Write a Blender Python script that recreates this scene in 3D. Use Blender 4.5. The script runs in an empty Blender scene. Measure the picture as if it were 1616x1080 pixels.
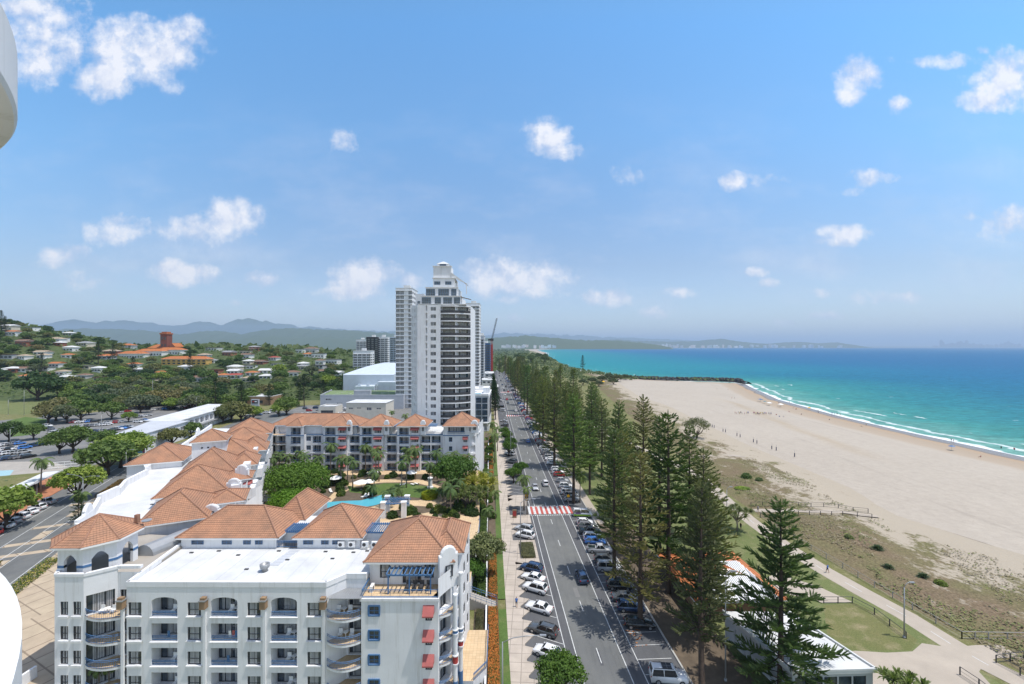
import bpy, math, random
from mathutils import Matrix, Vector, noise as mnoise
sc = bpy.context.scene
col = sc.collection
R = math.radians
rnd = random.Random(7)
F, H, CX, CY = 680.0, 45.0, 808.0, 547.0      # photo focal length (px), eye height, principal point / horizon

def at(px, py, z=0.0):
    Y = F*(H-z)/(py-CY)
    return ((px-CX)/F*Y, Y, z)
def dep(px, py, Y):
    return ((px-CX)/F*Y, Y, H-(py-CY)/F*Y)
def interp(tab, t):
    if t <= tab[0][0]: return tab[0][1]
    for (a, b), (c, d) in zip(tab, tab[1:]):
        if t <= c: return b+(d-b)*(t-a)/(c-a)
    return tab[-1][1]
def sstep(a, b, t):
    t = max(0, min(1, (t-a)/(b-a))); return t*t*(3-2*t)
RIDGE = [(-1600,60),(-1000,88),(-713,84),(-625,62),(-580,54),(-536,40),(-400,40),(-272,37),(-219,27),(-150,10),(-95,0)]
def hill(x, y):
    h = interp(RIDGE, x*600/max(y,420))
    h *= sstep(350, 620, y)*(1-sstep(760, 1250, y))
    return h
VX, VY = -0.0514, 0.9987                        # direction of the beach-front road
def uv(u, v, z=0.0): return (u*VY+v*VX, v*VY-u*VX, z)
GX, GY = -0.4, 0.9165                           # direction of the street on the left
G0 = (-106.0, 89.3)
def gs(s, p, z=0.0): return (G0[0]+GX*s+GY*p, G0[1]+GY*s-GX*p, z)

# ---------------------------------------------------------------- meshes
class MB:
    def __init__(s): s.v=[]; s.f=[]; s.m=[]; s.uv=[]; s.T=None
    def tf(s, o=(0,0,0), rz=0.0, sc=1.0):
        s.T = (o, math.cos(rz)*sc, math.sin(rz)*sc, sc); return s
    def add(s, vs, fs, mi=0, uvs=None):
        n = len(s.v)
        if s.T:
            o, c, k, sc_ = s.T
            vs = [(o[0]+c*x-k*y, o[1]+k*x+c*y, o[2]+sc_*z) for x, y, z in vs]
        s.v += vs
        for i, f in enumerate(fs):
            s.f.append([n+j for j in f]); s.m.append(mi); s.uv.append(uvs[i] if uvs else None)
    def quad(s, a, b, c, d, mi=0, uvq=None): s.add([a,b,c,d], [(0,1,2,3)], mi, [uvq] if uvq else None)
    def box(s, x0, y0, z0, x1, y1, z1, mi=0):
        if x0>x1: x0,x1=x1,x0
        if y0>y1: y0,y1=y1,y0
        s.add([(x0,y0,z0),(x1,y0,z0),(x1,y1,z0),(x0,y1,z0),(x0,y0,z1),(x1,y0,z1),(x1,y1,z1),(x0,y1,z1)],
              [(0,3,2,1),(4,5,6,7),(0,1,5,4),(1,2,6,5),(2,3,7,6),(3,0,4,7)], mi)
    def wallseg(s, a, b, z0, z1, t=.3, mi=0):       # thick wall along a->b, outer face on the right-hand side
        dx, dy = b[0]-a[0], b[1]-a[1]; L = math.hypot(dx,dy); nx, ny = -dy/L*t, dx/L*t
        p = [(a[0],a[1]),(b[0],b[1]),(b[0]+nx,b[1]+ny),(a[0]+nx,a[1]+ny)]
        s.add([(x,y,z0) for x,y in p]+[(x,y,z1) for x,y in p],
              [(0,3,2,1),(4,5,6,7),(0,1,5,4),(1,2,6,5),(2,3,7,6),(3,0,4,7)], mi)
    def prism(s, poly, z0, z1, mi=0, top=None, bottom=True):
        n = len(poly)
        ar = sum(poly[i][0]*poly[(i+1)%n][1]-poly[(i+1)%n][0]*poly[i][1] for i in range(n))
        if ar < 0: poly = poly[::-1]
        vs = [(x,y,z0) for x,y in poly]+[(x,y,z1) for x,y in poly]
        s.add(vs, [(i,(i+1)%n,n+(i+1)%n,n+i) for i in range(n)]+([tuple(range(n-1,-1,-1))] if bottom else []), mi)
        s.add([(x,y,z1) for x,y in poly], [tuple(range(n))], mi if top is None else top)
    def tube(s, pts, r, n=6, mi=0, cap=True):
        if not isinstance(r, (list,tuple)): r = [r]*len(pts)
        vs=[]; P=[Vector(p) for p in pts]
        for i, p in enumerate(P):
            d = (P[min(i+1,len(P)-1)]-P[max(i-1,0)]).normalized()
            a = d.orthogonal() if abs(d.z) < .95 else Vector((1,0,0)); 
            a = (a - d*a.dot(d)).normalized()
            if abs(d.z) < .95: a = Vector((-d.y,d.x,0)).normalized()
            b = d.cross(a)
            for k in range(n):
                t = 2*math.pi*k/n; q = p+(a*math.cos(t)+b*math.sin(t))*r[i]; vs.append(tuple(q))
        fs = [(i*n+k, i*n+(k+1)%n, (i+1)*n+(k+1)%n, (i+1)*n+k) for i in range(len(P)-1) for k in range(n)]
        if cap: fs += [tuple(range(n-1,-1,-1)), tuple((len(P)-1)*n+k for k in range(n))]
        s.add(vs, fs, mi)
    def lathe(s, c, prof, n=12, mi=0, a0=0.0):
        vs = [(c[0]+r*math.cos(a0+2*math.pi*k/n), c[1]+r*math.sin(a0+2*math.pi*k/n), c[2]+z) for r, z in prof for k in range(n)]
        m = len(prof)
        s.add(vs, [(i*n+k, i*n+(k+1)%n, (i+1)*n+(k+1)%n, (i+1)*n+k) for i in range(m-1) for k in range(n)]+[tuple(range(n-1,-1,-1)), tuple((m-1)*n+k for k in range(n))], mi)
    def mesh(s, name, mats, smooth=False):
        me = bpy.data.meshes.new(name); me.from_pydata(s.v, [], s.f)
        for m in (mats if isinstance(mats,(list,tuple)) else [mats]): me.materials.append(MT[m])
        me.polygons.foreach_set('material_index', s.m)
        if any(u for u in s.uv):
            l = me.uv_layers.new(name='UVMap').data; i = 0
            for f, u in zip(s.f, s.uv):
                for k in range(len(f)):
                    if u: l[i].uv = u[k]
                    i += 1
        if smooth: me.polygons.foreach_set('use_smooth', [True]*len(me.polygons))
        me.update(); return me
    def build(s, name, mats, parent=None, **k):
        sm = k.pop('smooth', False)
        return inst(s.mesh(name, mats, sm), name, parent, **k)
WORLDP = {}
def inst(me, name, parent=None, loc=(0,0,0), rz=0.0, color=None, scale=None, rx=0.0, ry=0.0):
    o = bpy.data.objects.new(name, me); col.objects.link(o)
    o.location = loc; o.rotation_euler = (rx, ry, rz)
    if scale: o.scale = scale if isinstance(scale,(tuple,list)) else (scale,)*3
    if color: o.color = (*color[:3], 1)
    if parent:
        o.parent = parent
        if parent.name in WORLDP: o.matrix_parent_inverse = WORLDP[parent.name]
    return o
def tag(o, label=None, cat=None, group=None, kind=None):
    if label: o['label'] = label
    if cat: o['category'] = cat
    if group: o['group'] = group
    if kind: o['kind'] = kind
    return o
def thing(name, label, cat, loc=(0,0,0), rz=0.0, group=None, world=False):
    o = inst(None, name, None, loc, rz); tag(o, label, cat, group)
    o.empty_display_size = .5
    if world: WORLDP[o.name] = (Matrix.Translation(loc) @ Matrix.Rotation(rz,4,'Z')).inverted()
    return o
def struct(name, mb, mats, **k):
    o = mb.build(name, mats, **k); o['kind'] = 'structure'; return o
REG = []
def reg(o, look, zone, cat, group=None, order='left', key=None):
    REG.append((o, look, zone, order, key)); o['category'] = cat
    if group: o['group'] = group
    return o
def nth(n): return f"{n}{'th' if 10 <= n%100 <= 20 else {1:'st',2:'nd',3:'rd'}.get(n%10,'th')}"
def finish_labels():
    _fl()
    for o in sc.objects:
        l = o.get('label')
        if l and len(l.split())>16: print('LONG', len(l.split()), l)
def _fl():
    by = {}
    for r in REG: by.setdefault((r[1], r[2]), []).append(r)
    for (look, zone), rs in by.items():
        if len(rs) == 1: rs[0][0]['label'] = f"{look} {zone}"; continue
        def k(r):
            if r[4] is not None: return r[4]
            p = r[0].location; return CX+F*p.x/max(p.y,1)
        rs.sort(key=k)
        for i, r in enumerate(rs):
            w = {'left':'from left', 'near':'counting away'}[r[3]]
            r[0]['label'] = f"{look} {zone}, {nth(i+1)} {w}"

# ---------------------------------------------------------------- materials
MT = {}
class NT:
    def __init__(s, name, rough=.8, spec=.3, metal=0.0):
        m = bpy.data.materials.new(name); m.use_nodes = True; MT[name] = m
        s.t = m.node_tree; s.b = s.t.nodes['Principled BSDF']; s.out = s.t.nodes['Material Output']
        s.b.inputs['Roughness'].default_value = rough; s.b.inputs['Metallic'].default_value = metal
        s.b.inputs['Specular IOR Level'].default_value = spec
    def n(s, typ, **kw):
        nd = s.t.nodes.new(typ)
        for k, v in kw.items():
            if k.startswith('i_'): nd.inputs[int(k[2:])].default_value = v
            else: setattr(nd, k, v)
        return nd
    def l(s, a, b): s.t.links.new(a, b)
    def coord(s, which='Object'): return s.n('ShaderNodeTexCoord').outputs[which]
    def pos(s): return s.n('ShaderNodeNewGeometry').outputs['Position']
    def noise(s, vec, scale, detail=4, rough=.6, stretch=None):
        if stretch:
            mp = s.n('ShaderNodeMapping'); s.l(vec, mp.inputs[0]); mp.inputs['Scale'].default_value = stretch; vec = mp.outputs[0]
        nd = s.n('ShaderNodeTexNoise'); s.l(vec, nd.inputs['Vector'])
        nd.inputs['Scale'].default_value = scale; nd.inputs['Detail'].default_value = detail; nd.inputs['Roughness'].default_value = rough
        return nd.outputs['Fac']
    def ramp(s, fac, stops):
        r = s.n('ShaderNodeValToRGB'); e = r.color_ramp.elements
        while len(e) < len(stops): e.new(.5)
        for q, (p, c) in zip(e, stops):
            q.position = p; q.color = (c,c,c,1) if isinstance(c,(int,float)) else (*c,1)
        s.l(fac, r.inputs[0]); return r.outputs[0]
    def mix(s, fac, a, b, bt='MIX'):
        m = s.n('ShaderNodeMix', data_type='RGBA', blend_type=bt)
        for sock, v in ((m.inputs[0], fac), (m.inputs[6], a), (m.inputs[7], b)):
            if hasattr(v, 'links'): s.l(v, sock)
            elif isinstance(v, (int,float)): sock.default_value = v
            else: sock.default_value = (*v[:3],1)
        return m.outputs[2]
    def math(s, op, a, b=None, clamp=False):
        m = s.n('ShaderNodeMath', operation=op); m.use_clamp = clamp
        for sock, v in ((m.inputs[0], a), (m.inputs[1], b)):
            if v is None: continue
            if hasattr(v, 'links'): s.l(v, sock)
            else: sock.default_value = v
        return m.outputs[0]
    def color(s, c):
        if hasattr(c, 'links'): s.l(c, s.b.inputs['Base Color'])
        else: s.b.inputs['Base Color'].default_value = (*c,1)
    def bump(s, h, strength=.3, dist=.05):
        b = s.n('ShaderNodeBump'); b.inputs['Strength'].default_value = strength; b.inputs['Distance'].default_value = dist
        s.l(h, b.inputs['Height']); s.l(b.outputs[0], s.b.inputs['Normal'])
    def objcol(s): return s.n('ShaderNodeObjectInfo').outputs['Color']
    def attr(s, name):
        a = s.n('ShaderNodeAttribute'); a.attribute_name = name; return a.outputs['Fac']
def plain(name, c, rough=.7, var=.12, scale=.6, metal=0.0, spec=.3, bump=0):
    m = NT(name, rough, spec, metal)
    n = m.noise(m.pos(), scale, 5)
    m.color(m.mix(1.0, c, m.ramp(n, [(.3,1-var),(.7,1+var*.3)]), 'MULTIPLY'))
    if bump: m.bump(m.noise(m.pos(), scale*12, 3), bump, .02)
    return m
m = NT('white_render', .8, .3); n = m.noise(m.pos(), .3, 5); sk = m.noise(m.pos(), 1.6, 5, .7, (1,1,.07))
c = m.mix(1.0, (.74,.745,.755), m.ramp(n, [(.3,.90),(.7,1.02)]), 'MULTIPLY'); c = m.mix(1.0, c, m.ramp(sk, [(.30,(.80,.79,.76)),(.47,(1,1,1))]), 'MULTIPLY'); m.color(c); m.bump(m.noise(m.pos(), 5, 3), .15, .02)
plain('white_roof', (.63,.635,.63), .6, .24, .22)
plain('cream_render', (.62,.58,.50), .8, .12, .4)
plain('grey_render', (.46,.48,.51), .8, .12, .3)
plain('pale_blue_wall', (.50,.56,.62), .8, .1, .2)
plain('white_paint', (.78,.78,.77), .4, .05, .5)
plain('blue_paint', (.075,.17,.33), .45, .12, .8)
plain('red_fabric', (.40,.12,.11), .85, .15, 1.2)
plain('white_fabric', (.78,.77,.74), .9, .05, 1.0)
plain('dark_metal', (.06,.06,.065), .5, .2, 1.0)
plain('grey_metal', (.34,.35,.36), .45, .1, 1.0, metal=.4)
plain('timber', (.30,.20,.12), .7, .25, 1.0)
plain('curtain', (.50,.51,.52), .9, .2, 1.5)
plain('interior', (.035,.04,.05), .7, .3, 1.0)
plain('black_rubber', (.018,.018,.02), .7, .2, 2)
plain('silver_rim', (.45,.46,.47), .35, .1, 3, metal=.6)
plain('line_paint', (.62,.63,.62), .6, .28, 1.3)
plain('concrete', (.36,.33,.29), .85, .14, .4)
plain('kerb_stone', (.42,.41,.38), .85, .15, .6)
plain('pale_path', (.40,.345,.28), .85, .14, .25)
plain('skin', (.42,.25,.17), .6, .08, 3)
plain('hair', (.05,.03,.02), .7, .2, 8)
plain('dark_cloth', (.05,.055,.08), .9, .2, 4)
plain('bark', (.085,.062,.048), .9, .35, 2.5)
plain('pale_bark', (.26,.22,.18), .9, .3, 2.0)
plain('soil', (.13,.10,.07), .95, .3, .8)
plain('rock', (.06,.058,.06), .85, .6, .35)
plain('teal_glass', (.08,.22,.25), .12, .1, .5, spec=.6)
plain('pool_pale', (.36,.55,.56), .2, .06, .4, spec=.6)
plain('orange_light', (.7,.16,.02), .4, .05, 1)
plain('yellow_paint', (.75,.42,.02), .5, .05, 1)
plain('pool_tile', (.10,.42,.52), .15, .06, .4, spec=.6)
plain('red_paint', (.40,.055,.05), .5, .15, 1)
plain('headlight_glass', (.7,.72,.75), .1, .05, 3, spec=.8)
plain('taillight_glass', (.35,.015,.015), .2, .05, 3, spec=.6)
plain('lime_paint', (.28,.50,.04), .4, .05, 1)
plain('purple_paint', (.18,.05,.25), .4, .05, 1)
plain('pad_blue', (.03,.035,.08), .7, .1, 1)
plain('timber_pale', (.36,.34,.31), .8, .2, 2)
plain('timber_grey', (.20,.18,.16), .8, .2, 2)
plain('brick_wall', (.30,.17,.11), .85, .2, 2)
plain('ixora', (.48,.17,.035), .8, .5, 5)
plain('ixora_pale', (.42,.36,.08), .8, .4, 5)
plain('scrub_olive', (.19,.20,.08), .9, .4, 1.5)
plain('scrub_brown', (.26,.22,.14), .9, .4, 1.5)
plain('scrub_lime', (.22,.26,.07), .9, .3, 1.5)
m = NT('window_glass', .08, .9); 
n = m.noise(m.pos(), .6, 2); m.color(m.ramp(n, [(.35,(.018,.026,.036)),(.7,(.07,.09,.115))]))
m = NT('car_glass', .06, .9); m.color((.015,.02,.024))
m = NT('car_paint', .22, .6); m.color(m.objcol()); m.b.inputs['Coat Weight'].default_value = .6; m.b.inputs['Coat Roughness'].default_value = .05
m = NT('wall_paint', .8, .3); m.color(m.mix(1, m.objcol(), m.ramp(m.noise(m.pos(), .3, 5), [(.3,.82),(.7,1.04)]), 'MULTIPLY'))
m = NT('shirt', .9, .2); m.color(m.objcol())
# ribbed / tiled roof with rows along the eave: UV in metres (u along eave, v up the slope)
def tile_mat(name, base, course=.36, colw=.30, objc=False):
    m = NT(name, .75, .25)
    uvc = m.n('ShaderNodeTexCoord').outputs['UV']; sp = m.n('ShaderNodeSeparateXYZ'); m.l(uvc, sp.inputs[0])
    fv = m.math('FRACT', m.math('DIVIDE', sp.outputs[1], course)); fu = m.math('FRACT', m.math('DIVIDE', sp.outputs[0], colw))
    joint = m.ramp(fv, [(.0,.30),(.18,.72),(.3,1.0),(.9,1.06),(1,.8)])
    ju = m.ramp(fu, [(0,.62),(.16,1.0),(.84,1.0),(1,.75)])
    n1 = m.noise(m.pos(), .5, 5); n2 = m.noise(m.pos(), 4.5, 3)
    b = m.objcol() if objc else base
    c = m.mix(1, b, m.ramp(n1, [(.3,(.74,.78,.80)),(.7,(1.15,1.08,1.0))]), 'MULTIPLY')
    c = m.mix(1, c, m.ramp(n2, [(.3,.82),(.7,1.12)]), 'MULTIPLY')
    c = m.mix(1, c, joint, 'MULTIPLY'); c = m.mix(1, c, ju, 'MULTIPLY')
    m.color(c); m.bump(fv, .5, .04)
tile_mat('clay_tile', (.40,.215,.135))
tile_mat('roof_paint', None, .9, .7, True)
m = NT('ridge_tile', .8, .2); m.color(m.ramp(m.noise(m.pos(), 3, 3), [(.3,(.24,.13,.085)),(.7,(.36,.20,.135))]))
# leaves: own green with light and dark clumps, light shines through
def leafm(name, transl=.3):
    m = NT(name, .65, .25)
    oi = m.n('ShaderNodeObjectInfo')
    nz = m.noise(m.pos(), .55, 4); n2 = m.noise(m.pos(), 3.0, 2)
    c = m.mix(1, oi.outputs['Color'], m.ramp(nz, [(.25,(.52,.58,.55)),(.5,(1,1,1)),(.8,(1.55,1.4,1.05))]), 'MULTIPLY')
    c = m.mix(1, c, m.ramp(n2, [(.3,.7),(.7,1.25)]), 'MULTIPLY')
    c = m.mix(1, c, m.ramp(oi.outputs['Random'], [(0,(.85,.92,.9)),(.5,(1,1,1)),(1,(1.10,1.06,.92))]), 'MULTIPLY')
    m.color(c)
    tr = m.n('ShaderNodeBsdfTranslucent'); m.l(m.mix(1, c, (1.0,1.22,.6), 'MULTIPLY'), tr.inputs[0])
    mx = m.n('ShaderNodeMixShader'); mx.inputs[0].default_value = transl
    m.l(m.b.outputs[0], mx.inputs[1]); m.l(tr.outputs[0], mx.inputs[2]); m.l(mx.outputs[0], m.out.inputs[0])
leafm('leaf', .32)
# asphalt
def asphalt(name, c):
    m = NT(name, .85, .25); p = m.pos()
    a = m.mix(1, c, m.ramp(m.noise(p, .12, 5, .65), [(.3,(.80,.80,.82)),(.72,(1.12,1.1,1.05))]), 'MULTIPLY')
    a = m.mix(1, a, m.ramp(m.noise(p, 14, 2), [(.3,.85),(.7,1.12)]), 'MULTIPLY')
    st = m.ramp(m.noise(p, .9, 5, .7, (1.0,.12,1.0)), [(.35,.86),(.5,1.0),(.7,1.05)])
    m.color(m.mix(1, a, st, 'MULTIPLY')); m.bump(m.noise(p, 30, 2), .2, .01)
asphalt('asphalt', (.150,.155,.152)); asphalt('asphalt_dark', (.105,.108,.115)); asphalt('bitumen_old', (.19,.19,.185))
# lawn
def lawn(name, a, b, dry):
    m = NT(name, .95, .1); p = m.pos()
    c = m.mix(m.ramp(m.noise(p, .09, 5), [(.35,0),(.7,1)]), a, b)
    c = m.mix(m.ramp(m.noise(p, .35, 6, .7), [(.5,0),(.72,.7)]), c, dry)
    c = m.mix(1, c, m.ramp(m.noise(p, 5, 4), [(.25,.7),(.75,1.25)]), 'MULTIPLY')
    m.color(c); m.bump(m.noise(p, 8, 3), .4, .05)
lawn('grass', (.12,.145,.055), (.155,.175,.07), (.27,.23,.14))
lawn('grass_bright', (.075,.125,.035), (.10,.155,.045), (.16,.175,.07))
lawn('grass_dry', (.17,.16,.07), (.12,.14,.05), (.33,.27,.17))
plain('court_green', (.17,.23,.10), .8, .1, .3)
lawn('forest_floor', (.06,.085,.035), (.085,.11,.04), (.11,.11,.055))
# paving with joints
def paving(name, c1, c2, mortar, sx, sy, ang=0.0):
    m = NT(name, .85, .25); mp = m.n('ShaderNodeMapping'); m.l(m.pos(), mp.inputs[0]); mp.inputs['Rotation'].default_value = (0,0,ang)
    b = m.n('ShaderNodeTexBrick'); m.l(mp.outputs[0], b.inputs[0]); b.offset = 0
    b.inputs['Color1'].default_value = (*c1,1); b.inputs['Color2'].default_value = (*c2,1); b.inputs['Mortar'].default_value = (*mortar,1)
    b.inputs['Scale'].default_value = 1; b.inputs['Mortar Size'].default_value = .03*min(sx,sy); b.inputs['Brick Width'].default_value = sx; b.inputs['Row Height'].default_value = sy
    m.color(m.mix(1, b.outputs[0], m.ramp(m.noise(m.pos(), .4, 5), [(.3,.84),(.7,1.08)]), 'MULTIPLY'))
paving('footpath', (.43,.375,.315), (.46,.40,.34), (.27,.235,.2), 1.8, 1.8, .0514)
paving('tan_paving', (.55,.40,.24), (.60,.45,.28), (.36,.26,.16), .5, .5)
paving('brick_paving', (.36,.15,.08), (.42,.19,.10), (.3,.13,.08), .8, .4, .4)
paving('podium_paving', (.42,.34,.25), (.45,.37,.27), (.24,.19,.14), 3.4, 3.4, .45)
paving('red_stripe', (.45,.10,.08), (.42,.09,.07), (.36,.08,.07), 1, 1)
# sand / dune / sea
m = NT('sand', .95, .15); p = m.pos(); sd = m.attr('sd')
dry = m.ramp(m.noise(p, .02, 5), [(.3,(.385,.338,.28)),(.7,(.415,.367,.305))])
dry = m.mix(1, dry, m.ramp(m.noise(p, .5, 6, .75), [(.3,.87),(.7,1.05)]), 'MULTIPLY')
dry = m.mix(1, dry, m.ramp(m.noise(p, .22, 4, .6, (1.6,.10,1)), [(.30,.90),(.42,1.0)]), 'MULTIPLY')
dry = m.mix(1, dry, m.ramp(m.noise(p, 2.2, 3, .6), [(.28,.86),(.45,1.0)]), 'MULTIPLY')
sdn = m.math('ADD', sd, m.math('MULTIPLY', m.math('SUBTRACT', m.noise(p, .03, 3), .5), 9))
band = m.ramp(m.math('DIVIDE', sdn, 100), [(0,(.19,.165,.145)),(.085,(.20,.175,.15)),(.10,(.36,.265,.18)),(.17,(.34,.275,.205)),(.27,(.36,.295,.225)),(.33,(.41,.36,.297))])
k = m.ramp(m.math('DIVIDE', sdn, 100), [(.26,0),(.36,1)])
c = m.mix(k, band, dry)
# long dark wrack streak and dry tyre-raked sand
st = m.attr('streak'); c = m.mix(m.math('MULTIPLY', st, .55), c, (.33,.26,.17))
m.color(c); m.l(m.ramp(m.math('DIVIDE', sdn, 100), [(.06,.25),(.10,.95)]), m.b.inputs['Roughness'])
m.bump(m.noise(p, 1.2, 5), .35, .15)
m = NT('dune', .95, .1); p = m.pos(); dd = m.attr('dd')
n1 = m.noise(p, .16, 7, .68, (1.0,.55,1.0)); n2 = m.noise(p, 1.0, 5, .75)
f = m.math('ADD', m.math('ADD', n1, m.math('MULTIPLY', n2, .45)), m.math('MULTIPLY', dd, .42))
k = m.ramp(m.math('ADD', f, m.math('MULTIPLY', m.math('SUBTRACT', m.noise(p, .035, 3), .5), .5)), [(.90,0),(1.04,1)])
scrub = m.mix(m.ramp(m.noise(p, .07, 4), [(.35,0),(.65,1)]), (.150,.142,.065), (.175,.13,.085))
scrub = m.mix(1, scrub, m.ramp(m.noise(p, 2.6, 4), [(.25,.5),(.75,1.45)]), 'MULTIPLY')
m.color(m.mix(k, scrub, (.37,.32,.25))); m.bump(n2, .8, .25)
m = NT('water', .4, .04); p = m.pos(); sd = m.attr('sd'); far = m.attr('far')
wn = m.noise(p, .012, 5, .6, (1,2.2,1))
dn = m.math('ADD', sd, m.math('MULTIPLY', m.math('SUBTRACT', wn, .5), 90))
c = m.ramp(m.math('DIVIDE', dn, 1000), [(0,(.13,.30,.255)),(.05,(.04,.215,.205)),(.12,(.022,.17,.205)),(.24,(.014,.13,.215)),(.5,(.014,.118,.235)),(1,(.018,.112,.235))])
c = m.mix(far, c, (.02,.20,.235))
c = m.mix(1, c, m.ramp(m.noise(p, .14, 8, .78, (.8,1.9,1)), [(.32,.62),(.5,1.0),(.68,1.42)]), 'MULTIPLY')
# surf: broken lines of foam in bands of distance from the waterline
w1 = m.math('ADD', sd, m.math('MULTIPLY', m.math('SUBTRACT', m.noise(p, .035, 4, .6), .5), 24))
w2 = m.noise(p, .16, 8, .8)
b1 = m.ramp(m.math('DIVIDE', w1, 60), [(0,1),(.05,.8),(.09,.15),(.15,.05),(.20,.6),(.24,.75),(.28,0)])
b2 = m.ramp(m.math('DIVIDE', w1, 60), [(.46,0),(.50,1),(.55,0)])
g2 = m.ramp(m.noise(p, .018, 3), [(.54,0),(.62,1)])
b3 = m.ramp(m.math('DIVIDE', w1, 60), [(.78,0),(.82,1),(.86,0)])
bb = m.math('MAXIMUM', b1, m.math('MULTIPLY', m.math('MAXIMUM', b2, b3), g2))
foam = m.ramp(m.math('MULTIPLY', bb, m.math('ADD', m.math('MULTIPLY', w2, 1.3), .12)), [(.34,0),(.66,1)])
cap = m.ramp(m.noise(p, .085, 6, .65, (.7,1.9,1)), [(.70,0),(.73,.75)])
foam = m.math('MAXIMUM', foam, cap, True)
bmp = m.n('ShaderNodeBump'); bmp.inputs['Strength'].default_value=.9; bmp.inputs['Distance'].default_value=.9; m.l(m.noise(p, .35, 7, .68, (1,1.7,1)), bmp.inputs['Height'])
df = m.n('ShaderNodeBsdfDiffuse'); m.l(m.mix(foam, c, (.74,.77,.77)), df.inputs[0]); m.l(bmp.outputs[0], df.inputs['Normal'])
gl = m.n('ShaderNodeBsdfGlossy'); gl.inputs['Roughness'].default_value=.3; m.l(bmp.outputs[0], gl.inputs['Normal'])
mx = m.n('ShaderNodeMixShader'); mx.inputs[0].default_value=.07; m.l(df.outputs[0], mx.inputs[1]); m.l(gl.outputs[0], mx.inputs[2]); m.l(mx.outputs[0], m.out.inputs[0])
SKYTINT=(1,1,1); SKYLOW=None; SUNE=3.6; HAZE=6.8e-5; EXPO=0.35
# ---------------------------------------------------------------- foliage
def blade(mb, p, d, L, w, rn, n=2, mi=0):
    d = Vector(d).normalized(); a = d.orthogonal().normalized(); b = d.cross(a)
    t = rn.random()*3.14
    for k in range(n):
        s_ = (a*math.cos(t+k*math.pi/n)+b*math.sin(t+k*math.pi/n))*w*.5
        p = Vector(p); q = p+d*L; m_ = p+d*L*.45
        mb.add([tuple(p-s_*.4), tuple(p+s_*.4), tuple(m_+s_), tuple(q+s_*.3), tuple(q-s_*.3), tuple(m_-s_)], [(0,1,2,5),(5,2,3,4)], mi)
def leafcard(mb, p, size, rn, out=None, mi=0):
    n = Vector((rn.gauss(0,1), rn.gauss(0,1), rn.gauss(0,1)+.3))
    if out is not None: n = n*.55+out
    if n.length < .01: n = Vector((0,0,1))
    n.normalize(); a = n.orthogonal().normalized(); b = n.cross(a); t = rn.random()*6.28
    u_ = (a*math.cos(t)+b*math.sin(t))*size*.5; v_ = n.cross(u_).normalized()*size*rn.uniform(.28,.45)
    p = Vector(p); k = n*size*.12
    mb.add([tuple(p-u_), tuple(p-v_+k), tuple(p+u_), tuple(p+v_+k)], [(0,1,2,3)], mi)
def norfolk(hh, Rm, base, seed, dens=1.0, blw=.24):
    rn = random.Random(seed); tr = MB(); cr = MB()
    tr.tube([(0,0,0),(rn.uniform(-.1,.1),0,.3),(rn.uniform(-.25,.25),rn.uniform(-.25,.25),hh*.5),(0,0,hh*.97)], [.55,.42,.26,.04], 8)
    z = base
    while z < hh-.5:
        t = (z-base)/(hh-base)
        L = Rm*((1-t)**.8)*(.55+.45*min(1,t*5+.35))+.35
        L *= rn.uniform(.86,1.1)
        nb = 6 if t < .75 else 5
        a0 = rn.random()*6.28
        up = -.10+.75*t**1.6
        for k in range(nb):
            if rn.random() < .16 and t < .7: continue
            az = a0+k*6.283/nb+rn.uniform(-.2,.2); l = L*rn.uniform(.6,1.15)
            ca, sa = math.cos(az), math.sin(az)
            zz = z+rn.uniform(-.25,.25)
            def bp(s): return Vector((ca*l*s, sa*l*s, zz+l*(up*s+.16*s*s-.04)))
            tr.tube([bp(0), bp(.5), bp(1)], [.075*l/Rm+.02,.05*l/Rm+.015,.015], 3, cap=False)
            m_ = max(3, int(l*3.6*dens))
            for i in range(m_):
                s_ = (.16 if t<.6 else .05)+(.95-(.16 if t<.6 else .05))*(i+rn.random())/m_
                p = bp(s_); side = 1 if i%2 else -1
                ang = az+side*rn.uniform(.45,1.1)
                ll = (.5+1.05*(1-abs(s_-.62)*1.1))*rn.uniform(.7,1.15)*(.55+.45*l/Rm)
                d = Vector((math.cos(ang), math.sin(ang), rn.uniform(.0,.85)))
                blade(cr, p, d, ll, blw*rn.uniform(.8,1.3), rn)
            blade(cr, bp(.93), (ca,sa,.5+up), .7, blw*1.2, rn)
        z += rn.uniform(.75,1.1)*(1 if t > .5 else 1.15)
    blade(cr, (0,0,hh-1.3), (0,0,1), 1.5, .28, rn)
    return tr.mesh('trunk','bark',True), cr.mesh('crown','leaf')
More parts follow.
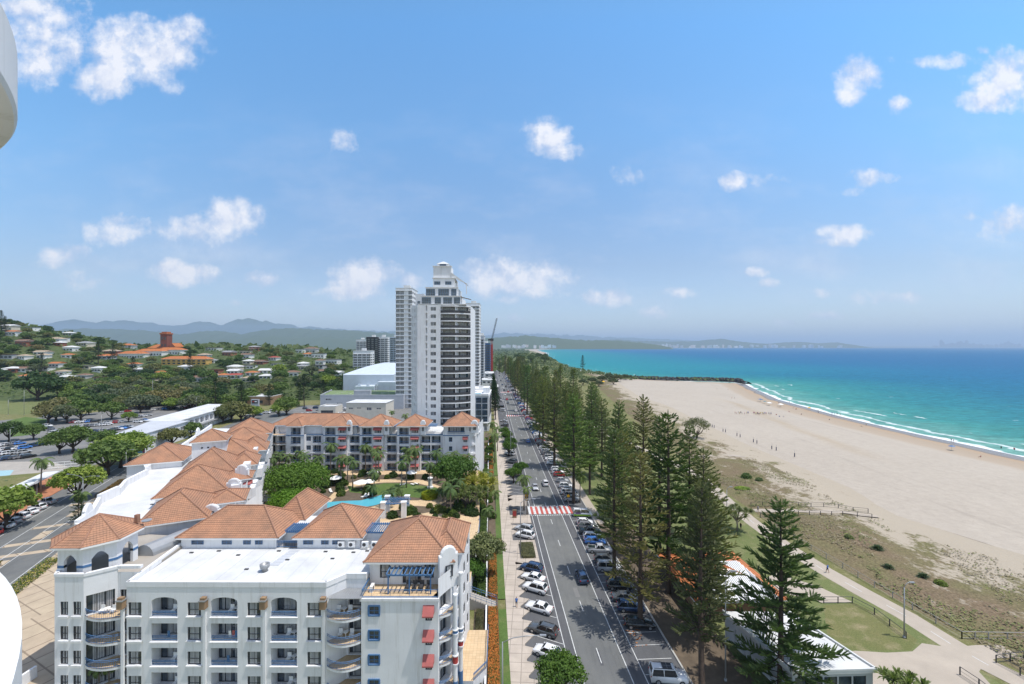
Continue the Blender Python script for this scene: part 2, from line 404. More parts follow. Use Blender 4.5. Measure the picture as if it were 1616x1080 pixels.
def broad(Rx, Hc, th, seed, nl=2600, ls=.75, ncl=16, flat=1.0, bark='bark', gap=.0):
    rn = random.Random(seed); tr = MB(); cr = MB()
    cl = []
    for i in range(ncl):
        a = i*2.39996+rn.uniform(-.3,.3); q = math.sqrt((i+.6)/ncl)*.72
        z = th+Hc*(.30+.48*(1-q*q*1.3)*flat*rn.uniform(.75,1.15))
        cl.append((Vector((Rx*q*math.cos(a)*rn.uniform(.85,1.15), Rx*q*math.sin(a)*rn.uniform(.85,1.15), z)), Rx*rn.uniform(.28,.44)))
    tr.tube([(0,0,0),(.1,.1,th*.5),(0,0,th+Hc*.18)], [Rx*.075+.06,Rx*.055+.05,Rx*.04+.03], 7)
    for c, r in cl[::2]:
        tr.tube([(0,0,th*.75),tuple(Vector((c.x*.45,c.y*.45,th+Hc*.12))),tuple(c)], [Rx*.035+.03,Rx*.025+.02,.03], 4, cap=False)
    tot = sum(r*r for c, r in cl)
    for c, r in cl:
        for k in range(int(nl*r*r/tot)):
            d = Vector((rn.gauss(0,1), rn.gauss(0,1), rn.gauss(0,1)*.9+.15)).normalized()
            rr = r*(rn.uniform(.62,1.06) if rn.random() < .8 else rn.uniform(.2,.8))
            if mnoise.noise((c+d*r)*(.9/ls*.6)) < -.18+gap: rr *= .8
            p = c+Vector((d.x*rr, d.y*rr, d.z*rr*.78))
            if p.z < th*.55: continue
            leafcard(cr, p, ls*rn.uniform(.7,1.3), rn, d*.8)
    return tr.mesh('trunk', bark, True), cr.mesh('crown','leaf')
def palm(hh, Lf, nf, seed, width=.5):
    rn = random.Random(seed); tr = MB(); cr = MB()
    bx, by = rn.uniform(-.08,.08)*hh, rn.uniform(-.08,.08)*hh
    tr.tube([(0,0,0),(bx*.2,by*.2,hh*.4),(bx*.7,by*.7,hh*.8),(bx,by,hh)], [.22,.15,.13,.12], 6)
    for i in range(nf):
        az = i*2.4+rn.uniform(-.2,.2); e = .95-1.55*((i+.5)/nf)+rn.uniform(-.1,.1); l = Lf*rn.uniform(.85,1.1)
        pts = []; p = Vector((bx,by,hh)); ang = e
        for k in range(8):
            pts.append(p.copy()); p = p+Vector((math.cos(az)*math.cos(ang), math.sin(az)*math.cos(ang), math.sin(ang)))*l/8; ang -= .24
        pts.append(p)
        side = Vector((-math.sin(az), math.cos(az), 0))
        for k in range(1, 8):
            q = pts[k]; dr = (pts[k+1]-q).normalized(); ll = width*Lf*.5*math.sin(math.pi*(.15+.8*k/8))+.1
            for sgn in (-1,1):
                for j in (0,.5):
                    o = q+(pts[k+1]-q)*j
                    d = (side*sgn*.85+dr*.7+Vector((0,0,-.45))).normalized()
                    e2 = o+d*ll; w = dr*l*.035
                    cr.add([tuple(o-w),tuple(o+w),tuple(e2+w*.3),tuple(e2-w*.3)], [(0,1,2,3)])
        cr.tube([tuple(x) for x in pts[::2]], [.04,.03,.02,.01,.01][:len(pts[::2])], 3, cap=False)
    return tr.mesh('trunk','pale_bark',True), cr.mesh('crown','leaf')
def rosette(mb, p, L, n, w, rn, up=.2):
    for i in range(n):
        az = rn.random()*6.28; e = rn.uniform(-.3,1.3)+up
        d = Vector((math.cos(az)*math.cos(e), math.sin(az)*math.cos(e), math.sin(e)))
        p = Vector(p); s_ = Vector((-d.y,d.x,0)).normalized()*w*.5 if abs(d.z)<.98 else Vector((w*.5,0,0))
        m_ = p+d*L*.55; q = p+d*L*.95+Vector((0,0,-L*.22))
        mb.add([tuple(p-s_*.7),tuple(p+s_*.7),tuple(m_+s_),tuple(m_-s_),tuple(q)], [(0,1,2,3),(3,2,4)])
def pandan(seed, hh=5.5, nh=14, L=1.2, spread=3.0):
    rn = random.Random(seed); tr = MB(); cr = MB()
    tr.tube([(0,0,0),(.1,0,hh*.25),(0,.1,hh*.5)], [.22,.19,.17], 6)
    for i in range(nh):
        az = i*2.4; q = math.sqrt((i+.4)/nh)*spread; z = hh*(.98-.12*(q/spread)**2)*rn.uniform(.86,1.04)
        e = (math.cos(az)*q, math.sin(az)*q, z)
        tr.tube([(0,.05,hh*rn.uniform(.35,.5)),(e[0]*.55,e[1]*.55,hh*.68),e], [.12,.09,.07], 4, cap=False)
        rosette(cr, e, L*1.25, 48, .2, rn)
    return tr.mesh('trunk','pale_bark',True), cr.mesh('crown','leaf')
def shrub(rx, ry, h_, seed, n=500, ls=.35):
    rn = random.Random(seed); cr = MB()
    for i in range(n):
        d = Vector((rn.gauss(0,1), rn.gauss(0,1), abs(rn.gauss(0,1)))).normalized(); r = rn.uniform(.6,1.05)
        leafcard(cr, (d.x*rx*r, d.y*ry*r, d.z*h_*r*.95+.05), ls*rn.uniform(.7,1.3), rn, d*.7)
    return cr.mesh('shrub','leaf')
PINE = [norfolk(30,5.6,8.0,1,1.1), norfolk(30,6.3,6.5,2,.9), norfolk(29,5.2,9,3,1.1), norfolk(27,6.8,6.0,4,.85), norfolk(28,4.6,8.0,5,1.1), norfolk(26,6.0,5.5,6,1.15)]
PINE_NEAR = norfolk(26,8.2,1.5,11,1.9,.22)
PINE_FAR = [norfolk(28,4.4,7.0,21,.42,.40), norfolk(26,5.0,6,22,.38,.42), norfolk(24,3.8,7,23,.45,.38)]
BROAD_N = [broad(4.2,5.2,2.6,31,5200,.42,22), broad(3.6,4.4,2.2,32,4200,.40,18)]
BROAD = [broad(6.5,7.5,2.6,s,3000,.85,n,fl) for s, n, fl in ((41,18,1),(42,14,1.1),(43,22,.8),(44,12,1))]
BROAD_F = [broad(7.5,9,2.0,s,1500,1.25,n,fl) for s, n, fl in ((51,16,1),(52,12,1.1),(53,20,.8))]
SPREAD = broad(9.5,6.0,3.2,61,15000,.5,34,.85)
SPREAD2 = broad(6.5,5.0,2.2,62,9000,.45,24,.85)
PALMS = [palm(8.5,3.0,15,71), palm(6.0,2.7,14,72), palm(10,2.9,15,73), palm(3.0,2.4,16,74)]
PANDAN = [pandan(81), pandan(82,4.0,10,1.3,2.2)]
SHRUB = [shrub(1,1,1.2,s) for s in (91,92,93)]
G_PINE=(.14,.17,.07); G_PINE2=(.195,.225,.09); G_DARK=(.055,.10,.035); G_MID=(.12,.18,.05); G_LIGHT=(.21,.28,.06)
G_OLIVE=(.155,.165,.07); G_TAN=(.21,.19,.09); G_LIME=(.17,.23,.035); G_PALM=(.085,.125,.045); G_GREY=(.13,.155,.095)
def tree(name, pair, loc, s=1.0, color=G_MID, rz=None, zs=1.0, one=False):
    rz = rnd.random()*6.28 if rz is None else rz
    t = thing(name, None, None, loc, rz)
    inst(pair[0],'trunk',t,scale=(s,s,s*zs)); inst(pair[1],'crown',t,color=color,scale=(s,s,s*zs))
    return t
# ---------------------------------------------------------------- cars
def loft(mb, st, mi=0):
    # st: (x, zb, zt, w) stations -> rounded body section
    rows = []
    for x, zb, zt, w in st:
        hgt = zt-zb
        rows.append([(x,-w*.86,zb),(x,-w*.98,zb+hgt*.22),(x,-w,zb+hgt*.55),(x,-w*.95,zt-hgt*.12),(x,-w*.80,zt),
                     (x,w*.80,zt),(x,w*.95,zt-hgt*.12),(x,w,zb+hgt*.55),(x,w*.98,zb+hgt*.22),(x,w*.86,zb)])
    vs = [p for r in rows for p in r]; n = 10
    fs = [(i*n+k,(i+1)*n+k,(i+1)*n+(k+1)%n,i*n+(k+1)%n) for i in range(len(rows)-1) for k in range(n)]
    fs += [tuple(range(n)), tuple((len(rows)-1)*n+k for k in range(n-1,-1,-1))]
    mb.add(vs, fs, mi)
CARS = {  # L, W, belt, roof, hood z, ws base x, roof x0, roof x1, rear base x, tail z    (nose at +x)
 'sedan': (4.7,1.82,.95,1.45,.90,.95,.25,-1.05,-1.65,1.02),
 'hatch': (4.1,1.76,.96,1.48,.92,.95,.35,-1.45,-1.90,.98),
 'suv': (4.6,1.88,1.08,1.70,1.05,1.05,.45,-1.75,-2.15,1.10),
 'wagon': (4.8,1.82,.96,1.50,.92,.95,.25,-1.85,-2.25,1.0),
 'ute': (5.2,1.86,1.10,1.75,1.08,1.20,.65,-.55,-.80,1.12),
 'van': (4.9,1.9,1.25,2.0,1.15,1.85,1.25,-2.3,-2.42,1.3),
 'fourwd': (4.9,1.94,1.22,1.98,1.18,1.05,.75,-2.2,-2.38,1.25),
}
def car_meshes(kind):
    L, W, belt, roof, hz, wx, r0, r1, rx, tz = CARS[kind]; w = W/2; f = L/2
    b = MB()
    loft(b, [(-f,.42,tz-.18,w*.86),(-f+.12,.28,tz-.03,w*.95),(rx-.02,.24,max(tz,belt) if kind!='ute' else tz,w),(wx,.24,belt,w),(wx+.25,.24,hz+.02,w*.99),(f-.45,.24,hz-.06,w*.96),(f-.12,.28,hz-.17,w*.9),(f,.40,hz-.32,w*.78)])
    cw = w*.76   # cabin roof half width
    # roof panel and pillars, painted
    b.add([(r0,-cw,roof-.03),(r1,-cw,roof-.05),(r1,cw,roof-.05),(r0,cw,roof-.03),(r0-.1,-cw*.8,roof+.02),(r1+.1,-cw*.8,roof),(r1+.1,cw*.8,roof),(r0-.1,cw*.8,roof+.02)],
          [(4,7,6,5),(0,4,5,1),(1,5,6,2),(2,6,7,3),(3,7,4,0),(0,1,2,3)])
    for sy in (-1,1):
        for (xa, xb, tk) in ((wx,r0,.05),(rx,r1,.10),((r0+r1)/2-.02,(r0+r1)/2-.05,.05)):
            ya, yb = sy*w*.935, sy*(cw+.012)
            b.add([(xa-tk,ya,belt-.04),(xa+tk,ya,belt-.04),(xb+tk,yb,roof-.03),(xb-tk,yb,roof-.03),(xa-tk,ya*.93,belt-.04),(xa+tk,ya*.93,belt-.04),(xb+tk,yb*.93,roof-.03),(xb-tk,yb*.93,roof-.03)],
                  [(0,1,2,3),(7,6,5,4),(0,4,5,1),(1,5,6,2),(2,6,7,3),(3,7,4,0)])
        b.box(wx-.05,sy*w*.98,belt-.02,wx-.25,sy*(w+.16),belt+.13)      # door mirrors
    if kind == 'ute':
        b.box(rx-.1,-w*.93,tz-.02,-f+.05,-w*.85,tz+.07); b.box(rx-.1,w*.85,tz-.02,-f+.05,w*.93,tz+.07); b.box(-f+.03,-w*.9,tz-.1,-f+.1,w*.9,tz+.07)
    g = MB(); 
    g.add([(wx-.02,-w*.92,belt-.05),(rx+.02,-w*.92,belt-.05),(rx+.02,w*.92,belt-.05),(wx-.02,w*.92,belt-.05),(r0,-cw,roof-.045),(r1,-cw,roof-.065),(r1,cw,roof-.065),(r0,cw,roof-.045)],
          [(0,1,5,4),(1,2,6,5),(2,3,7,6),(3,0,4,7)])
    if kind == 'ute': g.box(rx-.15,-w*.84,tz-.3,-f+.12,w*.84,tz+.005)
    wh = MB(); wr = .34 if kind in ('sedan','hatch','wagon') else .38
    def ring(x0, x1, r, n=14, mi=0):
        vs = [(r*math.cos(6.283*k/n), y, r*math.sin(6.283*k/n)) for y in (x0,x1) for k in range(n)]
        wh.add(vs, [(k,(k+1)%n,n+(k+1)%n,n+k) for k in range(n)]+[tuple(range(n-1,-1,-1)),tuple(n+k for k in range(n))], mi)
    ring(-.10,.10,wr); tyre=wh; wh=MB(); ring(-.115,.115,wr*.62,10); rimm=wh.mesh('rim','silver_rim'); wh=tyre
    hl = MB(); hl.box(-.05,-.16,-.06,.05,.16,.06); tl = MB(); tl.box(-.05,-.12,-.10,.05,.12,.10)
    tr = MB(); tr.box(f-.06,-w*.5,.42,f+.015,w*.5,.62)
    if kind in ('suv','fourwd','wagon'):
        for sy in (-1,1): tr.box(r0-.2,sy*cw*.78,roof+.02,r1+.2,sy*cw*.84,roof+.07)
    for sy in (-1,1): tr.box(-f+.55,sy*w*1.0,.25,f-.6,sy*(w+.012),.33)
    ax = (f-.88, -f+.92)
    return dict(body=b.mesh('body','car_paint',True), windows=g.mesh('windows','car_glass'), wheel=wh.mesh('wheel',['black_rubber']), rim=rimm,
                headlight=hl.mesh('headlight','headlight_glass'), taillight=tl.mesh('taillight','taillight_glass'), trim=tr.mesh('trim','dark_metal'),
                ax=ax, wr=wr, w=w, f=f, hz=hz, tz=tz, kind=kind)
CM = {k: car_meshes(k) for k in CARS}
for c in CM.values():
    for p in c['body'].polygons: p.use_smooth = True
def merged_car(kind):
    c = CM[kind]; mb = MB()
    def put(me, mi0, x=0, y=0, z=0):
        mb.add([(v.co.x+x, v.co.y+y, v.co.z+z) for v in me.vertices], [tuple(p.vertices) for p in me.polygons if p.material_index==0], mi0)
    put(c['body'],0); put(c['windows'],1)
    for x in c['ax']:
        for s_ in (-1,1): put(c['wheel'],2,x,s_*(c['w']-.1),c['wr'])
    for s_ in (-1,1): put(c['taillight'],3,-c['f']+.03,s_*c['w']*.72,c['tz']-.22); put(c['headlight'],4,c['f']-.12,s_*c['w']*.6,c['hz']-.26)
    return mb.mesh('parked_car', ['car_paint','car_glass','black_rubber','taillight_glass','headlight_glass'])
CF = {k: merged_car(k) for k in CARS}
COLS = {'white':(.72,.72,.72),'silver':(.42,.43,.44),'black':(.012,.013,.015),'dark blue':(.02,.045,.11),'dark grey':(.07,.075,.08),'red':(.42,.025,.02),'bright blue':(.06,.20,.55),'beige':(.38,.33,.25),'grey':(.2,.2,.21)}
KN = {'sedan':'sedan','hatch':'hatchback','suv':'four-wheel drive','wagon':'station wagon','ute':'utility truck','van':'van','fourwd':'boxy off-roader'}
def car(kind, cname, loc, rz, zone, group, name='parked_car', far=False, order='near', key=None):
    if far:
        o = inst(CF[kind], name, None, loc, rz, COLS[cname])
    else:
        c = CM[kind]; o = thing(name, None, None, loc, rz); cc = COLS[cname]
        inst(c['body'],'body',o,color=cc); inst(c['windows'],'windows',o); inst(c['trim'],'trim',o)
        for x in c['ax']:
            for s_ in (-1,1): inst(c['rim'],'rim',inst(c['wheel'],'wheel',o,(x,s_*(c['w']-.1),c['wr'])))
        for s_ in (-1,1):
            inst(c['headlight'],'headlight',o,(c['f']-.12,s_*c['w']*.62,c['hz']-.26),s_*-.35)
            inst(c['taillight'],'taillight',o,(-c['f']+.03,s_*c['w']*.74,c['tz']-.22))
    reg(o, f"{cname} {KN[kind]}", zone, 'van' if kind=='van' else 'car', group, order, key if key is not None else loc[1])
    return o
# ---------------------------------------------------------------- people
def person_mesh(pose, mats=('skin','shirt','dark_cloth','hair')):
    me = bpy.data.meshes.new('person'); P = {}
    if pose == 'walk': ft = ((.20,.10),(-.24,-.10)); kn = ((.16,.10),(-.05,-.10)); 
    else: ft = ((.03,.13),(-.02,-.13)); kn = ((.03,.11),(.0,-.11))
    sit = pose == 'sit'; hz = .22 if sit else .92
    J = [(0,0,hz),(0,0,hz+.22),(0,0,hz+.48),(.01,0,hz+.60),(.02,0,hz+.72),(.03,0,hz+.80)]
    Rr = [.15,.135,.15,.06,.095,.07]; E = [(0,1),(1,2),(2,3),(3,4),(4,5)]
    for i, sy in enumerate((1,-1)):
        n = len(J)
        J += [(0,sy*.19,hz+.50),(.02,sy*.25,hz+.24),(.12 if pose!='stand' else .04,sy*.24,hz+.02),(.14 if pose!='stand' else .05,sy*.24,hz-.07)]
        Rr += [.06,.045,.035,.04]; E += [(2,n),(n,n+1),(n+1,n+2),(n+2,n+3)]
        n = len(J)
        if sit: J += [(.05,sy*.1,hz),(.42,sy*.14,hz+.18),(.75,sy*.13,.08),(.85,sy*.13,.14)]
        else: J += [(0,sy*.1,hz-.06),(kn[i][0],kn[i][1],.50),(ft[i][0],ft[i][1],.08),(ft[i][0]+.15,ft[i][1],.04)]
        Rr += [.10,.065,.045,.04]; E += [(0,n),(n,n+1),(n+1,n+2),(n+2,n+3)]
    me.from_pydata(J, E, []); o = bpy.data.objects.new('tmp', me); col.objects.link(o)
    md = o.modifiers.new('s','SKIN'); 
    for v, r in zip(me.skin_vertices[0].data, Rr): v.radius = (r,r)
    me.skin_vertices[0].data[0].use_root = True
    o.modifiers.new('u','SUBSURF').levels = 1
    dg = bpy.context.evaluated_depsgraph_get(); out = bpy.data.meshes.new_from_object(o.evaluated_get(dg)); bpy.data.objects.remove(o)
    out.name = 'person'; out.materials.clear()
    for m_ in mats: out.materials.append(MT[m_])
    for p in out.polygons:
        c = p.center; z = c.z-hz; p.use_smooth = True
        if z > .765: i = 3
        elif z > .56: i = 0
        elif z > .02 and abs(c.y) < .24 and not (sit and c.x > .25): i = 1
        elif (z > -.42 if not sit else c.x < .35) and abs(c.y) < .21: i = 2
        else: i = 0
        p.material_index = i
    return out
PERS = {k: person_mesh(k) for k in ('stand','walk','sit')}
def person(loc, pose='stand', shirt=(.1,.2,.4), rz=0.0, s=1.0):
    return inst(PERS[pose], 'person', None, loc, rz, shirt, s)
# ---------------------------------------------------------------- windows, doors, rails (faces local -y, centred on x, z from 0)
_wc = {}
def win(kind, w, h_):
    k = (kind, round(w,2), round(h_,2))
    if k in _wc: return _wc[k]
    rn = random.Random(str(k)); mb = MB(); t = .07
    mats = ['window_glass','blue_paint','curtain','interior','white_paint','dark_metal']
    fr = {'win':5,'bwin':1,'door':5,'plain':5,'louv':5,'wwin':4}.get(kind,5)
    a = w/2
    mb.add([(-a,0,0),(a,0,0),(a,0,h_),(-a,0,h_)], [(0,1,2,3)], 0)
    for x0,x1,z0,z1 in ((-a,-a+t,0,h_),(a-t,a,0,h_),(-a+t,a-t,0,t),(-a+t,a-t,h_-t,h_)): mb.box(x0,-.06,z0,x1,.02,z1,fr)
    nm = max(1, int(w/.95)) if kind != 'plain' else 1
    for i in range(1,nm+1) if kind!='plain' else ():
        x = -a+w*i/(nm+1)
        mb.box(x-.03,-.05,t,x+.03,-.003,h_-t,fr)
    if kind in ('win','bwin'): mb.box(-a+t,-.052,h_*.42,a-t,-.004,h_*.42+.06,fr)
    # drawn curtains seen behind the glass: pleated strips
    if kind in ('win','door'):
        nst = int(w/.16); lo = rn.random()*.25; hi = rn.uniform(.72,1)
        for i in range(nst):
            q = (i+.5)/nst
            if (lo < q < lo+.42) or (hi-.28 < q < hi):
                x = -a+t+(w-2*t)*q; mb.box(x-.045,-.012,t,x+.045,-.002,h_-t,2)
    _wc[k] = mb.mesh('window' if kind!='door' else 'glass_door', mats); return _wc[k]
def rail_mesh(w, hh=1.0, bars=True, fr=0):
    k = ('rail', round(w,2), hh, bars)
    if k in _wc: return _wc[k]
    mb = MB(); a = w/2
    for z in (hh-.06, hh-.22, .12): mb.box(-a,-.03,z,a,.03,z+.06)
    n = max(2,int(w/(.22 if bars else 1.1)))
    for i in range(n+1):
        x = -a+w*i/n; mb.box(x-.015,-.014,.12,x+.015,.014,hh-.06)
    _wc[k] = mb.mesh('railing', ['blue_paint']); return _wc[k]
def facade(mb, P, Q, z0, z1, ops, mi=0, rmi=None):
    """wall sheet from P to Q (outside on the right-hand side of P->Q) with real recessed openings (s0,s1,za,zb,depth[,arch])"""
    dx, dy = Q[0]-P[0], Q[1]-P[1]; L = math.hypot(dx,dy); dx/=L; dy/=L; nx, ny = -dy, dx   # inward
    rmi = mi if rmi is None else rmi
    def pt(s_, t_, z): return (P[0]+dx*s_+nx*t_, P[1]+dy*s_+ny*t_, z)
    S = sorted({0,L}|{v for o in ops for v in o[:2]}); Z = sorted({z0,z1}|{v for o in ops for v in o[2:4]})
    for i in range(len(S)-1):
        if S[i+1]-S[i] < 1e-4: continue
        run = None
        for j in range(len(Z)-1):
            cs, cz = (S[i]+S[i+1])/2, (Z[j]+Z[j+1])/2
            hole = any(o[0]<cs<o[1] and o[2]<cz<o[3] for o in ops)
            if not hole and run is None: run = Z[j]
            if hole and run is not None: mb.quad(pt(S[i],0,run),pt(S[i+1],0,run),pt(S[i+1],0,Z[j]),pt(S[i],0,Z[j]),mi); run = None
        if run is not None: mb.quad(pt(S[i],0,run),pt(S[i+1],0,run),pt(S[i+1],0,z1),pt(S[i],0,z1),mi)
    for o in ops:
        a,b,za,zb,d = o[:5]
        mb.quad(pt(a,0,za),pt(a,d,za),pt(a,d,zb),pt(a,0,zb),rmi); mb.quad(pt(b,0,za),pt(b,0,zb),pt(b,d,zb),pt(b,d,za),rmi)
        mb.quad(pt(a,0,za),pt(b,0,za),pt(b,d,za),pt(a,d,za),rmi); mb.quad(pt(a,0,zb),pt(a,d,zb),pt(b,d,zb),pt(b,0,zb),rmi)
        mb.quad(pt(a,d,za),pt(b,d,za),pt(b,d,zb),pt(a,d,zb),rmi)
        if len(o) > 5 and o[5]:
            r = o[5]; c = (a+b)/2; hw = (b-a)/2; n = 8
            full = r >= hw-.01
            pr = [(c+hw*math.cos(math.pi*k/n), zb-r+r*math.sin(math.pi*k/n)) for k in range(n+1)]
            for k in range(n):
                (x0,zz0),(x1,zz1) = pr[k], pr[k+1]
                mb.quad(pt(x1,0,zz1),pt(x0,0,zz0),pt(x0,0,zb),pt(x1,0,zb),mi)
                mb.quad(pt(x1,0,zz1),pt(x1,min(d,.4),zz1),pt(x0,min(d,.4),zz0),pt(x0,0,zz0),rmi)
    return pt, math.atan2(dy,dx)
def hiproof(mb, cx, cy, rz, w, d, zE, rise, ov=.6, mi=0, rmi=1, gable=False, fascia=2):
    T0 = mb.T; mb.tf((cx,cy,0), rz)
    a, b = w/2+ov, d/2+ov; zR = zE+rise; th=.22
    if a >= b: r0, r1 = (-(a-b),0), ((a-b),0)
    else: r0, r1 = (0,-(b-a)), (0,(b-a))
    if gable: r0, r1 = ((-a,0),(a,0)) if a >= b else ((0,-b),(0,b))
    A,B,C,D = (-a,-b,zE),(a,-b,zE),(a,b,zE),(-a,b,zE); E=(r0[0],r0[1],zR); G=(r1[0],r1[1],zR)
    def face(pts):
        p0, p1 = Vector(pts[0]), Vector(pts[1]); e = (p1-p0).normalized()
        n = (p1-p0).cross(Vector(pts[-1])-p0).normalized(); u_ = n.cross(e)
        mb.add(pts, [tuple(range(len(pts)))], mi, [[((Vector(p)-p0).dot(e), (Vector(p)-p0).dot(u_)) for p in pts]])
    if a >= b: fs = [[A,B,G,E],[B,C,G],[C,D,E,G],[D,A,E]]
    else: fs = [[A,B,E],[B,C,G,E],[C,D,G],[D,A,E,G]]
    for f in fs:
        f2 = [f[0]]
        for p in f[1:]:
            if (Vector(p)-Vector(f2[-1])).length > 1e-4: f2.append(p)
        face(f2)
    for p, q in ((A,B),(B,C),(C,D),(D,A)):
        mb.add([(p[0],p[1],zE-th),(q[0],q[1],zE-th),q,p], [(0,1,2,3)], fascia)
    mb.add([(x,y,zE-th) for x,y,z in (D,C,B,A)], [(0,1,2,3)], fascia)
    hp = [(A,E),(B,G if a>=b else E),(C,G),(D,E if a>=b else G)]
    if (Vector(E)-Vector(G)).length > .1: hp.append((E,G))
    for p, q in hp:
        mb.tube([(p[0],p[1],p[2]+.03),(q[0],q[1],q[2]+.03)], .13, 5, rmi, cap=False)
    mb.T = T0
ROOFM = ['clay_tile','ridge_tile','white_paint']
# ---------------------------------------------------------------- ground, beach, sea
XC = [(-300,224),(180,222),(250,222),(300,226),(390,241),(520,286),(556,300),(575,283),(605,205),(640,172),(750,152),(907,128),(1000,112),(1250,92),(1700,110),(2200,170),(2800,225),(3300,262),(4200,280),(6000,350),(9000,1300),(12000,4600),(15000,9500),(18000,19000),(23000,46000),(60000,120000)]
XB = [(-300,122),(60,120),(90,113),(118,103),(137,109),(200,109),(330,120),(392,116),(527,132),(575,142),(620,150),(760,135),(1000,100),(1700,90),(2800,190),(4200,215),(6000,150),(9000,800),(12000,3400),(15000,7800),(18000,16500),(23000,41000),(60000,110000)]
XD = [(-300,74),(60,70.5),(66,70),(95,66.2),(125,65.8),(155,67),(300,78),(450,92),(600,118),(760,125),(1000,92),(1700,80),(2800,170),(4200,190),(6000,100),(9000,700),(12000,3200),(15000,7500),(18000,16000),(23000,40000),(60000,109000)]
rows = [-300,-60,0]+[20+8*i for i in range(35)]+[300+15*i for i in range(28)]+[730,760,800,850,907,950,1000,1100,1250,1450,1700,1950,2200,2500,2800,3300,3800,4200,5000,6000,7500,9000,10500,12000,13500,15000,16500,18000,20000,23000,30000,60000]
rows = sorted(set(rows))
def coastd(x, y):
    best = 1e9
    for (y0,x0),(y1,x1) in zip(XC, XC[1:]):
        dx, dy = x1-x0, y1-y0; t = max(0,min(1,((x-x0)*dx+(y-y0)*dy)/(dx*dx+dy*dy)))
        best = min(best, math.hypot(x-x0-dx*t, y-y0-dy*t))
    return best if x > interp(XC, y) else -best
def gridobj(name, mat, cols, zf, attrs, kind='structure'):
    vs = []; at_ = {k: [] for k in attrs}
    for y in rows:
        for x in cols(y):
            vs.append((x, y, zf(x, y)))
            for k, f in attrs.items(): at_[k].append(f(x, y))
    n = len(cols(rows[0])); mb = MB()
    mb.add(vs, [(i*n+j, i*n+j+1, (i+1)*n+j+1, (i+1)*n+j) for i in range(len(rows)-1) for j in range(n-1)])
    me = mb.mesh(name, mat, True)
    for k, v in at_.items():
        a = me.attributes.new(k, 'FLOAT', 'POINT'); a.data.foreach_set('value', v)
    o = inst(me, name); o['kind'] = kind; return o
def gc(y):
    xd = interp(XD, y); W = max(2500, 3.2*y)
    return [-W, -W*.5, -W*.25, -900, -500, -250, -120, -60, -20, 20, xd-2, xd]
gridobj('ground', 'grass_dry', lambda y: sorted(gc(y)), lambda x, y: -.06, {})
def dcols(y): a, b = interp(XD,y), interp(XB,y); return [a+(b-a)*i/14 for i in range(15)]
def dz(x, y):
    a, b = interp(XD,y), interp(XB,y); t = (x-a)/max(b-a,1)
    return -.06 + (math.sin(math.pi*min(1,t*1.1))*1.1*(.6+.8*mnoise.noise((x*.06,y*.05,1)))+.25*mnoise.noise((x*.2,y*.2,3)) if 0<t<1 else 0)*(1 if y<700 else 0) - .5*t
gridobj('dune', 'dune', dcols, dz, {'dd': lambda x,y: max(0,(x-interp(XD,y))/max(1,interp(XB,y)-interp(XD,y)))})
def bcols(y): a, b = interp(XB,y), interp(XC,y); return [a+(b-a)*i/22 for i in range(23)]+[b+15,b+60]
def bz(x, y):
    a, b = interp(XB,y), interp(XC,y)
    if x > b: return -3.0-(x-b)*.06
    t = max(0,(x-a)/max(b-a,1)); return -.56-2.44*t**1.6+.10*mnoise.noise((x*.08,y*.05,5))*math.sin(math.pi*t)
def strk(x, y):
    # old tide mark running obliquely over the sand
    cx_ = interp([(150,150),(190,152),(235,158),(300,172),(345,180),(400,185)], y)
    return max(0, 1-abs(x-cx_+4*mnoise.noise((y*.03,0,0)))/5.5)*sstep(165,200,y)*(1-sstep(340,400,y))
gridobj('beach', 'sand', bcols, bz, {'sd': lambda x,y: -coastd(x,y), 'streak': strk})
OFF = [-16,-6,0,4,8,12,16,20,26,34,44,56,70,90,115,150,200,270,360,500,750,1200,2200,4000,8000,16000,40000]
def scols(y): b = interp(XC,y); return [b+o for o in OFF]
gridobj('sea', 'water', scols, lambda x,y: -3.0, {'sd': lambda x,y: coastd(x,y) if x < interp(XC,y)+2500 else x-interp(XC,y), 'far': lambda x,y: sstep(620,1000,y)*(1-sstep(150,900,x-interp(XC,y)))*.8})
# the far, high side of the suburb
mb = MB(); xs = [-1600+25*i for i in range(64)]; ys = [335+15*i for i in range(64)]
n = len(xs)
mb.add([(x,y,hill(x,y)-.25+(.8*mnoise.noise((x*.02,y*.02,0)) if hill(x,y)>3 else 0)) for y in ys for x in xs], [(i*n+j,i*n+j+1,(i+1)*n+j+1,(i+1)*n+j) for i in range(len(ys)-1) for j in range(n-1)])
struct('hillside', mb, 'forest_floor', smooth=True)
def hit(px, py):
    dx, dz_ = (px-CX)/F, -(py-CY)/F; Y = 60.0
    while Y < 2500:
        if H+dz_*Y < hill(dx*Y, Y): break
        Y += 3
        if dz_*Y+H < 0: break
    return (dx*Y, Y, max(0,hill(dx*Y, Y)))
def poly(name, pts, z, mat, **k):
    mb = MB(); p = [(q[0],q[1],z) for q in pts]
    ar = sum(p[i][0]*p[(i+1)%len(p)][1]-p[(i+1)%len(p)][0]*p[i][1] for i in range(len(p)))
    if ar < 0: p = p[::-1]
    mb.add(p, [tuple(range(len(p)))]); return struct(name, mb, mat, **k)
def pp(l, z=0): return [at(a,b,z)[:2] for a,b in l]
def strip_mb(mb, pts, w, z, mi=0):
    for i in range(len(pts)-1):
        a, b = Vector(pts[i][:2]), Vector(pts[i+1][:2]); d = (b-a).normalized(); nn = Vector((-d.y,d.x))*w/2
        e = d*(w*.12 if i else 0); 
        mb.add([(*(a-nn-e),z),(*(b-nn),z),(*(b+nn),z),(*(a+nn-e),z)], [(0,1,2,3)], mi); z += .0004
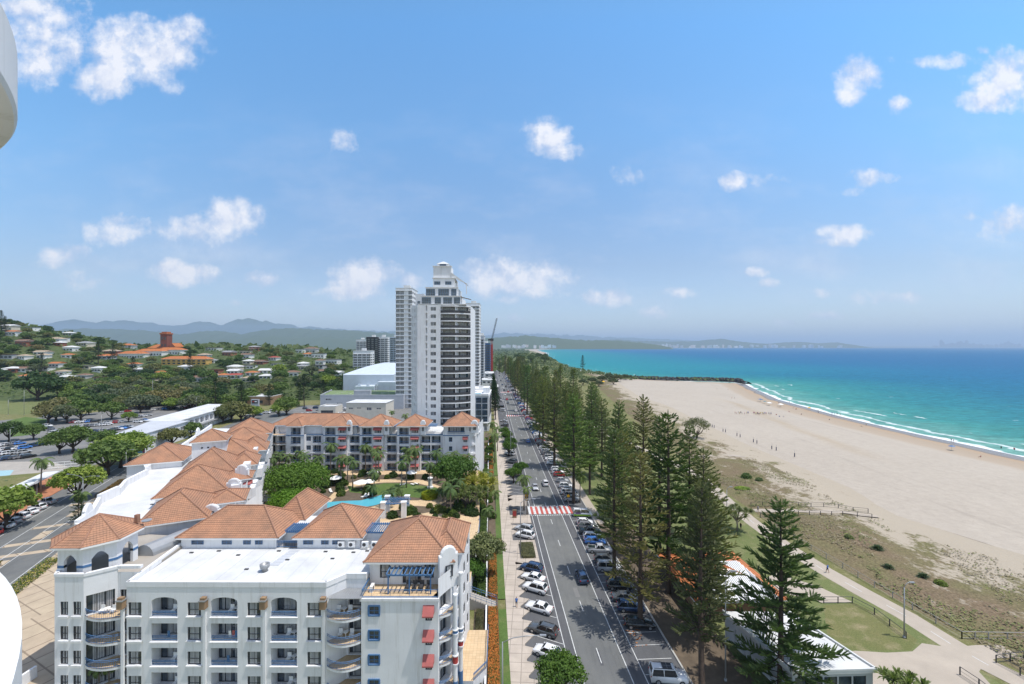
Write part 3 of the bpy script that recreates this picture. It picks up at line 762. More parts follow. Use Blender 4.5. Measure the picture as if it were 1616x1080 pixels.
def uvq(mb, u0, u1, v0, v1, z, mi=0):
    mb.add([uv(u0,v0,z),uv(u1,v0,z),uv(u1,v1,z),uv(u0,v1,z)], [(0,1,2,3)], mi)
def uvbox(mb, u0, u1, v0, v1, z0, z1, mi=0):
    mb.add([uv(a,b,z) for z in (z0,z1) for a,b in ((u0,v0),(u1,v0),(u1,v1),(u0,v1))], [(0,3,2,1),(4,5,6,7),(0,1,5,4),(1,2,6,5),(2,3,7,6),(3,0,4,7)], mi)
mb = MB(); uvq(mb,5.3,26.8,20,1500,-.02); struct('parking_bays', mb, 'asphalt_dark')
mb = MB(); uvq(mb,12.45,19.35,20,1500,-.012); struct('road', mb, 'asphalt')
mb = MB()
for u in (12.6,19.2): uvq(mb,u-.06,u+.06,20,1100,-.004)
for u in (11.2,21.15): uvq(mb,u-.06,u+.06,20,700,-.004)
for k in range(-3,70): uvq(mb,15.8,15.93,60.5+12*k,63.6+12*k,-.004)
for k in range(-9,120):
    v = 58+2.9*k
    if 114 < v < 121.5: continue
    if v > 400: break
    uvq(mb,21.3,26.2,v,v+.1,-.004)
for k in range(-4,60):
    v = 52.4+3.15*k
    if 88.5 < v < 100 or 109 < v < 122: continue
    a, b = uv(6.4,v+2.2), uv(11.1,v-.35); strip_mb(mb,[a,b],.1,-.004)
struct('road_markings', mb, 'line_paint')
mb = MB(); rp = random.Random(77)
for k in range(34):
    v = rp.uniform(55,330); u = rp.choice([rp.uniform(12.8,18.6), rp.uniform(21.4,25), rp.uniform(7,10.5), 20.1]); w_, l_ = rp.uniform(.4,1.3), rp.uniform(.6,3.5)
    uvq(mb,u,u+w_,v,v+l_,-.0075+.00002*k,k%2)
for k in range(8): v = 56+k*1.9; uvq(mb,20.2,20.75,v,v+.9,-.0068,0)
struct('road_patch', mb, ['asphalt_dark','bitumen_old'])
mb = MB()
for k in range(26): u,v = rp.uniform(21.4,23.5), rp.uniform(63.5,69); uvq(mb,u,u+rp.uniform(.1,.5),v,v+rp.uniform(.08,.2),-.0035+.00001*k)
struct('survey_paint', mb, 'ixora')
# kerbs, footpath, verges
mb = MB(); uvbox(mb,2.8,5.3,15,700,-.1,.10); 
for k in range(-4,55):
    v = 52.4+3.15*k
    if 88.5 < v < 100 or 109 < v < 122: continue
    a,b,c = uv(5.3,v+2.6), uv(5.3,v-.1), uv(7.0,v+1.95)
    mb.prism([a[:2],b[:2],c[:2]], -.1,.10)
for v0, v1, u1 in ((88.7,99.6,10.4),(109.2,114.6,10.6),(121,130,10.6)): uvbox(mb,5.3,u1,v0,v1,-.1,.10)
struct('footpath', mb, 'footpath')
mb = MB(); uvbox(mb,26.8,27.05,15,900,-.1,.12)
struct('kerb', mb, 'kerb_stone')
mb = MB()
for v0,v1 in ((20,73.6),(76.6,99),(101,131),(150,212)): uvq(mb,1.45,2.8,v0,v1,.105)
struct('verge', mb, 'grass_bright')
mb = MB(); uvbox(mb,-2.6,1.45,20,225,-.1,.06); struct('garden_bed', mb, 'soil')
mb = MB()
for k in range(9):
    u = 10.5+k*1.33; uvbox(mb,u,u+.665,115,120.4,-.02,.07,0); uvbox(mb,u+.665,u+1.33,115,120.4,-.02,.07,1)
for v in (114.3,120.9):
    for k in range(24): uvq(mb,10.5+k*.5,10.78+k*.5,v-.25,v+.25,-.003,0)
for vv in (277,420):
    for k in range(9):
        u = 10.5+k*1.33; uvbox(mb,u,u+.665,vv,vv+5.4,-.02,.07,0); uvbox(mb,u+.665,u+1.33,vv,vv+5.4,-.02,.07,1)
struct('pedestrian_crossing', mb, ['line_paint','red_stripe'])
# park between road and dune
mb = MB(); uvq(mb,27.05,68,20,600,-.03); struct('park_lawn', mb, 'grass')
mb = MB(); uvq(mb,27.05,35.5,20,108,-.022); struct('mulch', mb, 'soil')
mb = MB(); uvq(mb,27.05,29.3,108,500,-.018); struct('park_footpath', mb, 'pale_path')
bp = [at(*q)[:2] for q in ((1700,1120),(1560,1050),(1500,1016),(1430,972),(1360,934),(1300,900),(1240,862),(1190,826),(1150,794),(1125,770),(1100,748))]
bp.append(uv(60,220)[:2]); bp.append(uv(60,420)[:2])
mb = MB(); strip_mb(mb, bp, 3.9, -.012); struct('shared_path', mb, 'pale_path')
mb = MB()
for i in range(len(bp)-2):
    a, b = Vector(bp[i]), Vector(bp[i+1]); n_ = max(1,int((b-a).length/4.5))
    for k in range(n_): strip_mb(mb, [a+(b-a)*(k/n_), a+(b-a)*((k+.42)/n_)], .10, -.0045)
struct('path_line', mb, 'line_paint')
poly('sandy_forecourt', pp([(1322,1030),(1350,1027),(1400,1030),(1440,1028),(1455,1015),(1500,1022),(1540,1018),(1640,1019),(1680,1040),(1575,1038),(1555,1046),(1545,1060),(1600,1120),(1420,1120),(1290,1100)]), -.017, 'pale_path')
poly('dry_lawn', pp([(1300,955),(1350,952),(1400,975),(1448,1010),(1438,1026),(1345,1026),(1305,1000)]), -.0215, 'grass_dry')
def drape(name, pts, w, mat):
    mb = MB(); P_ = []
    for a, b in zip(pts, pts[1:]):
        n_ = max(1,int(math.dist(a,b)/2)); P_ += [(a[0]+(b[0]-a[0])*k/n_, a[1]+(b[1]-a[1])*k/n_) for k in range(n_)]
    P_.append(pts[-1]); vs = []
    for i, p in enumerate(P_):
        q, r_ = P_[max(0,i-1)], P_[min(len(P_)-1,i+1)]; d = Vector((r_[0]-q[0], r_[1]-q[1])).normalized()
        for s_ in (-1,0,1):
            x, y = p[0]-d.y*s_*w/2, p[1]+d.x*s_*w/2; vs.append((x,y,max(dz(x,y),-.06)+.05))
    mb.add(vs, [(i*3+k,(i+1)*3+k,(i+1)*3+k+1,i*3+k+1) for i in range(len(P_)-1) for k in (0,1)]); struct(name, mb, mat)
drape('sand_access', [at(1190,806)[:2],at(1260,809)[:2],at(1340,812)[:2],at(1385,815)[:2]], 2.2, 'pale_path')
drape('beach_access', [at(1085,722)[:2],at(1120,720)[:2],at(1175,722)[:2]], 2.4, 'pale_path')
poly('side_path', pp([(1225,905),(1290,925),(1345,950),(1300,952),(1235,935),(1180,925)]), -.016, 'pale_path')
# left street with a planted median
def gsq(mb, s0, s1, p0, p1, z, mi=0): mb.add([gs(s0,p0,z),gs(s0,p1,z),gs(s1,p1,z),gs(s1,p0,z)], [(0,1,2,3)], mi)
def gsbox(mb, s0,s1,p0,p1,z0,z1,mi=0):
    mb.add([gs(a,b,z) for z in (z0,z1) for a,b in ((s0,p0),(s0,p1),(s1,p1),(s1,p0))], [(0,3,2,1),(4,5,6,7),(0,1,5,4),(1,2,6,5),(2,3,7,6),(3,0,4,7)], mi)
mb = MB(); gsq(mb,-60,86,-14,8.2,-.02); strip_mb(mb,[gs(84,-3)[:2],(-141,182),(-151,240),(-162,300)],21,-.024); struct('street', mb, 'asphalt')
mb = MB()
for p_, a, b in ((6.9,-60,160),(-4.9,-60,160),(-8.9,-60,160),(1.15,-60,60),(-1.1,-60,60)): gsq(mb,a,b,p_-.07,p_+.07,-.01)
for k in range(22): mb.add([gs(-30+k*3.1+o,p_,-.01) for o,p_ in ((0,-13.2),(0,-8.9),(.12,-8.9),(.12,-13.2))],[(0,3,2,1)])
struct('street_markings', mb, 'line_paint')
mb = MB()
for s0,s1 in ((-25,1),(12,17),(27,33),(41,60)): gsbox(mb,s0,s1,-1.0,1.0,-.1,.12)
struct('median', mb, 'podium_paving')
mb = MB()
for s0 in (3,9.5,20,37): gsq(mb,s0,s0+1.7,-4.6,6.6,-.012)
struct('paved_band', mb, 'podium_paving')
mb = MB(); gsbox(mb,-60,75,-30,-14,-.1,.12); struct('brick_footpath', mb, 'brick_paving')
mb = MB(); gsbox(mb,-60,-6,12.5,26,-.1,.1); gsbox(mb,-60,86,8.2,12.5,-.1,.12); struct('street_footpath', mb, 'podium_paving')
# car park and park land on the left
poly('car_park', pp([(-120,700),(-60,668),(120,655),(230,640),(275,640),(330,632),(345,645),(300,668),(235,700),(205,712),(130,742),(0,760),(-120,765)]), -.03, 'bitumen_old')
poly('upper_car_park', pp([(380,672),(480,640),(640,636),(700,650),(700,690),(380,690)]), -.028, 'bitumen_old')
poly('playing_field', pp([(-80,600),(60,598),(110,610),(95,640),(40,655),(-80,650)]), -.027, 'grass')
poly('bowling_green', pp([(10,665),(40,658),(75,662),(62,685),(15,690)]), -.026, 'grass_bright')
poly('motel_lawn', pp([(-30,800),(0,770),(60,752),(110,738),(150,742),(110,760),(70,775),(30,790)]), -.0245, 'grass_bright')
# sky-line hills with real depth
def ridge(name, prof, Y, depth, mat='forest_floor', seed=0):
    mb = MB(); nx = int((prof[-1][0]-prof[0][0])/4)+2; nd = 9; vs = []
    for j in range(nd):
        t = j/(nd-1); yy = Y+depth*(t-.4)
        for i in range(nx):
            px = prof[0][0]+(prof[-1][0]-prof[0][0])*i/(nx-1)
            x = (px-CX)/F*Y; hgt = H+(CY-interp(prof,px))/F*Y
            s_ = math.sin(math.pi*min(1,t*1.18))**.8 if t < .85 else .1*(1-t)/.15
            z = hgt*s_*(1+.16*mnoise.noise((px*.09,t*4,seed))*(1 if abs(t-.42)>.1 else .5)+.10*mnoise.noise((px*.35,t*9,seed)))+(H/F)*0
            vs.append((x, yy, z-8*(1-s_)))
    mb.add(vs, [(j*nx+i,j*nx+i+1,(j+1)*nx+i+1,(j+1)*nx+i) for j in range(nd-1) for i in range(nx-1)])
    return struct(name, mb, mat, smooth=True)
ridge('mountains', [(20,520),(90,511),(105,507),(125,506),(150,511),(175,508),(190,507),(230,510),(262,515),(290,513),(305,510),(316,508),(328,510),(345,514),(368,510),(378,504),(395,504),(420,509),(470,515),(540,520),(620,524),(700,528)], 19000, 5000, seed=1)
ridge('hills', [(60,535),(110,520),(160,519),(240,524),(285,529),(320,523),(345,523),(380,529),(430,519),(500,520),(580,523),(640,529),(700,532)], 9500, 2600, seed=2)
ridge('low_hills', [(140,548),(230,540),(330,537),(420,532),(520,533),(600,536),(660,532),(760,534),(800,532),(835,530),(870,533.5),(900,535.5),(930,537.5),(960,537),(1010,541),(1040,545)], 8200, 2000, seed=3)
ridge('headland_hills', [(880,546),(900,540),(935,537),(980,536),(1010,538),(1050,539),(1090,539),(1110,537),(1135,535),(1155,538),(1180,541),(1215,543),(1235,541),(1260,540),(1290,542),(1318,541),(1330,546)], 15200, 3500, seed=4)
ridge('back_range', [(740,531),(800,526),(850,527),(900,529),(960,532),(1040,535),(1120,539),(1200,543)], 26000, 5000, seed=5)
ridge('coast_strip', [(760,547.6),(800,547),(860,546.6),(1000,546.5),(1200,546.3),(1400,546),(1700,546)], 30000, 3000, seed=6)
# Kirra-side headland
mb = MB(); vs=[]; nx=26; ny=20
for j in range(ny):
    for i in range(nx):
        y = 900+j*35; x = -10+i*(interp(XC,y)+6+10)/(nx-1)
        t = i/(nx-1); s_ = math.sin(math.pi*(j+.3)/(ny))**.7
        vs.append((x,y,(-3 if i==nx-1 or j in (0,ny-1) else 21*s_*sstep(0,.35,t)*(1-sstep(.80,1.0,t)**2)*(1+.15*mnoise.noise((x*.03,y*.02,2))))-.3))
mb.add(vs, [(j*nx+i,j*nx+i+1,(j+1)*nx+i+1,(j+1)*nx+i) for j in range(ny-1) for i in range(nx-1)])
struct('headland', mb, 'grass', smooth=True)
# rock wall at the end of the beach: boulders one by one
me_r = []
for s in range(5):
    r_ = random.Random(s); bm_v = []; mb = MB()
    import bmesh
    bm = bmesh.new(); bmesh.ops.create_icosphere(bm, subdivisions=2, radius=1)
    for v in bm.verts: v.co *= .75+.5*abs(mnoise.noise(v.co*1.3+Vector((s*5,0,0))))
    me = bpy.data.meshes.new('boulder'); bm.to_mesh(me); bm.free(); me.materials.append(MT['rock']); me_r.append(me)
line = [(300,560),(303,573),(285,588),(250,598),(215,607),(182,617),(160,632)]
def wallbank():
    mb = MB(); pts = [(302,552),(306,570),(290,590),(252,602),(216,611),(182,621),(158,636)]
    for i in range(len(pts)-1):
        a, b = Vector(pts[i]), Vector(pts[i+1]); d = (b-a).normalized(); n_ = Vector((-d.y,d.x))
        mb.add([(*(a-n_*6),-3.5),(*(b-n_*6),-3.5),(*(b-n_*1.5),-.4),(*(a-n_*1.5),-.4),(*(b+n_*1.5),-.4),(*(a+n_*1.5),-.4),(*(b+n_*6),-3.5),(*(a+n_*6),-3.5)], [(0,1,2,3),(3,2,4,5),(5,4,6,7)])
    mb.add([(v.x,v.y,v.z) for v in []], [])
    return mb
mb = wallbank(); rr = random.Random(3); src = me_r[0]
for k in range(620):
    i = rr.randrange(len(line)-1); t = rr.random(); a, b = line[i], line[i+1]
    m_ = me_r[rr.randrange(5)]; s_ = rr.uniform(1.0,2.6); off = rr.gauss(0,2.4)
    x, y = a[0]+(b[0]-a[0])*t+rr.gauss(0,1), a[1]+(b[1]-a[1])*t+5+off
    z = .9-abs(off)*.5
    mb.tf((x,y,z), rr.random()*6, s_); mb.add([tuple(v.co) for v in m_.vertices], [tuple(p.vertices) for p in m_.polygons]); mb.T=None
o = mb.build('rock_seawall', 'rock'); tag(o,'long bank of dark boulders between the sand and the turquoise bay','seawall')
# ---------------------------------------------------------------- the resort, near wing
def crn(mb, pts, z, h_, t_=.18, mi=0, out=.06):
    for a, b in zip(pts, pts[1:]):
        dx, dy = b[0]-a[0], b[1]-a[1]; L = math.hypot(dx,dy); ox, oy = dy/L*out, -dx/L*out
        mb.wallseg((a[0]+ox,a[1]+oy),(b[0]+ox,b[1]+oy), z, z+h_, t_+out, mi)
def arc_pts(a, b, bul, n=8):
    """points from a to b bulging outwards (right-hand side) by bul"""
    ax, ay = a; bx, by = b; dx, dy = bx-ax, by-ay; L = math.hypot(dx,dy); nx, ny = dy/L, -dx/L
    return [(ax+dx*i/n+nx*bul*math.sin(math.pi*i/n)**.8 if 0<i<n else (ax if i==0 else bx), ay+dy*i/n+ny*bul*math.sin(math.pi*i/n)**.8 if 0<i<n else (ay if i==0 else by)) for i in range(n+1)]
def balcony(root, a, b, bul, z, back=None, rail=True, floor='tan_paving'):
    pts = arc_pts(a, b, bul); back = back or [(b[0],b[1]),(a[0],a[1])]
    mb = MB(); mb.prism([tuple(p) for p in pts]+back[1:-1] if len(back)>2 else [tuple(p) for p in pts], z-.28, z, 0, 1); sl = mb.build('balcony_slab', ['white_render', floor], root)
    if rail:
        r_ = MB(); t3 = [(p[0],p[1]) for p in pts]
        for dz_ in (.98,.80,.14): r_.tube([(x,y,z+dz_) for x,y in t3], .035, 4, 0)
        for i in range(len(t3)-1):
            for q in (0,.33,.66):
                x = t3[i][0]+(t3[i+1][0]-t3[i][0])*q; y = t3[i][1]+(t3[i+1][1]-t3[i][1])*q; r_.tube([(x,y,z),(x,y,z+.98)], .018, 3, 0, False)
        r_.build('railing','blue_paint', sl)
def wins(root, P, Q, specs, world=True):
    """specs: (s_center, z, w, h, depth, kind)"""
    dx, dy = Q[0]-P[0], Q[1]-P[1]; L = math.hypot(dx,dy); dx/=L; dy/=L; a = math.atan2(dy,dx)
    for s_, z, w_, h_, d, kind in specs:
        inst(win(kind,w_,h_), 'glass_door' if kind=='door' else 'window', root, (P[0]+dx*s_-dy*(d-.03), P[1]+dy*s_+dx*(d-.03), z), a)
def railing(root, P, Q, s_, z, w_, d=.05, hh=.95, bars=True):
    dx, dy = Q[0]-P[0], Q[1]-P[1]; L = math.hypot(dx,dy); dx/=L; dy/=L
    inst(rail_mesh(w_,hh,bars), 'railing', root, (P[0]+dx*s_-dy*d, P[1]+dy*s_+dx*d, z), math.atan2(dy,dx))
def awning_mesh(w_, out=.8, drop=.75):
    k = ('aw',w_,out,drop)
    if k in _wc: return _wc[k]
    mb = MB(); a = w_/2
    mb.add([(-a,0,drop),(a,0,drop),(a,-out,0),(-a,-out,0),(-a,-out,-.16),(a,-out,-.16)], [(0,3,2,1),(3,4,5,2)])
    mb.add([(-a,0,drop),(-a,-out,0),(-a,0,0)], [(0,1,2)]); mb.add([(a,0,drop),(a,0,0),(a,-out,0)], [(0,1,2)])
    _wc[k] = mb.mesh('awning','red_fabric'); return _wc[k]
def awning(root, P, Q, s_, z, w_, out=.8, drop=.7):
    dx, dy = Q[0]-P[0], Q[1]-P[1]; L = math.hypot(dx,dy); dx/=L; dy/=L
    inst(awning_mesh(w_,out,drop), 'awning', root, (P[0]+dx*s_+dy*.01, P[1]+dy*s_-dx*.01, z), math.atan2(dy,dx))
def curved_gable(root, P, Q, z0, z1, t=.45, wnd=True, rise=.9):
    """white rendered gable with a bell-curved coping"""
    dx, dy = Q[0]-P[0], Q[1]-P[1]; L = math.hypot(dx,dy); dx/=L; dy/=L; nx, ny = -dy, dx
    prof = [(0,z0),(L,z0),(L,z1),(L*.86,z1+.08)]+[(L*(.5+.36*math.cos(math.pi*k/8)), z1+.12+rise*math.sin(math.pi*k/8)) for k in range(9)]+[(L*.14,z1+.08),(0,z1)]
    mb = MB(); n = len(prof)
    f = [(P[0]+dx*s_,P[1]+dy*s_,z) for s_,z in prof]; b = [(x+nx*t,y+ny*t,z) for x,y,z in f]
    mb.add(f+b, [tuple(range(n)), tuple(range(2*n-1,n-1,-1))]+[(i,n+i,n+(i+1)%n,(i+1)%n) for i in range(n)])
    cp = [(P[0]+dx*s_+nx*t*.5,P[1]+dy*s_+ny*t*.5,z+.05) for s_,z in prof[2:]]
    mb.tube(cp, t*.42, 6)
    g = mb.build('gable','white_render',root)
    if wnd: wins(root, P, Q, [(L/2, z0+(z1-z0)*.35, min(1.0,L*.4), 1.5, -.05, 'win')])
    return g
def acunit(root, x, y, z, rz=0):
    mb = MB(); mb.box(-.45,-.18,0,.45,.18,.75); mb.lathe((-.1,-.19,0),[(0,0)],3) if 0 else None
    n=12; vs=[(-.1+.27*math.cos(6.283*k/n),-.185,.38+.27*math.sin(6.283*k/n)) for k in range(n)]
    mb.add(vs,[tuple(range(n))],1)
    return mb.build('air_conditioner',['white_paint','dark_metal'],root,loc=(x,y,z),rz=rz)
def pergola(root, x0,x1,y0,y1,z,posts=True, n=9, zf=None):
    mb = MB()
    for y in (y0,y1): mb.box(x0,y-.06,z-.18,x1,y+.06,z)
    for i in range(n+1):
        x = x0+(x1-x0)*i/n; mb.box(x-.05,y0-.15,z+.003,x+.05,y1+.15,z+.16)
    if posts:
        for x in (x0+.2,(x0+x1)/2,x1-.2): mb.box(x-.07,y0-.07,zf,x+.07,y0+.07,z-.18)
    mb.build('pergola','blue_paint',root)
hotel = thing('hotel_building', 'white rendered five-storey hotel wing nearest the camera with terracotta tile roofs', 'hotel', (-30,56,0), world=True)
ZB = [12.5-2.96*k for k in range(5)]
W_ = MB()
# main front
P, Q = (-46.5,52.0), (-22.4,51.9); x0 = P[0]
ops=[]; sp=[]
def px2s(px): return (px-CX)/13.08-x0
for a, b in ((202,223),(296,317.5),(390.7,411.7),(485.5,507)):
    for z in ZB:
        s0, s1 = px2s(a), px2s(b); ops.append((s0,s1,z,z+1.62,.22)); sp.append(((s0+s1)/2,z,s1-s0,1.62,.20,'win'))
for a, b in ((239,280),(333,375),(428,469)):
    for i, z in enumerate(ZB):
        s0, s1 = px2s(a), px2s(b); top = z+(2.25 if i==0 else 2.05)
        ops.append((s0,s1,z-.1,top,1.5,.55) if i==0 else (s0,s1,z-.1,top,1.5)); sp.append(((s0+s1)/2,z-.1,s1-s0-.1,2.0,1.47,'door'))
        railing(hotel,P,Q,(s0+s1)/2,z-.1,s1-s0-.02,.10,.62,False)
ops.append((1,23,-0.0,.02,.01))
facade(W_, P, Q, -.2, 16.5, ops[:-1])
wins(hotel,P,Q,sp)
# sills under the small windows and balcony lips
for a, b in ((202,223),(296,317.5),(390.7,411.7),(485.5,507),(239,280),(333,375),(428,469)):
    for z in ZB:
        s0, s1 = px2s(a)+x0, px2s(b)+x0; W_.box(s0-.12,51.78,z-.16,s1+.12,51.955,z-.012 if b-a<30 else z-.11)
for px in (195.5,324.5,418.5,512):
    x = (px-CX)/13.08; W_.box(x-.16,51.72,-.2,x+.16,51.95,14.0)
    mb = MB(); mb.box(-.34,-.42,0,.34,.2,.95,0); mb.box(-.4,-.5,.95,.4,.25,1.08,1); mb.box(-.3,-.35,1.08,.3,.1,1.35,0)
    mb.build('chimney_cap',['timber','grey_metal'],hotel,loc=(x,51.75,13.6))
# right angled return, recess and end block
E1 = (-22.4,51.9); E2 = (-20.7,53.9); E3 = (-18.2,53.9); E4=(-18.2,52.0)
facade(W_, E1, E2, -.2, 16.5, []); 
ops=[(.25,2.3,z-.1,z+2.1,.5) for z in ZB]; facade(W_, E2, E3, -.2, 16.5, ops); wins(hotel,E2,E3,[(1.27,z-.1,2.0,2.15,.45,'door') for z in ZB])
facade(W_, E3, E4, -.2, 14.7, [])
for i, z in enumerate(ZB): balcony(hotel,(-22.3,51.95),(-18.25,52.1),.75,z-.15,[(-18.25,52.1),(-18.25,53.85),(-20.7,53.85),(-22.3,51.95)])
mb = MB()
for i in range(14): mb.box(-22.0+i*.28,51.6,14.72,-21.74+i*.28,53.85,14.80)
mb.build('canopy','grey_metal',hotel)
Pb, Qb = (-18.2,52.0), (-8.9,52.0)
ops=[]; sp=[]; ops2=[]
for z in ZB[0:]:
    ops.append((.95,2.15,z+.1,z+1.15,.15)); sp.append((1.55,z+.1,1.2,1.05,.12,'bwin'))
    ops.append((7.75,8.55,z-.6,z+.75,.15)); sp.append((8.15,z-.6,.8,1.35,.12,'win')); awning(hotel,Pb,Qb,8.15,z+.35,1.35,.75,.95)
facade(W_, Pb, Qb, -.2, 14.45, ops); wins(hotel,Pb,Qb,sp)
for z in ZB:
    for (xa,xb,za,zb) in ((-17.35,-15.95,z+1.15,z+1.3),(-17.35,-15.95,z-.05,z+.1),(-17.4,-17.25,z+.1,z+1.15),(-16.05,-15.9,z+.1,z+1.15)): W_.box(xa,51.90,za,xb,51.997,zb,1)
W_.box(-18.35,51.85,14.3,-8.8,52.3,14.62)
# terrace at the top of the end block
mb = MB(); mb.box(-18.2,52.3,14.3,-8.9,55.2,14.60); mb.build('terrace_floor','tan_paving',hotel)
railing(hotel,(-18.2,52.1),(-8.9,52.1),4.65,14.62,9.2,0,1.0,False); railing(hotel,(-8.95,52.1),(-8.95,55.0),1.45,14.62,2.8,0,1.0,False); railing(hotel,(-18.15,55.0),(-18.15,52.1),1.45,14.62,2.8,0,1.0,False)
pergola(hotel,-15.4,-9.8,52.9,54.6,17.0,True,10,14.6)
facade(W_, (-18.2,55.1), (-8.9,55.1), 14.6, 17.8, [(1.3,2.6,15.4,17.1,.2),(4.2,6.6,14.7,16.9,.3),(7,8.2,15.4,17.1,.2)])
wins(hotel,(-18.2,55.1),(-8.9,55.1),[(1.95,15.4,1.3,1.7,.17,'win'),(5.4,14.7,2.4,2.2,.27,'door'),(7.6,15.4,1.2,1.7,.17,'win')])
acunit(hotel,-17.4,53.6,14.6,R(90))
mb = MB()
for i in range(4):
    x = -13.3+i*.85; mb.box(x,53.5,15.0,x+.55,54.3,15.06); mb.box(x,54.25,15.0,x+.55,54.32,15.6)
    for a_ in (0,.5): mb.box(x+a_,53.55,14.6,x+a_+.05,53.6,15)
mb.build('terrace_chair','dark_metal',hotel)
# sea-facing side with the rounded tower, columns and bowed balconies
facade(W_, (-18.2,66.5), (-18.2,55.1), 12, 17.8, [])
S1, S2, S3 = (-8.9,52.0), (-7.6,54.6), (-6.5,66.0)
ops=[(.25,2.6,z-.1,z+2.1,.9) for z in ZB]; facade(W_, S1, S2, -.2, 14.6, ops); wins(hotel,S1,S2,[(1.42,z-.1,2.3,2.15,.85,'door') for z in ZB])
for i, z in enumerate(ZB): balcony(hotel,(-8.8,52.1),(-6.9,55.2),.8,z-.15)
ops=[]; sp=[]
for z in ZB+[15.3]:
    for s_ in (3.2,7.5,10): ops.append((s_-.55,s_+.55,z,z+1.5,.2)); sp.append((s_,z,1.1,1.5,.17,'win'))
facade(W_, S2, S3, -.2, 17.8, ops); wins(hotel,S2,S3,sp)
facade(W_, S1, S2, 14.6, 17.0, [])
curved_gable(hotel,(-9.0,53.6),(-6.9,54.9),14.6,18.6,.5,True,.9)
for x, y, zt, bands in ((-6.95,52.9,14.4,((9.9,.35,1),(6.2,.9,2))),(-6.5,54.6,16.2,((9.0,.35,1),(7.2,.6,2)))):
    mb = MB(); mb.lathe((x,y,-.2),[(.27,0),(.27,zt+.2),(.30,zt+.22),(.30,zt+.4),(.1,zt+.5)],14,0)
    for z, hh, c in bands: mb.lathe((x,y,z),[(.33,0),(.33,hh)],14,c); mb.lathe((x,y,z-.12),[(.40,0),(.40,.12)],14,0); mb.lathe((x,y,z+hh),[(.40,0),(.40,.12)],14,0)
    mb.lathe((x,y,-.2),[(.30,0),(.30,4.2)],14,1)
    mb.build('column',['white_render','blue_paint','red_paint'],hotel,smooth=False)
facade(W_, S3, (-18.2,66.5), 0, 17.8, [])
# flat roof and its parapet
mb = MB(); mb.prism([(-46.4,52.2),(-22.5,52.1),(-20.8,54.1),(-18.3,54.1),(-18.3,62),(-47.4,62.1)],15.6,16.0); mb.build('roof','white_roof',hotel)
mb = MB(); crn(mb,[(-48.0,62.3),(-46.5,52.0),(-22.4,51.9),(-20.7,53.9),(-18.2,53.9)],16.0,.62,.28,0,.07); mb.build('parapet','white_render',hotel)
mb = MB()
for x,y in ((-45,60.5),(-41.5,61),(-38,59.8),(-33,61),(-30.5,58.5),(-26.3,60.8),(-22.3,60.6),(-34.5,56),(-24.5,58.8),(-20.5,61)): mb.box(x-.25,y-.12,16,x+.25,y+.12,16.12)
mb.build('roof_vent','dark_metal',hotel)
mb = MB(); mb.lathe((-31.9,55.6,16),[(.35,0),(.35,.45),(.55,.5),(.6,.95),(.45,.98),(.42,.6)],14); mb.build('roof_fan','grey_metal',hotel,smooth=True)
mb = MB()
for i in range(6): mb.box(-32.2+i*.12,57+i*.75,16.003,-30.9+i*.12,57.6+i*.75,16.03)
mb.build('roof_walkway','grey_render',hotel)
# tower base and belvedere
A,B,C,D,E_ = (-58.4,56.5),(-55.2,52.0),(-51.7,52.0),(-49.3,53.9),(-48.2,53.9)
TW = [(-59.5,60.5),A,B,C]
facade(W_, TW[0], A, -.2, 17.2, [])
ops=[];sp=[]
for z in ZB+[15.46-30]:
    if z < 0: continue
    for s_ in (1.7,3.7): ops.append((s_-.45,s_+.45,z-.1,z+1.6,.2)); sp.append((s_,z-.1,.9,1.7,.17,'bwin'))
facade(W_, A, B, -.2, 17.2, ops); wins(hotel,A,B,sp)
ops=[];sp=[]
for z in ZB:
    for s_ in (1.15,2.7): ops.append((s_-.47,s_+.47,z+.05,z+1.7,.2)); sp.append((s_,z+.05,.94,1.65,.17,'win'))
facade(W_, B, C, -.2, 17.2, ops); wins(hotel,B,C,sp)
for z in ZB:
    for s_ in (1.15,2.7): W_.box(B[0]+s_-.6,51.8,z-.14,B[0]+s_+.6,51.955,z+.03)
facade(W_, C, D, -.2, 17.2, [(.2,2.8,z-.1,z+2.3,.5) for z in ZB]); wins(hotel,C,D,[(1.5,z-.1,2.6,2.35,.45,'door') for z in ZB])
facade(W_, D, (-46.5,53.9), -.2, 16.8, [(.3,1.2,z-.1,z+2.1,.3) for z in ZB]); wins(hotel,D,(-46.5,53.9),[(.75,z-.1,.9,2.1,.25,'win') for z in ZB])
facade(W_, (-46.5,53.9), (-46.5,52.0), -.2, 16.5, [])
for z in ZB: balcony(hotel,(-51.6,52.1),(-46.6,52.3),.7,z-.15,[(-46.6,52.3),(-46.6,53.8),(-49.3,53.8),(-51.6,52.1)])
mb = MB(); crn(mb,[(-59.5,60.5),A,B,C,D,(-46.5,54.0)],17.2,.35,.35,0,.07); mb.build('parapet','white_render',hotel)
mb = MB(); mb.prism([(-59.3,60.5),(-58.2,56.6),(-55.1,52.3),(-51.8,52.3),(-49.3,54.2),(-46.7,54.2),(-47.8,65),(-57,66)],15.9,16.3); mb.build('tower_deck','concrete',hotel)
W_.build('wall', ['white_render','blue_paint'], hotel)
bc, br = (-54.3,56.7), 4.05
oc = [(bc[0]+br*math.cos(R(22.5+45*k-90-45*4)), bc[1]+br*math.sin(R(22.5+45*k-90-45*4))) for k in range(8)]
mb = MB()
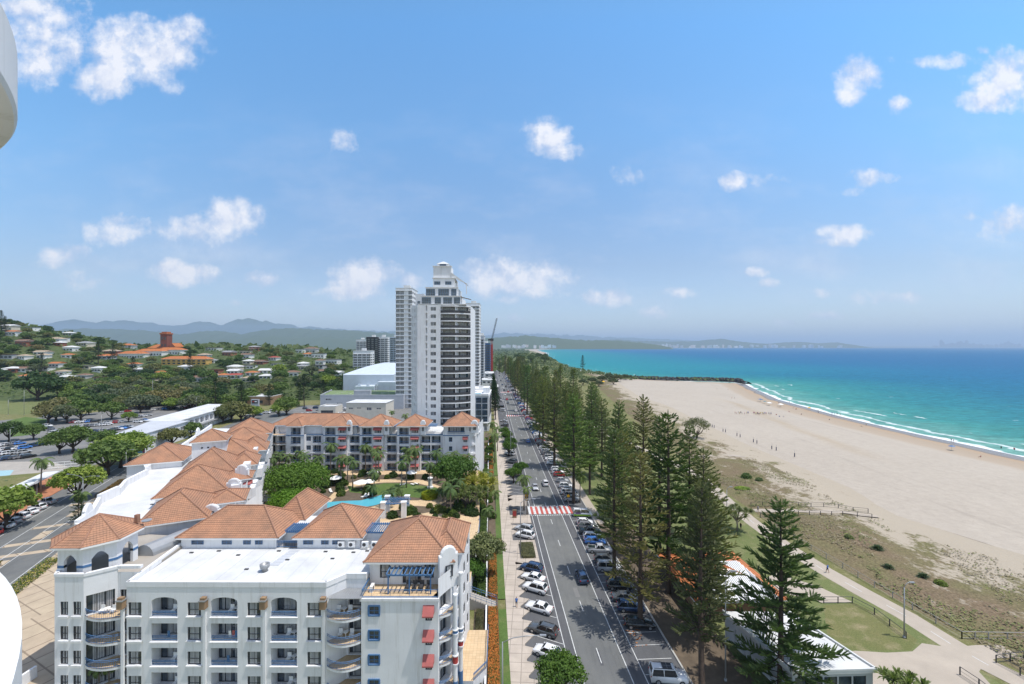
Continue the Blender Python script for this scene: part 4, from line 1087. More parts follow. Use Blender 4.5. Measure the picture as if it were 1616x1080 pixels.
for k in range(8):
    a, b = oc[k], oc[(k+1)%8]; L = math.hypot(b[0]-a[0],b[1]-a[1])
    dx, dy = (b[0]-a[0])/L, (b[1]-a[1])/L
    # two piers, arch head above: wall with an opening right through
    s0, s1, zt = L/2-.78, L/2+.78, 19.3
    for q0, q1 in ((0,s0),(s1,L)):
        mb.wallseg((a[0]+dx*q0,a[1]+dy*q0),(a[0]+dx*q1,a[1]+dy*q1),16.3,20.5,.35)
        mb.wallseg((a[0]+dx*q0+dy*.04,a[1]+dy*q0-dx*.04),(a[0]+dx*q1+dy*.04,a[1]+dy*q1-dx*.04),17.75,18.05,.43,1)
    n=10; ar=[(s1-(s1-s0)*k2/n, 18.55+.78*math.sin(math.pi*k2/n)) for k2 in range(n+1)]
    for (x1,z1),(x2,z2) in zip(ar,ar[1:]):
        def pt(s_,t_,z): return (a[0]+dx*s_-dy*t_, a[1]+dy*s_+dx*t_, z)
        mb.quad(pt(x1,0,z1),pt(x2,0,z2),pt(x2,0,20.5),pt(x1,0,20.5)); mb.quad(pt(x1,.35,z1),pt(x1,.35,20.5),pt(x2,.35,20.5),pt(x2,.35,z2)); mb.quad(pt(x1,0,z1),pt(x1,.35,z1),pt(x2,.35,z2),pt(x2,0,z2))
mb.build('belvedere',['white_render','blue_paint'],hotel)
mb = MB(); ap = (bc[0],bc[1],23.0); rr_ = 4.75
oc2 = [(bc[0]+rr_*math.cos(R(22.5+45*k)), bc[1]+rr_*math.sin(R(22.5+45*k)), 20.45) for k in range(8)]
for k in range(8):
    a, b = oc2[k], oc2[(k+1)%8]; L = (Vector(b)-Vector(a)).length; hs = (Vector(ap)-(Vector(a)+Vector(b))/2).length
    mb.add([a,b,ap],[(0,1,2)],0,[[(0,0),(L,0),(L/2,hs)]]); mb.tube([a,ap],.11,5,1,False)
    mb.add([(a[0],a[1],20.22),(b[0],b[1],20.22),b,a],[(0,1,2,3)],2)
mb.add([(x,y,20.22) for x,y,z in oc2[::-1]],[tuple(range(8))],2)
mb.box(bc[0]+3.0,bc[1]+1.8,21.0,bc[0]+3.45,bc[1]+2.25,22.1,1)
mb.build('belvedere_roof',ROOFM,hotel)
mb = MB(); mb.lathe((-50.2,59.2,20.9),[(.02,0),(.45,.1),(.6,.25)],12); mb.build('satellite_dish','grey_metal',hotel)
# penthouse pavilions behind the flat roof
mb = MB()
for x0_,x1_,y0_,y1_ in ((-47.6,-33.9,62.0,70.2),(-30.9,-21.9,62.0,71.5)):
    facade(mb,(x0_,y0_),(x1_,y0_),15.9,17.6,[]); facade(mb,(x1_,y0_),(x1_,y1_),12,17.6,[]); facade(mb,(x0_,y1_),(x0_,y0_),12,17.6,[]); facade(mb,(x1_,y1_),(x0_,y1_),4,17.6,[])
facade(mb,(-33.9,64),(-30.9,64),15.9,17.6,[]); mb.box(-34,64,16,-22,70,16.1)
facade(mb,(-21.9,63.5),(-18.2,63.5),15.9,17.6,[])
mb.box(-37.5,70.2,4,-33,77,17.5)
mb.build('penthouse_wall','white_render',hotel)
wins(hotel,(-47.6,62.0),(-33.9,62.0),[(2.4,16.55,1.7,.55,-.03,'bwin'),(6.6,16.55,1.4,.55,-.03,'bwin'),(9.5,16.55,1.05,.55,-.03,'bwin'),(11.2,16.55,1.05,.55,-.03,'bwin')])
wins(hotel,(-30.9,62.0),(-21.9,62.0),[(1.6,16.55,1.4,.55,-.03,'bwin'),(4.0,16.55,1.05,.55,-.03,'bwin'),(5.6,16.55,1.05,.55,-.03,'bwin')])
for x in (-24.4,-22.9,-21.0,-19.6): acunit(hotel,x,61.6,16.35)
railing(hotel,(-33.9,62.1),(-30.9,62.1),1.5,16.0,3,0,1.0)
for args in ((-40.75,66.1,0,13.9,8.3,17.6,3.0),(-35.3,72.6,0,4.6,8.5,17.6,2.9),(-26.4,66.75,0,9.2,9.6,17.6,3.0)):
    mb = MB(); hiproof(mb,*args,ov=.45); mb.build('tile_roof',ROOFM,hotel)
mb = MB(); hiproof(mb,-13.0,60.6,0,10.6,11.6,17.75,3.25,ov=.5)
hiproof(mb,-9.0,61.7,0,4.4,8.6,17.7,1.9,ov=.45); mb.build('tile_roof',ROOFM,hotel)
for x0_,x1_,y0_,y1_ in ((-33.8,-31.0,63.6,66.4),(-21.8,-18.9,63.4,66.6)):
    mb = MB()
    for i in range(10): x = x0_+(x1_-x0_)*i/9; mb.box(x-.05,y0_,17.72,x+.05,y1_,17.85)
    mb.box(x0_-.1,y0_,17.5,x1_+.1,y0_+.12,17.70); mb.box(x0_-.1,y1_-.12,17.5,x1_+.1,y1_,17.70)
    mb.build('pergola','blue_paint',hotel)
mb = MB(); mb.box(-33.9,66.5,17.3,-31,70,17.5); mb.build('link_roof','white_roof',hotel)
# service yard between the wings: barrel skylight
mb = MB(); n=10
for k in range(n):
    a0,a1 = math.pi*k/n, math.pi*(k+1)/n
    mb.quad((-50.5+0,57.4+2.2*k/n*0,16.3),(-50.5,57.4,16.3),(-50.5,57.4,16.3),(-50.5,57.4,16.3)) if 0 else None
    mb.add([(-50.4-1.3*math.cos(a0),59,16.3+1.5*math.sin(a0)),(-50.4-1.3*math.cos(a1),59,16.3+1.5*math.sin(a1)),(-48.6-1.3*math.cos(a1),64.5,16.3+1.5*math.sin(a1)),(-48.6-1.3*math.cos(a0),64.5,16.3+1.5*math.sin(a0))],[(0,1,2,3)])
mb.add([(-50.4-1.3*math.cos(math.pi*k/n),59,16.3+1.5*math.sin(math.pi*k/n)) for k in range(n+1)],[tuple(range(n+1))])
mb.build('skylight','grey_metal',hotel)
# garden terraces at the foot of the sea side
ter = thing('garden_terrace','tan paved ground-floor terraces with pale walls and blue rails beside the hedge','terrace',(-4.5,56,0),world=True)
mb = MB(); mb.prism([(-7,44),(-4.2,44),(-3.7,50),(-4.6,52.6),(-7,52.6)],-.1,1.6,0,1); mb.build('terrace_floor',['white_render','tan_paving'],ter)
mb = MB(); mb.prism([(-7,55.5),(-5,55.5),(-3.4,57.8),(-3.6,65.5),(-7,65.5)],-.1,1.9,0,1); mb.build('terrace_floor',['white_render','tan_paving'],ter)
railing(ter,(-4.2,44),(-3.7,50),3,1.6,6,0); railing(ter,(-3.4,57.8),(-3.6,65.5),3.8,1.9,7.6,0); railing(ter,(-5,55.5),(-3.4,57.8),1.4,1.9,2.7,0); railing(ter,(-3.7,50),(-4.6,52.6),1.4,1.6,2.6,0)
st = thing('garden_stairs','concrete garden stairs with blue handrails stepping down to the footpath','stairs',(0,75,0),world=True)
mb = MB()
for i in range(11): mb.add([uv(a,b,z) for z in (0,1.9-i*.17) for a,b in ((-3.6+i*.42,73.8),(-3.18+i*.42,73.8),(-3.18+i*.42,76),(-3.6+i*.42,76))], [(0,3,2,1),(4,5,6,7),(0,1,5,4),(1,2,6,5),(2,3,7,6),(3,0,4,7)])
mb.build('steps','concrete',st)
for vv in (73.8,76):
    mb = MB(); 
    for dz_ in (.95,.55): mb.tube([uv(-6,vv,1.95+dz_),uv(-3.5,vv,1.95+dz_),uv(1.2,vv,.15+dz_)],.035,5)
    for q in range(9): u = -6+q*.9; z = 1.95 if u<-3.5 else 1.95-(u+3.5)*.383; mb.tube([uv(u,vv,z),uv(u,vv,z+.95)],.025,4)
    mb.build('handrail','blue_paint',st)
mb = MB(); mb.prism([uv(-6.5,73.6)[:2],uv(-3.5,73.6)[:2],uv(-3.5,76.2)[:2],uv(-6.5,76.2)[:2]],-.1,1.9,0,1); mb.build('landing',['white_render','tan_paving'],st)
w1 = MB()
for v0,v1 in ((40,73.6),(76.3,118),(122,200)): uvbox(w1,-.72,-.48,v0,v1,-.1,.95)
o = w1.build('garden_wall','white_render'); tag(o,'low white garden wall running between the hedges beside the footpath','wall')
# podium courtyard
cy = [(-7.2,74),(-7.6,100),(-10.6,141),(-80,141),(-52,81),(-47,71)]
mb = MB(); mb.prism(cy,-.1,4.5,0,1); o = struct('courtyard', mb, ['white_render','tan_paving'])
def ctz(l): return [at(a,b,4.5)[:2] for a,b in l]
poly('courtyard_lawn', ctz([(548,766),(570,772),(605,763),(640,763),(690,770),(697,778),(660,786),(625,782),(590,781),(552,777)]), 4.512, 'grass_bright')
poly('courtyard_garden', ctz([(425,775),(430,752),(500,748),(560,750),(700,748),(745,750),(750,800),(735,815),(700,805),(640,815),(560,820),(500,822),(455,830),(420,810)]), 4.506, 'soil')
poly('courtyard_path', ctz([(545,763),(600,757),(665,757),(700,770),(715,785),(690,800),(640,798),(620,800),(625,790),(660,790),(690,782),(690,770),(650,761),(600,762),(560,768),(530,785),(515,800),(508,795),(530,775)]), 4.509, 'tan_paving')
mb = MB(); mb.prism(ctz([(508,803),(516,793),(540,791),(570,790),(584,786),(604,781),(622,779),(621,785),(608,793),(590,798),(560,803),(530,812),(500,815)]),4.45,4.53); struct('pool_water', mb, 'pool_tile')
poly('pool_deck', ctz([(560,806),(590,799.5),(618,793),(640,802),(600,812),(560,818)]), 4.518, 'tan_paving')
# ---------------------------------------------------------------- long west wing along the street
WA = math.atan2(.36,.93)   # turn of the wing
west = thing('hotel_building','long white hotel wing with stepped terracotta roofs running beside the street','hotel',(-70,105,0),world=True)
W2 = MB()
cf = [(-46.5,70),(-80,141)]
L = math.hypot(cf[1][0]-cf[0][0],cf[1][1]-cf[0][1])
def onc(s_, off=0): # point on the courtyard face, off>0 towards the courtyard
    dx, dy = (cf[1][0]-cf[0][0])/L, (cf[1][1]-cf[0][1])/L; return (cf[0][0]+dx*s_+dy*off, cf[0][1]+dy*s_-dx*off)
# stepped facade: blocks project towards the courtyard in turn
blocks = [(0,13,0.5),(13,17,-1.2),(17,29,.8),(29,33,-1.2),(33,45,.8),(45,49,-1.2),(49,60,.8),(60,64,-1.0),(64,78.5,.4)]
for i,(s0,s1,off) in enumerate(blocks):
    a, b = onc(s0,off), onc(s1,off); LL = s1-s0; ops=[];sp=[]
    for k in range(5):
        z = 4.8+2.9*k
        if z > 16.5: break
        if LL > 6:
            for c_, w_, kd in ((LL*.16,1.3,'win'),(LL*.43,3.0,'door'),(LL*.74,2.6,'door')):
                h_ = 1.6 if kd=='win' else 2.1; zz = z+.7 if kd=='win' else z
                if zz+h_ > 17.2: continue
                ops.append((c_-w_/2,c_+w_/2,zz,zz+h_,.2 if kd=='win' else 1.3)); sp.append((c_,zz,w_-.05,h_,.17 if kd=='win' else 1.25,kd))
                if kd=='door': railing(west,b,a,LL-c_,z,w_-.05,.08,.95,False)
                else: awning(west,b,a,LL-c_,zz+1.1,1.7,.8,.7)
        else:
            ops.append((.5,LL-.5,z,z+2.2,1.4)); sp.append((LL/2,z,LL-1.1,2.2,1.35,'door')); railing(west,b,a,LL/2,z,LL-1.1,.08,.95,False)
    ops = [(LL-o[1],LL-o[0])+o[2:] for o in ops]; sp = [(LL-q[0],)+q[1:] for q in sp]
    facade(W2, b, a, -.1, 17.5, ops); wins(west,b,a,sp)
    if i: p = onc(s0,blocks[i-1][2]); W2.wallseg(a,p,0,17.5,.05); W2.wallseg(p,a,0,17.5,.05)
near_in, near_out = (-47.4,66.5), (-69.5,68.5)
facade(W2,(-57.2,65.6),(-51.6,67.8),0,17.4,[]); facade(W2,(-51.6,67.8),(-46.0,70.0),0,16.1,[])
facade(W2,near_out,(-57.2,65.6),0,16.3,[])
streetline = [(-107,153),(-97,130),(-88.5,110),(-84.5,99),(-82.5,97),(-80.5,89.5),(-77,84),(-76,79),(-71.5,73),(-69.5,68.5)]
for a, b in zip(streetline, streetline[1:]): facade(W2,a,b,0,16.3,[(s_,s_+1.2,z,z+1.4,.2) for s_ in (1.2,) for z in (2,5,8,11,13.6) if math.hypot(b[0]-a[0],b[1]-a[1])>3])
W2.build('wall',['white_render','blue_paint'],west)
mb = MB(); mb.prism([(-69.3,68.7),(-56,66),(-46.5,70.3),(-80,141),(-84,152),(-106.5,152.5)]+streetline[1:-1],15.6,16.0); mb.build('roof','white_roof',west)
mb = MB(); crn(mb, streetline[:4], 16, 1.3, .5, 0, .08); crn(mb, streetline[4:7], 16, 1.3, .5,0,.08); crn(mb, streetline[7:], 16, 1.3, .5,0,.08)
crn(mb,[(-69.5,68.5),(-57.2,65.7)],16,.8,.4,0,.07)
for a,b in ((streetline[3],streetline[4]),(streetline[6],streetline[7])): crn(mb,[a,b],16,1.8,.5,0,.1)
mb.build('parapet','white_render',west)
curved_gable(west,(-90,113.5),(-88,109),16,17.6,.5,False,1.5); curved_gable(west,(-71.8,73.5),(-70.2,70),16,17.2,.5,False,1.3); curved_gable(west,(-101,139),(-99,134.5),16,17.6,.5,False,1.3)
def wroof(s_, off, w_, d_, zE, rise, wall=True, z0=15.5, gab=False):
    c = onc(s_, off); mb = MB(); hiproof(mb,c[0],c[1],WA+R(4.2),w_,d_,zE,rise,ov=.5); mb.build('tile_roof',ROOFM,west)
    if wall:
        mb = MB().tf((c[0],c[1],0),WA+R(4.2)); mb.box(-w_/2,-d_/2,z0,w_/2,d_/2,zE-.23); mb.build('upper_wall','white_render',west)
wroof(5.5,-7.0,8.6,10.5,17.7,3.4); wroof(10.0,-1.2,5.5,6.0,17.6,1.4)
wroof(19.5,-7.4,10.6,11.0,17.8,4.1); wroof(23.5,-1.4,5,5,17.7,1.5)
wroof(32,-7.2,10.4,12.0,18.0,4.4); wroof(36,-1.4,5,8,17.9,2.2)
wroof(47.5,-6.0,12.0,13.0,17.9,3.6); wroof(52,-1.2,6,9,17.8,2.6)
wroof(60,-4.5,11.0,11.0,18.6,3.6,z0=16); wroof(71,-4.0,11.5,13.0,19.2,3.8)
c = onc(45,-9.5); mb = MB().tf((c[0],c[1],0),WA+R(4.2)); mb.box(-3.4,-3.4,15.5,3.4,3.4,22.0)
for i in range(3): mb.box(-1.6+i*1.25,-3.45,20.6,-1.2+i*1.25,-3.39,20.9,1)
mb.build('stair_tower',['white_render','interior'],west); mb = MB(); hiproof(mb,c[0],c[1],WA+R(4.2),6.8,6.8,22.2,2.4,ov=.4); mb.build('tile_roof',ROOFM,west)
c = (-87.0,107.8); mb = MB().tf((c[0],c[1],0),WA+R(2)); mb.box(-5.2,-6.5,0,5.2,6.5,17.3); mb.build('corner_block','white_render',west)
mb = MB(); hiproof(mb,c[0],c[1],WA+R(2),10.4,13,17.5,3.2,ov=.5); mb.build('tile_roof',ROOFM,west)
for xa,xb,y,zt in ((-51.2,-48.2,71.2,17.8),(-54.8,-52.0,82.6,18.6),(-57.6,-54.9,89.6,19.3)):
    curved_gable(west,(xa,y),(xb,y),15.5 if y<80 else 15.0,zt,.5,True,.75)
    if y>80:
        mb = MB(); sp=[(1.3,z,1.2,1.4,.17,'win') for z in (12.6,9.7,6.8)]; facade(mb,(xa,y+.02),(xb+.6,y+.02),4.4,15.0,[(.7,1.9,z,z+1.4,.2) for z in (12.6,9.7,6.8)]); facade(mb,(xb+.6,y+.02),(xb+.6,y+4),4.4,15.0,[]); mb.build('bay_wall','white_render',west)
        wins(west,(xa,y+.02),(xb+.6,y+.02),sp)
        for z in (16.6,13.7,10.8,7.9): awning(west,(xa,y),(xb+.6,y),2.9 if z>15 else 1.4,z,1.6,.9,.75)
for x,y in ((-60,74),(-67,86),(-79,108),(-93,136)):
    mb = MB(); mb.lathe((0,0,0),[(.5,0),(.5,.5),(.75,.55),(.85,1.1),(.6,1.12)],12); mb.build('roof_fan','white_roof',west,loc=(x,y,16),smooth=True)
mb = MB()
for x,y in ((-62,71),(-57,70.5),(-66,79),(-64,88),(-70,92),(-72,99),(-63,76.5),(-69,84),(-73,95),(-90,128),(-86,120)): mb.box(x-.25,y-.15,16,x+.25,y+.15,16.12)
mb.build('roof_vent','dark_metal',west)
pd = thing('podium','pale podium deck with diamond paving beside the left street below the tower','podium',(-62,58,0),world=True)
mb = MB(); mb.prism([(-59.6,60),(-55.3,51),(-55,40),(-66,40),(-76,62),(-71,68.4)],-.1,3.6,0,1); mb.build('deck',['white_render','podium_paving'],pd)
mb = MB(); mb.wallseg((-59.6,40),(-59.5,54),3.6,5.0,.3); mb.wallseg((-76,62),(-66,40),3.6,4.3,.3); mb.build('wall','white_render',pd)
# ---------------------------------------------------------------- north wing closing the courtyard
north = thing('hotel_building','far hotel wing with pavilions and red awnings closing the palm courtyard','hotel',(-45,146,0),world=True)
W3 = MB(); YN = 141.0
def nx(px): return (px-CX)/F*YN
FZ = [4.5+2.96*k for k in range(5)]
segs = [ # px0,px1,offset,kinds(center px,w m,kind), top z
 (455,483,1.4,((470,3.2,'balc'),),19.2),(483,513,0,((487,1.5,'win'),(500,2.8,'balc')),16.35),(513,537,1.4,((524,3.4,'balc'),),19.2),(537,549,1.2,((543,2.0,'awn'),),19.2),
 (549,570,0,((559.5,3.2,'balc'),),16.35),(570,590,1.4,((581,3.2,'balc'),),19.2),(590,607,1.2,((598,2.2,'awn'),),19.2),(607,628.5,0,((618,3.2,'balc'),),16.35),
 (628.5,649,1.4,((639,3.2,'balc'),),19.2),(649,664,1.2,((656,2.2,'awn'),),19.2),(664,700,0,((672,3.0,'balc'),(688,3.0,'balc')),16.35),(700,741,1.4,((712,1.1,'win'),(735,1.2,'awn')),17.6)]
def nY(off): return YN-off
prev=None
for a,b,off,ks,zt in segs:
    P_, Q_ = (nx(a),nY(off)), (nx(b),nY(off)); ops=[];sp=[]
    for zi, z in enumerate(FZ):
        if z+2.4 > zt: continue
        for c, w_, kd in ks:
            s_ = nx(c)-nx(a)
            if kd=='balc': ops.append((s_-w_/2,s_+w_/2,z,z+2.25,1.6)); sp.append((s_,z,w_-.05,2.25,1.55,'door')); railing(north,P_,Q_,s_,z,w_-.05,.08,.95,False)
            elif kd=='awn': ops.append((s_-w_/2,s_+w_/2,z+.6,z+2.1,.25)); sp.append((s_,z+.6,w_-.05,1.5,.2,'win')); awning(north,P_,Q_,s_,z+1.75,w_+.5,.9,.7)
            else: ops.append((s_-w_/2,s_+w_/2,z+.7,z+2.2,.25)); sp.append((s_,z+.7,w_-.05,1.5,.2,'bwin'))
    facade(W3,P_,Q_,0,zt,ops); wins(north,P_,Q_,sp)
    if prev: W3.wallseg((nx(a),nY(prev)),(nx(a),nY(off)),0,zt,.06); W3.wallseg((nx(a),nY(off)),(nx(a),nY(prev)),0,zt,.06)
    for k_ in (2,4):
        W3.box(nx(a)+.02,nY(off)-.10,4.5+2.96*k_-.32,nx(b)-.02,nY(off)-.004,4.5+2.96*k_-.06,1 if k_==4 else 0)
    prev=off
# angled corner joining the west wing
facade(W3,(-80,141),(nx(455),141),0,19.2,[(.8,2.6,z,z+2.2,1.2) for z in FZ]+[(3.6,5.8,z,z+2.2,1.2) for z in FZ]); wins(north,(-80,141),(nx(455),141),[(1.7,z,1.75,2.2,1.15,'door') for z in FZ]+[(4.7,z,2.15,2.2,1.15,'door') for z in FZ])
for z in FZ:
    mb = MB(); mb.prism([(-79.5,141),(nx(455),141),(nx(455),139.7),(-76,139.2)],z-.25,z,0,1); mb.build('balcony_slab',['white_render','tan_paving'],north); railing(north,(-76,139.3),(nx(455),139.7),2.2,z,4.4,0,.95,False)
facade(W3,(nx(741),nY(1.4)),(nx(755),nY(-1.4)),0,17.6,[(.5,2.6,z,z+2.2,.8) for z in FZ[:4]])
facade(W3,(nx(755),nY(-1.4)),(nx(755)+.6,154),0,19.2,[]); facade(W3,(-10,154),(-84,154),0,16.4,[])
W3.box(-79,142.8,0,-11.5,153.8,16.3)
W3.build('wall',['white_render','blue_paint'],north)
mb = MB(); mb.box(-84,142.75,16.31,-10.6,154.3,16.5); mb.box(-79.5,141.8,15.9,-11,142.74,16.34); mb.build('roof','white_roof',north)
for a,b,y0,y1,zE,rise in ((427,567,141.4,151,19.25,3.0),(456,482,139.3,147,19.27,2.3),(512,557,139.3,148,19.27,3.0),(569.5,623,139.3,149,19.25,3.1),(627.5,676,139.3,149,19.25,3.1),(699.5,754,139.0,150,19.3,3.7)):
    x0_, x1_ = nx(a)+.5, nx(b)-.5; mb = MB(); hiproof(mb,(x0_+x1_)/2,(y0+y1)/2,0,x1_-x0_,y1-y0,zE,rise,ov=.5); mb.build('tile_roof',ROOFM,north)
mb = MB()
for a,b,y0,y1 in ((430,565,141.6,150.8),(570,622,141.6,148.8),(628,675,141.6,148.8),(700,753,141.4,149.8)): mb.box(nx(a)+.7,y0,16.4,nx(b)-.7,y1,19.1)
mb.build('upper_wall','white_render',north)
for a,b in ((550,558),(608,616),(665,673),(744,755)): curved_gable(north,(nx(a),139.4),(nx(b),139.4),16.4 if a<700 else 17,20.0,.6,True,.8)
mb = MB()
for a,b in ((558,572),(616,630),(674,688)):
    x0_,x1_ = nx(a),nx(b)
    for i in range(8): x = x0_+(x1_-x0_)*i/7; mb.box(x-.1,141,19.0,x+.1,145,19.1)
    mb.box(x0_-.2,140.9,18.8,x1_+.2,141.1,18.98)
mb.build('pergola','blue_paint',north)
P_,Q_=(nx(700),nY(1.4)),(nx(741),nY(1.4))
inst(win('win',5.2,1.7),'window',north,(nx(721),nY(1.4)+.02-.06,17.2),0)
railing(north,P_,Q_,nx(721)-nx(700),16.7,5.6,-.3,.9,True)
mb = MB(); mb.box(nx(704),139.0,17.7,nx(738),139.58,18.9) if 0 else mb.box(nx(701),139.62,17.6,nx(741),139.9,19.1); mb.build('upper_wall','white_render',north)
# ---------------------------------------------------------------- camera-side building: two round balcony drums seen at the frame's left edge
own = thing('balcony','white rounded concrete balcony drum overhead at the upper left edge','balcony',(-11.25,.52,48),world=True)
mb = MB(); mb.lathe((-11.25,.52,0),[(6.88,48.0),(6.97,48.02),(7.0,48.08),(7.0,48.85),(6.9,48.9)],160); mb.build('drum','white_render',own)
mb = MB(); mb.lathe((-11.25,.52,0),[(6.6,47.985),(6.66,47.99)],160); mb.build('soffit','concrete',own)
own = thing('balcony','white rounded concrete balcony drum below at the lower left edge','balcony',(-8.37,-1.96,40),world=True)
mb = MB(); mb.lathe((-8.37,-1.96,0),[(6.98,40.9),(7.0,40.95),(7.0,42.85),(6.93,42.9)],160); mb.build('drum','white_paint',own)
mb = MB(); mb.lathe((-8.37,-1.96,0),[(6.97,40.0),(6.97,40.895)],160); mb.build('slab_edge','concrete',own)
# things people keep on their balconies
for x,z,k in ((-40.6,12.4,'chair'),(-33.6,12.4,'chair'),(-26.6,9.44,'chair'),(-40.6,6.48,'chair'),(-33.4,9.44,'wash'),(-26.6,6.48,'chair'),(-40.8,9.44,'towel'),(-20.5,12.3,'chair'),(-20.3,9.4,'chair'),(-49.5,12.3,'chair'),(-33.6,6.48,'towel'),(-26.4,3.52,'chair'),(-40.4,3.52,'chair')):
    mb = MB(); y = 52.75
    if k == 'chair':
        for q in (-.75,.65):
            mb.box(x+q-.25,y-.25,z+.4,x+q+.25,y+.25,z+.45); mb.box(x+q-.25,y+.2,z+.45,x+q+.25,y+.25,z+.95)
            for a in (-.22,.18):
                for b in (-.22,.18): mb.box(x+q+a,y+b,z,x+q+a+.04,y+b+.04,z+.4)
        mb.lathe((x-.05,y,z),[(.05,0),(.05,.66),(.34,.67),(.34,.70)],10); mb.build('balcony_furniture','white_paint',hotel)
    else:
        for i in range(5 if k=='wash' else 1): mb.box(x-.9+i*.4,y-.6+.05*(i%2),z+.35,x-.6+i*.4,y-.57+.05*(i%2),z+1.15,i%3)
        mb.build('laundry',['white_fabric','red_fabric','blue_paint'] if k=='wash' else ['blue_paint','blue_paint','blue_paint'],hotel)
# seams, pipes and stains on the flat roof
mb = MB()
for i in range(12): mb.box(-45.6+i*2.2,52.6,16.003,-45.56+i*2.2,61.8,16.02)
mb.build('roof_seam','grey_render',hotel)
# ---------------------------------------------------------------- towers along the road
def opbox(mb, P, Q, z0, z1, mi=0): mb.quad((*P,z0),(*Q,z0),(*Q,z1),(*P,z1),mi)
tw = thing('apartment_tower','tall white apartment tower with curved dark balconies and stepped crown behind the hotel','tower',(-28,175,0),world=True)
FL = 2.9; NF = 21; TB = MB()
A,B,C,D = (-36.7,167.2),(-32.9,167.0),(-27.7,166.9),(-16.4,170.4)
LB = (-41.6,178.0)
facade(TB,A,(-33.6,167.0),0,61.1,[])
facade(TB,(-33.6,167.0),(-32.7,167.0),0,61.1,[(.15,.75,.8+FL*k,.8+FL*k+2.1,.8) for k in range(NF)])
ops=[(1.2,3.2,.9+FL*k,.9+FL*k+1.35,.2) for k in range(NF)]; facade(TB,(-32.7,167.0),C,0,61.1,ops)
wins(tw,(-32.7,167.0),C,[(2.2,.9+FL*k,1.95,1.35,.17,'win') for k in range(4,NF)])
facade(TB,C,(-27.7,168.6),0,61.1,[])
L_ = math.dist(LB,A); ops=[]
for k in range(5,NF): ops += [(2.2,3.0,FL*k+.8,FL*k+2.2,.3),(6.0,6.8,FL*k+.8,FL*k+2.2,.3),(8.6,9.6,FL*k+.2,FL*k+2.3,.9)]
facade(TB,LB,A,0,61.1,ops); wins(tw,LB,A,[(q,FL*k+.8,.8,1.4,.25,'bwin') for k in range(5,NF) for q in (2.6,6.4)])
facade(TB,(-43.5,190),LB,0,58,[]); facade(TB,D,(-16.4,192),0,61,[]); facade(TB,(-16.4,192),(-43.5,190),0,61,[])
mid = (-21.6,168.0)
back = [(-27.7,169.0),(-21.5,169.4),(-17.0,172.0)]
for a,b in zip(back,back[1:]): facade(TB,a,b,0,61.1,[])
TB.wallseg((mid[0]-.1,mid[1]-.9),(mid[0]+.1,mid[1]+1.6),0,61.0,.3)
TB.build('wall',['white_render'],tw)
arc1 = arc_pts(C,D,1.7,14)
for k in range(2,NF+1):
    z = FL*k
    mb = MB(); mb.prism(arc1+[(-17.2,172),(-27.7,169.2)],z-.42,z); mb.build('balcony_slab','white_render',tw)
    if k < NF:
        r_ = MB(); q=[(x+ (0.0),y+.06) for x,y in arc1]
        for a,b in zip(q,q[1:]): r_.wallseg(a,b,z+.05,z+1.0,.05)
        r_.build('railing','dark_metal',tw)
        for a,b in zip(back,back[1:]):
            LL = math.dist(a,b); wins(tw,a,b,[(LL/2,z+.02,LL*.78,2.3,-.05,'door')])
cr = [ (-36.4,167.6,-18,188,61.1,61.35,0),(-35.2,168.6,-20,186,61.35,64.6,0),(-34.0,170.2,-21.5,184,64.6,68.2,0),(-31.5,171.8,-22.8,182,68.2,72.2,0),(-31.5,172.5,-24.4,179,72.2,77.0,0)]
mb = MB()
for x0_,y0_,x1_,y1_,za,zb,_ in cr:
    mb.box(x0_,y0_,za,x1_,y1_,zb); mb.box(x0_-.35,y0_-.35,zb-.02,x1_+.35,y0_+1.2,zb+.22)
mb.box(-42,178,58,-36,188,62); mb.box(-39.5,176.5,58,-36,186,66.5)
mb.box(-30,173.3,77,-25.6,177.6,78.2); mb.build('crown','white_render',tw)
mb = MB(); mb.add([(-30.3,173,78.2),(-25.3,173,78.2),(-25.3,177.9,78.2),(-30.3,177.9,78.2),(-27.8,175.4,79.6)],[(0,1,4),(1,2,4),(2,3,4),(3,0,4),(3,2,1,0)]); mb.build('cupola_roof','white_roof',tw)
mb = MB(); mb.add([(-24.3,172,72.6),(-18.0,172.5,70.0),(-18.0,180,70.0),(-24.3,180,74.5),(-24.3,172,74.6)],[(0,1,4),(4,1,2,3)]); mb.build('sloping_roof','white_roof',tw)
mb = MB()
for x in (-22.5,-18.3): mb.box(x,171.8,66,x+.3,172.1,70.2)
mb.build('post','white_render',tw)
for x,z,w_,h_,y in ((-33.5,61.6,3.6,2.6,168.55),(-29.0,61.6,2.4,2.6,168.55),(-25.2,61.6,3.4,2.6,168.55),(-21.5,61.6,2.4,2.6,168.55),(-32.2,64.9,3.6,2.8,170.15),(-27.0,64.9,4.2,2.8,170.15),(-23,64.9,2.0,2.8,170.15),(-29.8,69.6,2.4,1.3,171.75),(-25.4,69.6,2.4,1.3,171.75),(-27.8,77.15,2.6,.9,173.25),(-38.2,61.8,1,1.8,176.45)):
    inst(win('bwin',w_,h_),'window',tw,(x,y,z))
mb = MB()
for zz,x0_,x1_,y in ((61.35,-36.3,-17.8,167.5),(64.85,-35.0,-19.8,168.5)):
    mb.box(x0_,y,zz+.95,x1_,y+.05,zz+1.0)
    for i in range(16): x=x0_+(x1_-x0_)*i/15; mb.box(x,y,zz,x+.04,y+.04,zz+.95)
mb.build('railing','grey_metal',tw)
